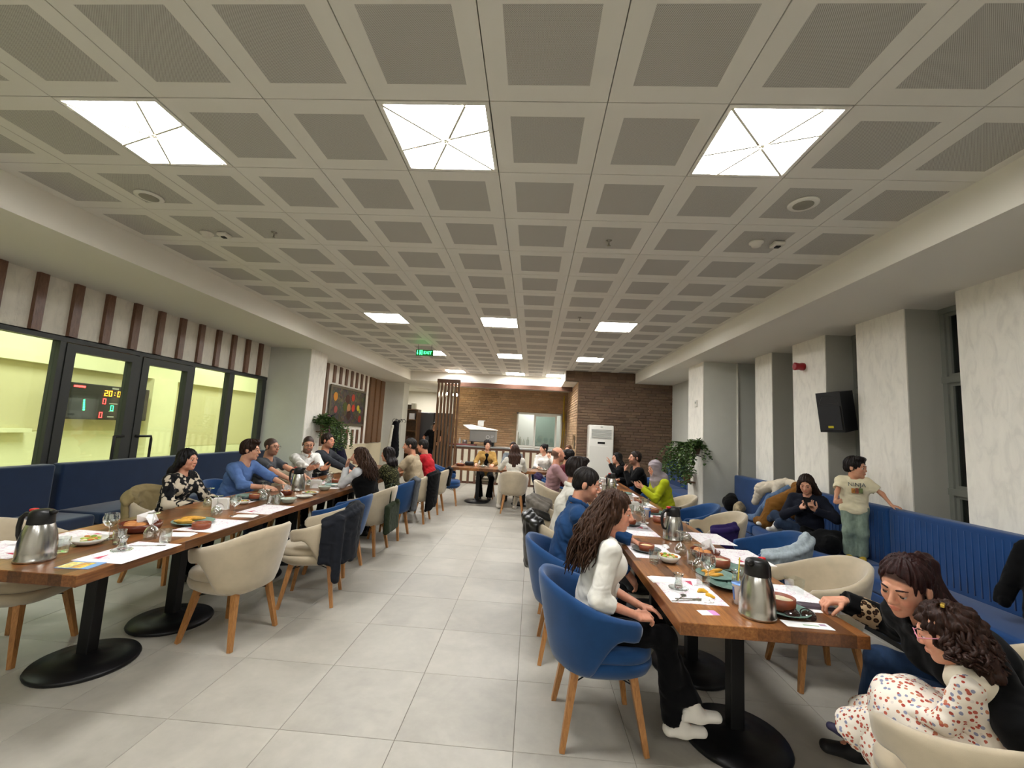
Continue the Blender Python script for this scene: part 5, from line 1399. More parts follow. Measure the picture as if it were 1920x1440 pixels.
def b_salad():
    r = empty('salad_bowl', (0, 0, 0), 0, 'x', 'bowl')
    MB().lathe([(0, 0), (.035, 0), (.055, .012), (.075, .045), (.073, .046), (.052, .016), (0, .006)], 32, cap=False).obj('bowl', M_cer, r, True)
    blobs(random.Random(4), 9, .05, .036, ['7C9A34', 'A8B84A', 'C87838', 'D8C8A0'], 'salad', r); return r
salad = proto('salad', b_salad)
def b_empty():
    return single('bowl', 'bowl', MB().lathe([(0, 0), (.035, 0), (.055, .012), (.075, .045), (.073, .046), (.052, .016), (0, .006)], 32, cap=False), mat('pale_teal_bowl', 'B9C4B6', .25))
bowl = proto('bowl', b_empty)
def b_pastry():
    r = empty('plate_of_pastries', (0, 0, 0), 0, 'x', 'plate')
    R = .115; MB().lathe([(0, 0), (R * .55, 0), (R * .6, .004), (R * .97, .018), (R, .022), (R * .96, .0225), (R * .62, .009), (0, .007)], 40, cap=False).obj('plate', M_teal, r, True)
    rr = random.Random(9); me = None
    for k in range(9):
        a = rr.uniform(-.4, .4) + (.2 if k % 2 else 0); x, y = rr.uniform(-.055, .02), rr.uniform(-.05, .05); z = .018 + .008 * (k // 3)
        d = Vector((math.cos(a), math.sin(a), .05)) * .048; p = Vector((x, y, z)); MB().tube([p - d, p - d * .5, p, p + d * .5, p + d], [.004, .011, .013, .011, .004], 8).obj('pastry', mat('golden_pastry', 'D09A3C', .5, noise=(40, .2)), r, True)
    return r
pastry = proto('pastry', b_pastry)
def b_bread():
    r = empty('bread_bowl', (0, 0, 0), 0, 'x', 'bowl')
    MB().lathe([(0, 0), (.075, 0), (.09, .012), (.10, .055), (.096, .056), (.085, .016), (0, .008)], 36, cap=False).obj('bowl', mat('brown_glazed_bowl', '5C2A1C', .25), r, True)
    for x, y, s in ((-.04, .02, .034), (.0, -.035, .032), (-.045, -.03, .03)):
        MB().lathe([(0, -s * .5), (s * .9, -s * .3), (s, 0), (s * .8, s * .5), (s * .4, s * .72), (0, s * .75)], 16, (x, y, .04), cap=False).obj('bun', mat('bread_crust', 'B87A44', .55, noise=(30, .15)), r, True)
    for (x, y, a, t) in ((.03, .03, .3, .25), (.055, -.02, 1.2, -.2)):
        m = MB(); M = Matrix.Translation((x, y, .045)) @ Matrix.Rotation(a, 4, 'Z') @ Matrix.Rotation(t, 4, 'X')
        m.add([M @ Vector(p) for p in ((-.05, 0, 0), (.055, .004, 0), (.02, .012, .085), (-.055, .01, .06), (0, -.012, .03))], [(0, 4, 3), (4, 1, 2), (4, 2, 3), (0, 1, 4)]); m.obj('napkin', M_paper, r)
    return r
bread = proto('bread', b_bread)
def b_kettle():
    r = empty('vacuum_jug', (0, 0, 0), 0, 'x', 'jug')
    MB().lathe([(0, 0), (.080, 0), (.083, .004), (.083, .014), (.080, .018), (.081, .05), (.078, .10), (.069, .15), (.057, .188), (.054, .195)], 48, cap=False).obj('body', M_steel, r, True)
    MB().lathe([(.0545, .190), (.056, .194), (.053, .235), (.051, .252), (.046, .262), (.030, .268), (0, .269)], 40, cap=False).obj('lid', M_blackp, r, True)
    MB().tube([(.045, 0, .252), (.068, 0, .256), (.080, 0, .262)], [.016, .012, .004], 8).obj('spout', M_blackp, r, True)
    MB().rbox((-.062, -.014, .254), (-.030, .014, .270), .005).obj('button', mat('red_button', 'C8282C', .4), r, True)
    MB().tube([(-.048, 0, .236), (-.085, 0, .238), (-.106, 0, .215), (-.112, 0, .17), (-.108, 0, .125), (-.095, 0, .095), (-.078, 0, .09)], [.012, .0125, .0125, .012, .011, .010, .008], 10).obj('handle', M_blackp, r, True)
    return r
kettle = proto('kettle', b_kettle)
def b_ayran():
    r = empty('yoghurt_drink', (0, 0, 0), 0, 'x', 'cup')
    MB().lathe([(0, 0), (.026, 0), (.034, .10), (.036, .101)], 28, cap=False).obj('cup', M_paper, r, True)
    m = MB(); n = 14
    vs = [(( .0262 + .0081 * z / .1) * math.cos(a) * 1.012, (.0262 + .0081 * z / .1) * math.sin(a) * 1.012, z) for z in (.02, .085) for a in np.linspace(-.9, .9, n)]
    m.add(vs, [(i, i + 1, n + i + 1, n + i) for i in range(n - 1)]); 
    m.add([(-x, -y, z) for x, y, z in vs], [(i, i + 1, n + i + 1, n + i) for i in range(n - 1)]); m.obj('label_print', mat('blue_print', '3C62A0', .4, noise=(50, .5)), r, True)
    MB().lathe([(.0365, .099), (.037, .102), (0, .103)], 28, cap=False).obj('foil_lid', mat('blue_foil', '6A92CC', .3, .4), r, True)
    return r
ayran = proto('ayran', b_ayran)
def b_napk():
    r = empty('napkin_holder', (0, 0, 0), 0, 'x', 'napkin holder')
    for y in (-.028, .028):
        m = MB(); out = [(-.06, 0), (-.06, .085), (-.052, .095), (.052, .095), (.06, .085), (.06, 0)]; n = 12
        inn = [(.042 * math.cos(a), .062 * math.sin(a)) for a in np.linspace(math.pi, 0, n)]
        pts = out + list(reversed(inn)); k = len(pts)
        for dy in (-.0015, .0015): m.add([(x, y + dy, z) for x, z in pts], [])
        b0 = 0
        m.f += [tuple([i, (i + 1) % k, k + (i + 1) % k, k + i]) for i in range(k)]; m.m += [0] * k
        for off in (0, k):
            o_ = list(range(6)); arc = list(range(6, 6 + n))   # strips between outline and arch
            m.f += [(off + 0, off + 1, off + 17 - 0, ), ]; m.m += [0]
            seq = [17, 16, 15, 14, 13, 12, 11, 10, 9, 8, 7, 6]
            for i in range(11):
                o1 = 1 if i < 3 else 2 if i < 5 else 3 if i < 8 else 4
                m.f.append((off + o1, off + seq[i], off + seq[i + 1])); m.m.append(0)
            for a_, b_, c_ in ((1, 2, seq[3]), (2, 3, seq[5]), (3, 4, seq[8]), (4, 5, seq[11])): m.f.append((off + a_, off + b_, off + c_)); m.m.append(0)
        m.obj('side_panel', M_cer, r)
    MB().box((-.06, -.028, 0), (.06, .028, .004)).obj('base', M_cer, r)
    m = MB()
    for k in range(8): m.box((-.055, -.022 + k * .0056, .004), (.055, -.0195 + k * .0056, .10 - .003 * (k % 3)))
    o = m.obj('napkins', M_paper, r); o['kind'] = 'stuff'; return r
napk = proto('napk', b_napk)
def mat_print():
    m = bpy.data.materials.new('placemat_print'); t = NT(m); t.b.inputs['Roughness'].default_value = .7
    v = t.coord(); n = t.noise(v, 22, 3, .6, 1); k = t.noise(v, 90, 2, .5)
    c = t.ramp(n, [(.0, 'F0ECEC'), (.56, 'F0ECEC'), (.62, 'D8BCC8'), (.68, 'EEE6E8')]); t.col(t.mix(t.ramp(k, [(.62, (0, 0, 0, 1)), (.66, (.5, .5, .5, 1))]), c, 'B08CA0')); return m
M_mat = mat_print()
def b_mat():
    r = empty('placemat', (0, 0, 0), 0, 'x', 'placemat')
    MB().box((-.20, -.145, 0), (.20, .145, .001)).obj('sheet', M_mat, r)
    m = MB(); m.add([(.07, -.06, .0013), (.15, -.04, .0013), (.15, -.08, .0013)], [(0, 2, 1)]); m.obj('red_logo', mat('logo_red', 'C0405A', .7), r)
    return r
pmat = proto('pmat', b_mat)
def cutlery(kind):
    def f():
        m = MB()
        if kind == 'knife': m.rbox((-.10, -.006, 0), (-.01, .006, .004), .002); m.rbox((-.01, -.009, .001), (.10, .009, .003), .001)
        elif kind == 'fork':
            m.rbox((-.10, -.004, .001), (.05, .004, .004), .0015); m.rbox((.045, -.011, .001), (.062, .011, .004), .0015)
            for k in range(4): m.box((.06, -.0105 + k * .006, .001), (.095, -.0075 + k * .006, .0035))
        else:
            m.rbox((-.07, -.003, .001), (.03, .003, .004), .0012); m.lathe([(0, .0015), (.011, .002), (.015, .006), (.013, .0055), (0, .003)], 16, (0, 0, 0), 0, Matrix.Translation((.045, 0, 0)) @ Matrix.Diagonal((1.4, 1, 1, 1)), cap=False)
        return single(kind, 'cutlery', m, M_steel, False)
    return f
knife = proto('knife', cutlery('knife')); fork = proto('fork', cutlery('fork')); spoon = proto('spoon', cutlery('spoon'))
def b_crump():
    bm = bmesh.new(); bmesh.ops.create_icosphere(bm, subdivisions=3, radius=.03); rr = random.Random(2)
    for v in bm.verts: v.co = v.co * rr.uniform(.72, 1.15); v.co.z = abs(v.co.z) * .75
    o = single('crumpled_napkin', 'napkin', MB().bm(bm), M_paper, False); return o
crump = proto('crump', b_crump)
pnap = proto('pnap', lambda: single('paper_napkin', 'napkin', MB().rbox((-.085, -.05, 0), (.085, .05, .003), .0012, seg=1).rbox((-.08, -.046, .003), (.07, .05, .005), .0012, 0, Matrix.Rotation(.04, 4, 'Z'), 1), M_paper, False))
lemon = proto('lemon', lambda: single('orange_peel', 'fruit', MB().tube([(-.028, 0, .008), (-.012, .014, .012), (.01, .016, .012), (.028, 0, .008)], [.004, .011, .011, .004], 8), mat('orange_peel', 'D8A82A', .5)))

def put(f, uv, lab, rz=0, **k): return f(uv[0], uv[1], lab, rz, **k)
# --- right table, near half, placed one by one
put(kettle, (1.130, 2.223, 0.750), 'largest steel vacuum jug with red button, near end of the right table', math.radians(215))
put(kettle, (1.206, 3.701, 0.750), 'steel vacuum jug in the middle of the right table', math.radians(20))
put(kettle, (1.222, 6.585, 0.750), 'steel vacuum jug at the far part of the right table', math.radians(40))
put(kettle, (-2.652, 2.249, 0.750), 'steel vacuum jug at the near end of the left table', math.radians(5))
put(kettle, (-2.712, 4.918, 0.750), 'steel vacuum jug before the man in the grey t-shirt', math.radians(-5))
put(pmat, (0.897, 2.518, 0.750), 'paper placemat with orange peels, nearest on the right table', math.radians(90))
put(pmat, (0.904, 3.295, 0.750), 'paper placemat under the clay dish beside the curly haired woman', math.radians(90))
put(pmat, (1.570, 3.305, 0.750), 'paper placemat in front of the denim draped chair', math.radians(-90))
put(pmat, (1.469, 2.521, 0.750), 'paper placemat beside the leopard cuffed hand', math.radians(-90))
put(pmat, (1.553, 3.829, 0.750), 'paper placemat at the middle jug, before the purple cloth chair', math.radians(-90))
put(pmat, (0.980, 3.961, 0.750), 'paper placemat in front of the man in navy', math.radians(90))
put(tea, (0.850, 2.509, 0.750), 'empty tea glass on saucer on the nearest right placemat')
put(spoon, (0.818, 2.382, 0.750), 'teaspoon across the nearest right placemat', .9)
put(fork, (0.852, 2.353, 0.750), 'fork lying on the nearest right placemat', .25); put(knife, (0.884, 2.380, 0.750), 'knife lying on the nearest right placemat', .15)
put(lemon, (0.971, 2.478, 0.750), 'orange peel on the nearest right placemat', 0); put(lemon, (0.995, 2.430, 0.750), 'second orange peel beside the crumpled napkin', 2.0)
put(crump, (0.949, 2.364, 0.750), 'crumpled napkin beside the orange peels')
put(pnap, (0.815, 2.655, 0.750), 'folded napkin at the head of the nearest right placemat', .1)
c = empty('card', (0.894, 2.216, 0.750), .15, 'small pink and white card on the near edge of the right table', 'card')
MB().box((-.045, -.028, 0), (.045, .028, .0012)).obj('sheet', M_paper, c); MB().box((.01, -.028, .0012), (.045, .028, .0015)).obj('print', mat('card_pink', 'C88AC0', .6), c)
put(wine, (1.063, 2.635, 0.750), 'standing wine glass nearest on the right table'); put(wined, (1.101, 2.870, 0.750), 'upturned wine glass beside the salad bowl')
put(sqcup, (1.012, 2.582, 0.750), 'clear square plastic cup beside the standing wine glass', .3)
put(salad, (0.963, 3.038, 0.750), 'bowl of salad on the right table edge'); put(tumbler, (0.850, 2.989, 0.750), 'water tumbler beside the salad bowl')
put(darkp, (0.875, 3.274, 0.750), 'dark plate under a clay dish beside the curly haired woman'); put(clay, (0.870, 3.256, 0.762), 'clay dish of baked cheese on a dark plate', z=.762)
put(crump, (1.059, 3.421, 0.750), 'crumpled napkin behind the salad bowl', 1.0)
put(bread, (1.271, 3.208, 0.750), 'brown bread bowl with a bun and napkin, right table', 0); put(wined, (1.113, 3.249, 0.750), 'upturned wine glass before the bread bowl')
put(tumbler, (1.120, 3.039, 0.750), 'tumbler in front of the bread bowl'); put(wined, (1.286, 3.620, 0.750), 'upturned wine glass beside the middle jug')
put(clayd, (1.277, 2.977, 0.762), 'clay dish of melted cheese on a teal plate', z=.762); put(tealp, (1.297, 2.977, 0.750), 'teal plate under the melted cheese dish')
put(pastry, (1.168, 2.785, 0.750), 'teal plate with golden pastries on the right table', .4); put(tealp, (1.173, 2.623, 0.750), 'empty teal plate behind the yoghurt drink')
put(ayran, (1.113, 2.367, 0.750), 'white and blue yoghurt drink cup beside the largest jug', 2.6); put(ayran, (1.221, 4.548, 0.750), 'white and blue yoghurt drink cup before the man in navy', 2.6)
put(tea, (1.228, 2.651, 0.750), 'tea glass behind the yoghurt drink'); put(tumbler, (1.327, 2.743, 0.750), 'tumbler behind the largest jug')
MB().tube([(0, 0, .015), (.01, .0, .16)], .0035, 6).obj('straw', mat('yellow_straw', 'D8C030', .5)); o = bpy.data.objects['straw']; o.location = (1.222, 2.613, 0.760); tag(o, 'yellow straw standing in the tea glass', 'straw')
put(clayd, (1.291, 2.316, 0.762), 'clay dish of mashed dip beside the largest jug', z=.762, scale=(1.1, 1.1, 1.1)); put(tealp, (1.298, 2.296, 0.750), 'teal plate under the mashed dip dish')
put(sqcup, (1.526, 2.594, 0.750), 'clear square plastic cup on the right placemat', .2, scale=(1.3, 1.3, 1.2))
# sunglasses, case, leaflet
sg = empty('sunglasses', (1.342, 2.242, 0.750), math.radians(-8), 'dark oversized sunglasses lying upside down on the right table', 'sunglasses')
for sx in (-1, 1):
    m = MB(); m.lathe([(0, .006), (.028, .004), (.031, 0)], 20, (sx * .036, 0, .02), 0, Matrix.Rotation(.5, 4, 'X'), cap=False); m.obj('lens', mat('dark_lens', '2A1C18', .05), sg, True)
    MB().tube([(sx * .036 + .032 * math.cos(a), .032 * math.sin(a) * .88, .02 + .48 * .032 * math.sin(a)) for a in np.linspace(0, 6.283, 21)], .0028, 6, cap=False).obj('rim', mat('tortoise', '1A100C', .2), sg, True)
    MB().tube([(sx * .067, .01, .024), (sx * .070, .07, .008), (sx * .060, .13, .004)], .0028, 6).obj('temple', mat('tortoise', '1A100C', .2), sg, True)
c = MB().rbox((-.085, -.03, 0), (.085, .03, .018), .008).obj('glasses_case', mat('purple_grey_case', '4A4048', .5)); c.location = (1.509, 2.385, 0.750); c.rotation_euler = (0, 0, -.1); tag(c, 'flat grey purple case under the leopard cuffed hand', 'case')
c = empty('leaflet', (1.323, 2.158, 0.750), math.radians(-2), 'white folded leaflet at the near edge of the right table', 'leaflet')
MB().rbox((-.105, -.035, 0), (.105, .035, .002), .0008, seg=1).obj('sheet', M_paper, c); MB().box((-.02, -.01, .002), (.05, .0, .0023)).obj('print', mat('leaflet_green', '9AB08A', .7), c)
MB().box((.06, .0, .002), (.09, .02, .0023)).obj('print', mat('leaflet_mauve', 'A88AA0', .7), c)
# --- left table near end
put(pmat, (-2.334, 2.479, 0.750), 'paper placemat nearest the aisle corner of the left table', math.radians(-90)); put(pmat, (-2.919, 2.636, 0.750), 'paper placemat behind the near left jug', math.radians(90))
put(pmat, (-2.984, 2.375, 0.750), 'paper placemat at the near left end beside the jug', math.radians(0))
c = empty('booklet', (-2.356, 2.222, 0.750), math.radians(5), 'colourful booklet with yellow and blue print at the left table corner', 'booklet')
MB().box((-.085, -.055, 0), (.085, .055, .003)).obj('cover', mat('booklet_blue', '7AA0CC', .5), c)
for k, (a, b, cc) in enumerate(((-.08, -.02, 'D8C878'), (-.015, .02, 'C89848'), (.022, .045, 'D8B848'))): MB().box((a, -.05, .003), (b, .04, .0034)).obj('print', mat('bk_' + cc, cc, .6, noise=(60, .4)), c)
put(wine, (-2.678, 2.673, 0.750), 'standing wine glass at the near end of the left table'); put(tumbler, (-2.540, 2.605, 0.750), 'tumbler beside the near left wine glass'); put(tea, (-2.389, 2.477, 0.750), 'tea glass on saucer on the near left placemat')
put(fork, (-2.347, 2.604, 0.750), 'fork on the near left placemat', .3); put(salad, (-2.694, 2.566, 0.750), 'bowl with food scraps behind the near left placemat', scale=(1.2, 1.2, .8)); put(tumbler, (-2.663, 2.388, 0.750), 'low glass beside the near left jug')
put(bread, (-2.702, 2.916, 0.750), 'brown bread bowl with paper napkins, left table', .8, scale=(1.25, 1.25, 1.0)); put(wined, (-2.472, 2.755, 0.750), 'upturned wine glass before the left bread bowl'); put(tumbler, (-2.313, 2.689, 0.750), 'tumbler beside the upturned glass, left table')
put(pnap, (-2.377, 2.882, 0.750), 'paper napkin beside the left tumbler', .2); put(pastry, (-2.540, 3.188, 0.750), 'teal plate of fried pastries, left table', .3, scale=(1.2, 1.2, 1.1)); put(clayr, (-2.383, 3.073, 0.750), 'small clay dish of sauce, left table', scale=(1.2, 1.2, 1.2))
put(pmat, (-2.375, 3.182, 0.750), 'paper placemat under the small clay dish, left table', math.radians(-90)); put(napk, (-2.731, 3.719, 0.750), 'white napkin holder, left table', .3); put(wine, (-2.449, 3.502, 0.750), 'standing wine glass beside the left napkin holder')
put(wined, (-2.902, 3.792, 0.750), 'upturned wine glass behind the left napkin holder'); put(wined, (-2.571, 3.462, 0.750), 'upturned glass beside the fried pastries'); put(pnap, (-2.366, 3.528, 0.750), 'paper napkin at the aisle edge of the left table', .2)
put(pmat, (-2.383, 3.840, 0.750), 'paper placemat in front of the coat draped chair', math.radians(-90)); put(tealp, (-2.914, 4.352, 0.750), 'teal plate of greens before the man in light blue'); put(darkp, (-2.763, 4.238, 0.750), 'dark plate under a clay dish, left table'); put(clay, (-2.759, 4.230, 0.762), 'clay dish on a dark plate, left table', z=.762)
put(salad, (-2.723, 4.000, 0.750), 'small salad bowl, left table', 1.0, scale=(.8, .8, .7)); put(wined, (-2.801, 4.397, 0.750), 'upturned glass before the man in light blue'); put(tumbler, (-2.510, 4.078, 0.750), 'tumbler on the aisle side, left table'); put(tumbler, (-2.449, 4.101, 0.750), 'second tumbler on the aisle side, left table')
put(bowl, (-2.387, 4.185, 0.750), 'pale empty bowl, left table'); put(bread, (-2.660, 4.605, 0.750), 'brown bowl of sugar cubes and paper, left table', 2.0, scale=(.7, .7, .9)); put(wined, (-2.506, 4.237, 0.750), 'upturned glass beside the brown bowl')
put(whitep, (-2.408, 4.518, 0.750), 'small plate with orange food, left table'); put(salad, (-2.452, 4.731, 0.750), 'plate of eggs and fruit, left table', .5, scale=(1.2, 1.2, .6)); put(napk, (-2.631, 5.190, 0.750), 'white napkin holder before the man in the white shirt', .2)
put(clay, (-2.645, 5.728, 0.750), 'clay dish before the woman in the black vest'); put(bowl, (-2.464, 5.073, 0.750), 'pale bowl before the woman in the black vest'); put(whitep, (-2.457, 5.423, 0.750), 'small plate by the elbow of the woman in the vest')
put(tea, (-2.846, 5.940, 0.750), 'tea glass before the man in dark grey'); put(tea, (-2.855, 6.070, 0.750), 'second tea glass before the man in dark grey'); put(wined, (-2.761, 5.281, 0.750), 'upturned glass beside the napkin holder')
# --- farther parts of both tables: one setting per seat
who_l = [(-2.50, 5.4, 'the woman in the black vest'), (-2.50, 6.15, 'the woman in the speckled top'), (-2.50, 7.1, 'the man in beige'), (-2.85, 5.6, 'the man in the grey t-shirt'), (-2.85, 7.1, 'the man in dark grey'), (-2.5, 7.9, 'the person in red'), (-2.85, 4.25, 'the woman in floral')]
who_r = [(.98, 4.15, 'the man in white behind navy'), (1.0, 5.15, 'the chair with the grey coat'), (1.0, 6.95, 'the man in pink'), (1.02, 7.75, 'the person in maroon'), (1.38, 5.45, 'the empty blue armchair'), (1.38, 6.3, 'the woman in the headscarf'), (1.36, 7.6, 'the man in black'), (1.36, 8.25, 'the woman in black'), (1.40, 4.85, 'the chair with purple cloth')]
rr = random.Random(21)
for i, (x, y, w) in enumerate(who_l + who_r):
    s_ = 1 if x in (-2.50, -2.5) or (x > 1.2) else -1
    pmat(x, y, 'paper placemat before ' + w, math.radians(-90 * s_))
    f = [tealp, darkp, whitep][i % 3]; f(x - .02, y + .03, ['teal', 'dark', 'small white'][i % 3] + ' plate before ' + w, z=TZ + .0015)
    if i % 2: clay(x - .02, y + .03, 'clay dish on the plate before ' + w, z=TZ + .012)
    tea(x + s_ * -.13, y + .13, 'tea glass on saucer before ' + w)
    fork(x + .02, y - .10, 'fork before ' + w, rr.uniform(-.3, .3))
    if i % 3 == 0: wined(x - s_ * .20, y - .05, 'upturned wine glass before ' + w)
for x, y, w in ((1.18, 5.0, 'before the chair with purple cloth'), (1.17, 6.75, 'between the man in pink and the headscarf'), (-2.66, 6.6, 'between the men in dark grey and beige')):
    napk(x, y, 'white napkin holder ' + w, .1); bread(x + .02, y + .35, 'brown bread bowl ' + w, 1.0); salad(x - .12, y + .15, 'salad bowl ' + w); wine(x + .10, y - .14, 'standing wine glass ' + w); tumbler(x - .06, y - .16, 'tumbler ' + w)
clayr(1.30, 4.42, 'clay dish with a white spoon on the right table'); spoon(1.33, 4.44, 'white handled spoon in the clay dish', .8, z=.79)
jar = empty('spice_jar', (1.19, 5.62, TZ), 0, 'glass jar with an orange lid on the right table', 'jar'); MB().lathe([(0, 0), (.028, 0), (.03, .07), (.022, .085)], 20).obj('jar_body', mat('jar_fill', 'B09070', .3), jar, True); MB().lathe([(.026, .083), (.027, .12), (0, .122)], 20, cap=False).obj('lid', mat('orange_lid', 'B8622A', .45), jar, True)
# far cross table
for x, w in ((-1.05, 'the woman in mustard'), (-.35, 'the woman seen from behind'), (.28, 'the woman with the ponytail')):
    tumbler(x - .10, 9.28, 'tumbler before ' + w); tea(x + .12, 9.3, 'tea glass before ' + w); whitep(x, 9.45, 'small plate before ' + w)
    wined(x + .02, 9.2, 'upturned wine glass before ' + w)
bread(-1.55, 9.35, 'brown bread bowl with napkins at the left end of the far table', 1.2); bread(.45, 9.25, 'brown bread bowl at the right end of the far table', .2)
bg = MB().rbox((-.10, -.05, 0), (.10, .05, .09), .03, seg=3).obj('handbag', mat('black_leather', '121214', .35), None, True); bg.location = (-1.38, 9.55, .75); tag(bg, 'small black handbag on the far table', 'bag')

# ------------------------------------------------------------------ garments
def garment(name, lab, cat, build, m, h=.009, amp=.006, f=60, seed=1, org=None):
    sd = SD(.02); build(sd); V, Fc = sd.mesh(h, disp=folds(amp, seed, f))
    o_ = V.mean(0); o_[2] = V[:, 2].min()
    ob = sd_obj(name, [(V - o_, Fc)], m); ob.location = o_; tag(ob, lab, cat); return ob
def over_chair(cx, cy, face, a0, a1, zo, zi, lab, m, cat='coat', sleeve=None, amp=.006, name='coat', seed=2, r=.019, out=0.0, top=None):
    """garment folded over a chair back between angles a0..a1 (0 = middle of the back)"""
    F = math.radians(face - 90); c, s = math.cos(F), math.sin(F)
    def w(x, y, z): return V3(cx + c * x - s * y, cy + s * x + c * y, z)
    def b(sd):
        n = max(3, int(abs(a1 - a0) / 3.5)); L = None
        for k in range(n + 1):
            a = math.radians(a0 + (a1 - a0) * k / n); t = min(abs(a) / 2.08, 1); zt = .820 - .15 * (t * t * (3 - 2 * t)) + (top or 0)
            R = .297
            hi_o = w((R + .036 + out) * math.sin(a), -(R + .066 + out) * math.cos(a), zt - .02); hi_i = w((R - .04) * math.sin(a), -(R - .005) * math.cos(a), zt - .02)
            ct = w(R * math.sin(a) * .99, -(R + .028) * math.cos(a), zt + .012)
            zlo = zo[0] + (zo[1] - zo[0]) * k / n if isinstance(zo, tuple) else zo
            lo = w((R + .010 + out) * math.sin(a), -(R + .030 + out) * math.cos(a), zlo + .012 * math.sin(1.1 * k))
            sd.cap(hi_o, lo, r, r * 1.1, .02); sd.cap(ct, hi_o, r, r, .015); sd.cap(ct, hi_i, r, r, .015)
            if zi: sd.cap(hi_i, w((R - .055) * math.sin(a), -(R - .07) * math.cos(a), zi), r * .8, r * .8, .02)
            if L: sd.cap(L[0], ct, r, r, .015); sd.cap(L[1], hi_o, r, r, .015); sd.cap(L[2], lo, r, r * 1.1, .015)
            L = (ct, hi_o, lo)
        if sleeve is not None:
            a = math.radians(sleeve); sd.cap(w(.37 * math.sin(a), -.35 * math.cos(a), .74), w(.38 * math.sin(a), -.36 * math.cos(a), zo[0] - .14 if isinstance(zo, tuple) else zo - .14), .045, .036, .03)
    return garment(name, lab, cat, b, m, .009, amp, 60, seed)
over_chair(-1.90, 3.86, 195, -72, 42, (.40, .36), .62, 'charcoal quilted coat hanging over the second aisle chair', cloth('1E2026'), sleeve=-50, seed=4)
over_chair(-1.97, 6.10, 178, -10, 55, .40, None, 'grey fleece jacket over the blue aisle chair', cloth('55585C'), seed=5, out=.01)
over_chair(-1.90, 7.16, 180, -45, 45, (.22, .40), None, 'black coat on the chair of the man in beige', cloth('080809'), seed=6)
over_chair(-1.84, 7.95, 178, -10, 50, .52, None, 'black jacket on the chair of the person in red', cloth('070709'), seed=7)
over_chair(-3.52, 4.10, 0, -60, 60, .42, .6, 'khaki coat over the chair of the woman in floral', cloth('8A7A56'), seed=8)
over_chair(.34, 4.12, 0, -62, 45, .38, None, 'black leather jacket on the chair behind the man in navy', mat('black_leather_jacket', '101010', .3, bump=(40, .3, .003)), amp=.010, seed=9, name='leather_jacket', out=.02)
over_chair(.36, 5.15, 4, -75, 60, (.44, .36), .6, 'grey wool coat spread over a beige chair, right table', cloth('6E6860'), seed=10, out=.02)
over_chair(.44, 7.75, 0, -40, 40, .35, None, 'dark purple coat on the chair of the person in maroon', cloth('2A1C3A'), seed=12)
over_chair(2.12, 4.05, 176, -112, -22, (.60, .56), .62, 'pale washed denim jacket over the blue armchair', cloth('A6B2B8', 'jeans'), cat='jacket', name='denim_jacket', seed=11, amp=.006)
over_chair(2.05, 4.95, 182, -114, -74, .50, .60, 'deep purple cloth over the arm of the beige armchair', cloth('2C2050'), cat='cloth', name='purple_cloth', seed=13)
# olive bag on the fourth aisle chair
def bag(sd):
    sd.box((-1.690, 5.30, .44), (.035, .21, .17), .03, rotm((0, 0, 1), 0), .01); sd.cap((-1.69, 5.14, .58), (-1.66, 5.22, .62), .03, .03); sd.cap((-1.69, 5.46, .58), (-1.66, 5.38, .62), .03, .03)
b_ = garment('tote_bag', 'olive green fabric bag hanging behind the fourth aisle chair', 'bag', bag, cloth('2E3626'), .009, .006, 40, 3)
st = MB().tube([(-1.70, 5.22, .60), (-1.705, 5.25, .78), (-1.73, 5.30, .835), (-1.80, 5.30, .80)], .010, 6).tube([(-1.70, 5.44, .60), (-1.705, 5.42, .78), (-1.73, 5.38, .83), (-1.80, 5.36, .80)], .010, 6)
o = st.obj('strap', cloth('2E3626'), b_, True); o.location = -b_.location
# coats heaped on the right bench
def heap(lab, name, pts, m, amp=.012, seed=1, h=.010, f=55):
    def b(sd):
        for a, c, ra, rb in pts: sd.cap(a, c, ra, rb, .05)
    return garment(name, lab, 'coat' if 'bag' not in name else 'bag', b, m, h, amp, f, seed)
heap('cream wool coat at the top of the coat heap on the blue bench', 'coat', [((3.42, 5.95, 1.08), (3.30, 6.35, .95), .06, .08), ((3.38, 6.0, 1.05), (3.30, 6.12, .72), .06, .06), ((3.30, 6.35, .93), (3.25, 6.42, .74), .07, .05), ((3.42, 5.85, 1.08), (3.40, 5.70, 1.07), .06, .05)], cloth('CFC4B0'), seed=3)
heap('light blue denim jacket in the coat heap on the blue bench', 'denim_jacket', [((3.42, 5.78, 1.06), (3.24, 5.98, .85), .05, .06), ((3.24, 5.98, .85), (3.12, 6.12, .58), .06, .05), ((3.12, 6.12, .57), (3.08, 6.35, .53), .05, .04)], cloth('5A6E8A', 'jeans'), seed=4)
heap('mustard brown coat in the coat heap on the blue bench', 'coat', [((3.42, 5.48, 1.06), (3.40, 5.70, 1.06), .07, .06), ((3.40, 5.55, 1.02), (3.18, 5.76, .80), .09, .11), ((3.18, 5.76, .80), (3.10, 5.82, .58), .11, .10), ((3.10, 5.88, .56), (3.08, 6.02, .55), .07, .06), ((3.40, 5.48, 1.0), (3.28, 5.52, .75), .07, .08)], cloth('7A5222'), seed=5)
heap('black backpack beside the coats on the bench', 'bag', [((3.15, 6.95, .60), (3.22, 7.18, .62), .10, .10), ((3.20, 7.0, .68), (3.25, 7.15, .70), .07, .07)], cloth('0A0A0B'), .008, 6)
heap('beige and brown handbag beside the black backpack', 'handbag', [((3.10, 6.62, .57), (3.20, 6.72, .60), .07, .06), ((3.10, 6.65, .64), (3.18, 6.74, .66), .04, .04)], mat('mottled_bag', 'A09070', .6, noise=(25, .5)), .008, 7)
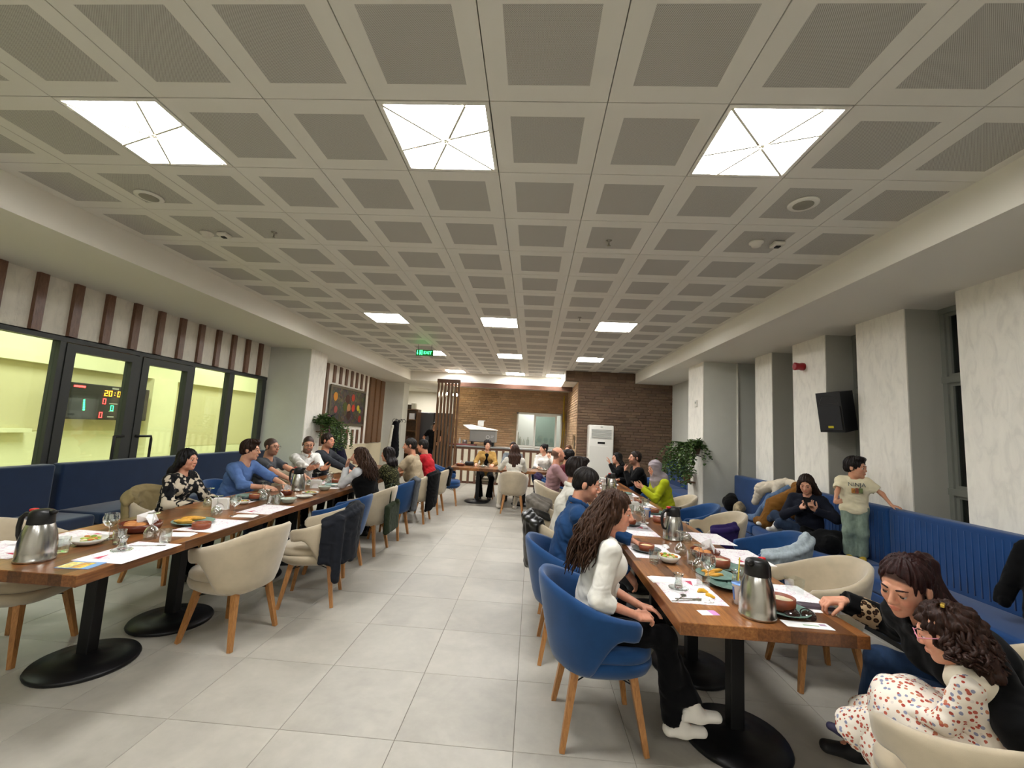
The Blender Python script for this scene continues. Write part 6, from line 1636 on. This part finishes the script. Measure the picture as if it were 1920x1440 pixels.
heap('black coat and bag lying on the bench before the teenage girl', 'coat', [((3.05, 4.92, .56), (3.12, 4.68, .58), .09, .10), ((3.12, 4.80, .64), (3.28, 4.72, .62), .08, .10), ((3.05, 4.98, .66), (3.2, 5.0, .60), .05, .06)], cloth('070809'), .012, 8)
over = heap('black fur trimmed coat hanging over the bench back at the right', 'coat', [((3.38, 3.04, 1.08), (3.50, 2.78, 1.10), .07, .09), ((3.36, 3.02, 1.03), (3.22, 2.94, .60), .06, .08), ((3.34, 2.86, 1.05), (3.20, 2.71, .56), .09, .12), ((3.30, 3.08, .98), (3.18, 3.12, .64), .05, .05)], cloth('09090A'), .014, 9)
# bags under the left table row
# hanging coats
def wallcoat():
    def b(sd):
        sd.cap((-4.42, 9.10, 1.66), (-4.40, 9.15, 1.45), .05, .10, .05, 'u', (0, 1, 0), 1.3); sd.cap((-4.40, 9.15, 1.45), (-4.30, 9.42, .74), .10, .15, .05, 'u', (0, 1, 0), 1.5); sd.cap((-4.40, 9.08, 1.5), (-4.38, 9.12, .8), .05, .05, .03)
    o = garment('coat', 'dark navy coat hanging on a stand beside the left column plant', 'coat', b, cloth('15142A'), .012, .012, 45, 4)
    return o
wallcoat()
def b(sd): sd.cap((-4.42, 8.98, 1.66), (-4.40, 8.99, 1.48), .04, .045, .03); sd.cap((-4.40, 8.99, 1.48), (-4.38, 9.0, .85), .035, .045, .03)
garment('scarf', 'pink scarf hanging beside the navy coat on the stand', 'scarf', b, cloth('B07890'), .01, .008, 60, 5)
hk = empty('coat_stand', (-4.48, 9.10, 0), 0, 'black coat stand behind the plant, under the navy coat', 'coat stand'); MB().tube([(0, 0, .02), (0, 0, 1.72)], .018, 8).obj('pole', M_iron, hk, True); MB().lathe([(.18, 0), (.18, .015), (.03, .03)], 20).obj('base', M_iron, hk, True)
for a_ in range(5): c_, d_ = math.cos(a_ * 1.257), math.sin(a_ * 1.257); MB().tube([(0, 0, 1.62), (c_ * .08, d_ * .08, 1.70), (c_ * .14, d_ * .14, 1.72)], .009, 6).obj('hook', M_iron, hk, True)
# coat stand
cs = empty('coat_stand', (-4.08, 12.75, 0), 0, 'black coat stand with curled hooks beside the far left column', 'coat stand')
MB().tube([(0, 0, 0.02), (0, 0, 1.72)], .02, 8).obj('pole', M_iron, cs, True); MB().lathe([(.19, 0), (.19, .015), (.03, .03)], 20).obj('base', M_iron, cs, True)
for k in range(6):
    a = k * math.pi / 3 + .3; c, s_ = math.cos(a), math.sin(a); MB().tube([(0, 0, 1.6), (c * .08, s_ * .08, 1.72), (c * .16, s_ * .16, 1.74), (c * .20, s_ * .20, 1.68), (c * .17, s_ * .17, 1.64)], .009, 6).obj('hook', M_iron, cs, True)
def b(sd): sd.cap((-4.15, 12.66, 1.6), (-4.12, 12.60, .7), .09, .16, .05); sd.cap((-4.22, 12.7, 1.55), (-4.25, 12.66, .85), .06, .07, .03)
garment('coat', 'black coats hanging together on the coat stand', 'coat', b, cloth('08080C'), .014, .014, 45, 6)
def b(sd): sd.cap((-4.20, 12.54, 1.52), (-4.24, 12.46, .80), .04, .05, .03)
garment('scarf', 'cream scarf on the coat stand', 'scarf', b, cloth('C8C4B4'), .012, .008, 60, 7)

# ------------------------------------------------------------------ plants
M_leafs = [mat('leaf_green', '3F5A2A', .5, noise=(8, .35)), mat('leaf_pale', '5E7A3C', .5, noise=(8, .3))]
def plant(name, loc, lab, trails, n_top, R, seed, pot, leaf=.035):
    r = empty(name, loc, 0, lab, 'plant'); rr = random.Random(seed); st = MB(); lf = [MB(), MB()]
    def leafat(p, d, s):
        d = Vector(d).normalized(); x = d.cross(Vector((0, 0, 1)));
        x = x.normalized() if x.length > .1 else Vector((1, 0, 0)); n = x.cross(d)
        w = s * .42; L = s
        vs = [p, p + d * L * .35 + x * w + n * .003, p + d * L, p + d * L * .35 - x * w + n * .003, p + d * L * .5 - n * s * .12]
        lf[rr.random() < .35].add(vs, [(0, 4, 1), (1, 4, 2), (0, 3, 4), (3, 2, 4)])
    for k in range(n_top):
        a, e = rr.uniform(0, 6.28), rr.uniform(.1, 1.3); d = Vector((math.cos(a) * math.cos(e), math.sin(a) * math.cos(e), math.sin(e)))
        L = R * rr.uniform(.5, 1.1); p0 = Vector((rr.uniform(-.04, .04), rr.uniform(-.04, .04), .0)); p1 = p0 + d * L * .6; p2 = p1 + Vector((d.x, d.y, d.z * .3 - .4)) * L * .4
        st.tube([p0, p1, p2], .002, 4)
        for q in range(7): t = rr.uniform(.35, 1); b_ = p0.lerp(p1, t) if rr.random() < .5 else p1.lerp(p2, t); leafat(b_, (rr.uniform(-1, 1), rr.uniform(-1, 1), rr.uniform(-.7, .6)), leaf * rr.uniform(.7, 1.3))
    for (dx, dy, L) in trails:
        p = Vector((0, 0, .02)); pts = [p.copy()]; q = Vector((dx, dy, 0))
        n = int(L / .04)
        for k in range(n):
            t = k / n; p = p + Vector((dx * .10 * (1 - t) ** 2 + rr.uniform(-.01, .01), dy * .10 * (1 - t) ** 2 + rr.uniform(-.01, .01), .02 * (1 - t * 4) if t < .25 else -.045)); pts.append(p.copy())
            for _ in range(3): leafat(p, (rr.uniform(-1, 1), rr.uniform(-1, 1), rr.uniform(-.9, .1)), leaf * rr.uniform(.7, 1.25))
        st.tube(pts, .0022, 4)
    st.obj('stems', mat('stem', '4A4A2A', .6), r)['kind'] = 'stuff'
    for m, q in zip(lf, M_leafs): m.obj('foliage', q, r)['kind'] = 'stuff'
    MB().lathe([(.05, -.13), (.075, -.02), (.08, .0), (.07, .0)], 20).obj('pot', mat('pot_' + pot, pot, .6), r, True)
    return r
rr = random.Random(5)
plant('hanging_plant', (-4.34, 8.62, 1.50), 'bushy green plant on the left column above the men', [(rr.uniform(.3, .9), rr.uniform(-.9, .9), rr.uniform(.35, .75)) for _ in range(40)], 150, .36, 3, '6A5A40', .055)
pl = plant('hanging_plant', (2.90, 7.72, 1.46), 'trailing ivy in a basket on the right white column', [(rr.uniform(-1.0, -.2), rr.uniform(-.9, .3), rr.uniform(.3, .95)) for _ in range(40)] + [(.1, -.9, .4), (.5, -.7, .3)], 90, .22, 4, '5A4432', .06)
plant('potted_plant', (2.86, 8.05, .95), 'small pale plant in a clay pot low on the right white column', [], 26, .16, 6, '7A4A34', .04)
o = MB().box((2.72, 7.98, .80), (2.985, 8.14, .825)).obj('wall_shelf', M_slat2); tag(o, 'small wooden shelf on the right white column under the pale plant', 'shelf')
br = MB().tube([(2.985, 7.72, 1.30), (2.90, 7.72, 1.32)], .01, 6).obj('plant_bracket', M_iron, pl); br.location = -pl.location
o = MB().box((-4.455, 8.55, 1.33), (-4.26, 8.70, 1.355)).obj('wall_shelf', M_slat2); tag(o, 'small shelf under the bushy plant on the left column', 'shelf')

# ------------------------------------------------------------------ equipment
ac = empty('air_conditioner', (1.73, 11.02, 0), 0, 'white floor standing air conditioner against the brick wall', 'air conditioner')
M_ac = mat('ac_white', 'DDDAD0', .35)
autosmooth(MB().rbox((-.31, -.19, .0), (.31, .22, 1.83), .03, seg=4).obj('cabinet', M_ac, ac))
for k in range(7): MB().rbox((-.25, -.205, 1.50 + k * .034), (.25, -.188, 1.522 + k * .034), .004, seg=1).obj('louver', mat('ac_grey', 'B9B9B2', .4), ac)
MB().rbox((-.09, -.197, 1.36), (.09, -.188, 1.41), .003, seg=1).obj('display', mat('ac_display', '181818', .2), ac)
MB().rbox((-.28, -.195, .45), (.28, -.188, 1.30), .006, seg=1).obj('door_panel', M_ac, ac)
for k in range(8): MB().box((-.24, -.196, .12 + k * .03), (.24, -.189, .135 + k * .03)).obj('grille_bar', mat('ac_grey', 'B9B9B2', .4), ac)
MB().rbox((-.03, -.205, 1.77), (.03, -.189, 1.80), .004, seg=1).obj('badge', mat('ac_grey', 'B9B9B2', .4), ac)
# loudspeaker
sp = empty('loudspeaker', (3.60, 5.14, 1.78), math.radians(20), 'black wall loudspeaker tilted down between the piers', 'speaker')
M_sp = mat('speaker_black', '18181A', .55)
T = Matrix.Rotation(math.radians(-9), 4, 'Y')
m = MB(); q = [(-.16, -.14), (-.16, .14), (.12, .09), (.12, -.09)]
vs = [T @ Vector((x, y, 0)) for x, y in q] + [T @ Vector((x, y, .46)) for x, y in q]
m.add(vs, [(0, 1, 2, 3), (7, 6, 5, 4), (0, 4, 5, 1), (1, 5, 6, 2), (2, 6, 7, 3), (3, 7, 4, 0)]); m.obj('cabinet', M_sp, sp)
MB().rbox((-.172, -.125, .02), (-.160, .125, .30), .004, 0, T, 1).obj('grille', mat('speaker_grille', '242426', .7, bump=(300, .6, .002)), sp)
m = MB(); m.add([T @ Vector(p) for p in ((-.162, -.11, .33), (-.162, .11, .33), (-.162, .07, .42), (-.162, -.07, .42), (-.12, -.04, .36), (-.12, .04, .36), (-.12, .03, .39), (-.12, -.03, .39))], [(0, 1, 5, 4), (1, 2, 6, 5), (2, 3, 7, 6), (3, 0, 4, 7), (4, 5, 6, 7)]); m.obj('horn', mat('horn_grey', '5A5A5C', .5), sp)
MB().box((-.176, -.03, .05), (-.173, .03, .075), 0, T).obj('badge', mat('yellow_badge', 'C8B820', .5), sp)
MB().tube([(.10, 0, .25), (.20, .10, .26), (.277, .19, .26)], .02, 8).obj('bracket', M_iron, sp, True)
# siren, thermostat, exit sign
s_ = empty('fire_siren', (3.598, 5.82, 2.64), 0, 'red fire alarm siren on the plaster pier', 'alarm')
M90 = Matrix.Rotation(-math.pi / 2, 4, 'Y')
MB().lathe([(.05, 0), (.052, .03), (.045, .06), (.05, .10), (.052, .12), (.035, .125), (0, .118)], 24, M=M90).obj('body', mat('siren_red', '9A1420', .35), s_, True)
t_ = empty('wall_controller', (2.988, 7.95, 2.25), 0, 'small white controller on the right white column', 'controller')
MB().rbox((-.02, -.05, -.06), (0, .05, .06), .005).obj('housing', M_ac, t_); MB().box((-.022, -.03, .0), (-.02, .03, .035)).obj('screen', mat('lcd', '9AA090', .3), t_)
ex = empty('exit_sign', (-2.30, 8.5, 3.25), 0, 'green lit hanging exit sign with arrow, running figure and letters', 'sign')
MB().rbox((-.18, -.015, -.24), (.18, .015, -.115), .004, seg=1).obj('panel', mat('exit_panel', '0A2A12', .4, emit='04380F', estr=.5), ex)
for x in (-.14, .14): MB().tube([(x, 0, 0), (x, 0, -.12)], .003, 5).obj('hanger', M_iron, ex)
M_eg = mat('exit_green', '30FF60', .5, emit='2CF060', estr=4)
Y = -.0175
m = MB()
m.box((-.152, Y, -.19), (-.142, Y + .002, -.13)); m.add([(-.165, Y, -.185), (-.129, Y, -.185), (-.147, Y, -.222)], [(0, 2, 1)]); o = m.obj('arrow', M_eg, ex)
m = MB(); m.box((-.105, Y, -.225), (-.098, Y + .002, -.13)); m.box((-.105, Y, -.137), (-.045, Y + .002, -.13)); m.box((-.052, Y, -.225), (-.045, Y + .002, -.13)); m.obj('door_symbol', M_eg, ex)
m = MB(); m.lathe([(.0075, 0), (.0075, .002)], 12, M=Matrix.Translation((-.074, Y + .002, -.152)) @ Matrix.Rotation(math.pi / 2, 4, 'X')); m.bar((-.076, Y, -.162), (-.078, Y, -.19), .011); m.bar((-.078, Y, -.19), (-.064, Y, -.205), .008); m.bar((-.064, Y, -.205), (-.068, Y, -.222), .007); m.bar((-.078, Y, -.19), (-.092, Y, -.206), .008); m.bar((-.076, Y, -.167), (-.060, Y, -.178), .006); m.obj('running_figure', M_eg, ex)
def text(body, size, m, parent, M, name='lettering', ext=.001):
    cu = bpy.data.curves.new(name, 'FONT'); cu.body = body; cu.size = size; cu.extrude = ext; cu.align_x = 'CENTER'; cu.align_y = 'CENTER'
    to = bpy.data.objects.new('tmp', cu); COL.objects.link(to); bpy.context.view_layer.update()
    me = bpy.data.meshes.new_from_object(to.evaluated_get(bpy.context.evaluated_depsgraph_get())); bpy.data.objects.remove(to, do_unlink=True)
    me.materials.clear(); o = link(name, me, m, parent); o.matrix_local = M; return o
text('EXIT', .085, M_eg, ex, Matrix.Translation((.065, Y, -.178)) @ Matrix.Rotation(math.pi / 2, 4, 'X'))
# counter top machine and things
cm = empty('display_cabinet', (-1.50, 12.62, 1.075), math.radians(-3), 'grey steel counter cabinet with a white slanted top on the bar', 'cabinet')
M_cs = mat('cabinet_steel', '9A9894', .35, .5)
m = MB(); m.rbox((-.34, -.18, .12), (.42, .22, .46), .01, seg=1); m.obj('housing', M_cs, cm)
m = MB(); m.add([(-.55, -.2, .58), (-.34, -.24, .46), (.44, -.24, .47), (.44, .22, .47), (-.40, .22, .60), (-.55, -.2, .595), (-.34, -.24, .48), (.44, -.24, .49), (.44, .22, .49), (-.40, .22, .62)], [(4, 3, 2, 1, 0), (5, 6, 7, 8, 9), (0, 1, 6, 5), (1, 2, 7, 6), (2, 3, 8, 7), (3, 4, 9, 8), (4, 0, 5, 9)]); m.obj('lid', mat('cabinet_white', 'DEDCD4', .4), cm)
for x in (-.28, .34): MB().box((x - .03, -.1, 0), (x + .03, .1, .12)).obj('foot', M_iron, cm)
m = MB(); m.lathe([(.055, 0), (.055, .003), (.042, .003), (.042, 0)], 20, M=Matrix.Translation((.20, -.183, .27)) @ Matrix.Rotation(math.pi / 2, 4, 'X'), cap=False); m.obj('round_emblem', mat('emblem_white', 'DCDCDC', .5), cm)
MB().box((.29, -.184, .30), (.38, -.181, .315)).box((.29, -.184, .26), (.36, -.181, .275)).obj('emblem_text', mat('emblem_white', 'DCDCDC', .5), cm)
bx = MB().rbox((-.09, -.07, 0), (.07, .07, .15), .012).rbox((-.075, -.06, .15), (.11, .05, .165), .004).obj('white_box', mat('cabinet_white', 'DEDCD4', .4)); bx.location = (-1.55, 12.62, 1.66); bx.rotation_euler = (0, 0, .3); tag(bx, 'white box standing on top of the grey counter cabinet', 'box')
tr = MB().rbox((-.42, -.16, 0), (.36, .16, .035), .008, seg=1).obj('red_tray', mat('red_brown_tray', '7A3030', .5)); tr.location = (-2.0, 12.5, 1.076); tag(tr, 'long reddish tray on the left end of the bar', 'tray')
can = MB().lathe([(.0, 0), (.075, 0), (.075, .14), (.07, .145), (0, .145)], 20, cap=False).obj('metal_canister', M_cs, None, True); can.location = (-2.02, 12.72, 1.076); tag(can, 'round metal canister on the bar beside the red tray', 'canister')
def b_bottle():
    return single('bottle', 'bottle', MB().lathe([(0, 0), (.03, 0), (.032, .01), (.032, .14), (.012, .18), (.012, .22), (.014, .225), (0, .225)], 16, cap=False), mat('clear_bottle', 'B8C0B8', .15, alpha=None))
bt = proto('bottle', b_bottle)
for k, (x, l) in enumerate(((-2.30, 'left bottle on the bar end behind the slats'), (-2.18, 'right bottle on the bar end behind the slats'))): bt(x, 12.75, 'clear ' + l, z=1.112 if False else 1.076)
for k, (x, w) in enumerate(((-.50, 'first'), (-.42, 'second'), (-.30, 'third'), (-.16, 'fourth'))): bt(x, 14.95, 'dark kitchen %s container inside the serving hatch, from the left' % w, z=1.10, scale=(1.4, 1.4, (1.9, 1.2, .9, 1.2)[k]))
o = MB().box((-.75, 14.77, 1.02), (1.15, 15.3, 1.10)).obj('hatch_worktop', M_cs); tag(o, 'steel worktop behind the serving hatch', 'worktop')
# gas pipe and flex in the brick corner
pp = empty('yellow_pipes', (1.02, 14.50, 0), 0, 'yellow gas pipes running up the brick corner', 'pipe')
MB().tube([(0, 0, 2.85), (0, 0, 1.95)], .022, 8).obj('pipe', mat('pipe_yellow', 'B89A20', .4), pp, True); MB().tube([(.02, 0, 1.95), (-.02, -.02, 1.5), (-.06, 0, 1.08)], .012, 6).obj('pipe', mat('pipe_yellow', 'B89A20', .4), pp, True); MB().tube([(.04, 0, 2.3), (.05, -.02, 1.7), (.03, 0, 1.08)], .012, 6).obj('pipe', mat('pipe_yellow', 'B89A20', .4), pp, True)
# shelf unit and refrigerators
sh = empty('shelf_unit', (-4.52, 15.2, 0), 0, 'tall brown open shelf unit beside the refrigerators', 'shelf')
for x in (-.22, .36): MB().box((x - .02, -.2, 0), (x + .02, .25, 2.15)).obj('side_panel', M_slat2, sh)
for z in (.02, .55, .95, 1.35, 1.75, 2.12): MB().box((-.2, -.2, z), (.34, .25, z + .03)).obj('shelf', M_slat2, sh)
MB().box((-.2, .23, 0), (.34, .25, 2.15)).obj('back_panel', M_slat2, sh)
for i, (x, z, c, w, hh) in enumerate(((.15, 1.78, 'D8D8E0', .10, .22), (.10, .98, 'C8B8A0', .06, .12), (.0, .98, '402820', .07, .2), (.18, .58, 'D0D0C8', .07, .12), (.0, 2.15, '3A2C20', .12, .16), (.18, 2.15, 'D8D4C8', .08, .22))):
    o = MB().rbox((-w, -.08, 0), (w, .08, hh), .01).obj('shelf_box', mat('sb_' + c, c, .6)); o.location = (-4.52 + x, 15.15, z); tag(o, '%s box on the brown shelf unit, %s' % (['white', 'tan', 'dark', 'pale', 'brown', 'cream'][i], ['top shelf', 'middle shelf right', 'middle shelf left', 'low shelf', 'on the very top left', 'on the very top right'][i]), 'box')
for k, x in enumerate((-3.98, -3.36)):
    f = empty('refrigerator', (x, 15.9, 0), 0, 'dark grey steel refrigerator, %s of the pair in the kitchen passage' % ['left', 'right'][k], 'refrigerator', 'kitchen refrigerators')
    MB().rbox((-.30, -.33, .08), (.30, .35, 2.08), .008, seg=1).obj('cabinet', mat('fridge_grey', '55565A', .4, .5), f)
    MB().box((-.28, -.30, 0), (.28, .33, .08)).obj('plinth', M_iron, f)
    for z0, z1 in ((.10, .98), (1.0, 2.06)): MB().rbox((-.29, -.355, z0), (.29, -.33, z1), .006, seg=1).obj('door', mat('fridge_door', '606166', .35, .6), f)
    MB().box((.22, -.39, 1.3), (.24, -.355, 1.6)).obj('handle', M_cs, f)
# phones in hands
def phone(d, lab, off=.085):
    a, b = d['wr'][1], d['wr'][-1]; mid = (a + b) / 2 + (d['hd'][1] + d['hd'][-1]) * .5 * off + V3(0, .02, .01); return mid
def add_phone(root, d, lab, tilt):
    p = root.matrix_world @ Vector(phone(d, lab)); o = MB().rbox((-.036, -.074, -.0045), (.036, .074, .0045), .004).obj('phone', mat('phone_black', '0C0C10', .2)); o.location = p; o.rotation_euler = (tilt, 0, root.rotation_euler.z); tag(o, lab, 'phone')
bpy.context.view_layer.update()
add_phone(_root('teenage girl'), P27[1], 'black phone held by the teenage girl', .9)
add_phone(_root('woman in a grey headscarf'), P24[1], 'dark phone held by the woman in the headscarf', .7)
# details worn: leopard cuff, dress collar, hair clip, t-shirt print
d = P25[1]; r = _root('woman in black with a reddish'); w, e = d['wr'][1], d['el'][1]; ax = nrm(e - w)
s_ = SD(.004); s_.cap(w + ax * .075, w + ax * .135, .060, .064, .0); s_.cap(w - ax * .02, w - ax * .01, .075, .070, .002, 's'); sd_obj('leopard_cuff', [s_.mesh(.006)], cloth('B79B78', 'leopard'), r)
d = P26[1]; r = _root('little girl with'); s_ = SD(.01); nb, u, lat, fw = d['nb'], d['u'], d['lat'], d['fw']
s_.cap(nb - u * .03 - lat * .06, nb - u * .03 + lat * .06, .052, None, .02, 'u', fw, 1.25); s_.cap(nb - u * .05 - fw * .03 - lat * .03, nb - u * .07 - fw * .03 + lat * .03, .056, None, .02); sd_obj('dress_collar', [s_.mesh(.006)], cloth('DDD2BC'), r)
p = d['H'](-.05, -.03, .125); MB().rbox((-.016, -.006, -.006), (.016, .006, .006), .003, M=Matrix.Translation(Vector(p))).obj('hair_clip', mat('gold_clip', 'C8A848', .3, .6), r)
# flared dress skirt
s_ = SD(.03); ph, kn = d['ph'], d['kn']; s_.cap(ph, (kn[1] + kn[-1]) / 2 + V3(0, .0, -.01), .12, .115, .03, 'u', (1, 0, 0), 1.25); s_.cap((kn[1] + kn[-1]) / 2, (kn[1] + kn[-1]) / 2 + V3(0, .05, -.17), .10, .11, .04, 'u', (1, 0, 0), 1.3)
sd_obj('dress_skirt', [s_.mesh(.009, disp=folds(.010, 7, 60))], cloth('E9E0D2', 'girlfloral'), r)
d = P28[1]; r = _root('small boy'); ch, fw, lat, u = d['chest'], d['fw'], d['lat'], d['u']
o_ = Vector(ch + fw * .098 + u * .045 - lat * .02); M = Matrix([list(-lat) + [0], list(u) + [0], list(fw) + [0], [0, 0, 0, 1]]).transposed(); M.translation = o_
text('NINJA', .052, mat('print_dark', '2A3A44', .7), r, M, 'shirt_lettering', .002)
M2 = M.copy(); M2.translation = Vector(ch + fw * .104 - u * .010 - lat * .02)
MB().rbox((-.045, -.028, -.004), (-.015, .02, .004), .003, 0, M2).obj('shirt_print', mat('print_orange', 'B87A34', .7, noise=(40, .4)), r); MB().rbox((-.012, -.028, -.004), (.012, .025, .004), .003, 0, M2).obj('shirt_print', mat('print_rust', '8A4A34', .7, noise=(40, .4)), r); MB().rbox((.015, -.025, -.004), (.045, .025, .004), .003, 0, M2).obj('shirt_print', mat('print_olive', '5E6A3C', .7, noise=(40, .4)), r)
# buttons and placket on shirts seen from the front
for lab, k in (('man in a white shirt talking', 'P4'), ('man in a navy blue shirt', 'P20')):
    d = DBG[k]; r = _root(lab)
    for j in range(4):
        p = d['chest'] + d['u'] * (.12 - .06 * j) + d['fw'] * (.128 + .004 * j); MB().lathe([(.005, -.002), (.005, .002)], 10, M=Matrix.Translation(Vector(p)) @ Matrix([list(d['lat']) + [0], list(d['u']) + [0], list(d['fw']) + [0], [0, 0, 0, 1]]).transposed()).obj('button', M_cer, r)
# black vest on the brown-haired woman
d = DBG['P6']; r = _root('woman with brown hair, black vest'); s_ = SD(.03); bw = .92 * .93
s_.cap(d['ph'], d['chest'], .125, .135, .03, 'u', d['lat'], 1.42); s_.cap(d['chest'], d['nb'] - d['u'] * .07, .135, .105, .03, 'u', d['lat'], 1.42); s_.half(V3(0, 0, .48), (0, 0, -1))
sd_obj('vest', [s_.mesh(.012, disp=folds(.004, 3))], cloth('080809'), r)
# mustard jacket opening: black tee strip
d = DBG['P11']; r = _root('woman in a mustard'); s_ = SD(.01); s_.cap(d['ph'] + d['fw'] * .1 + d['u'] * .1, d['nb'] + d['fw'] * .080 - d['u'] * .07, .055, .045, .01, 'u', d['lat'], 1.1); sd_obj('undershirt', [s_.mesh(.012)], cloth('080809'), r)
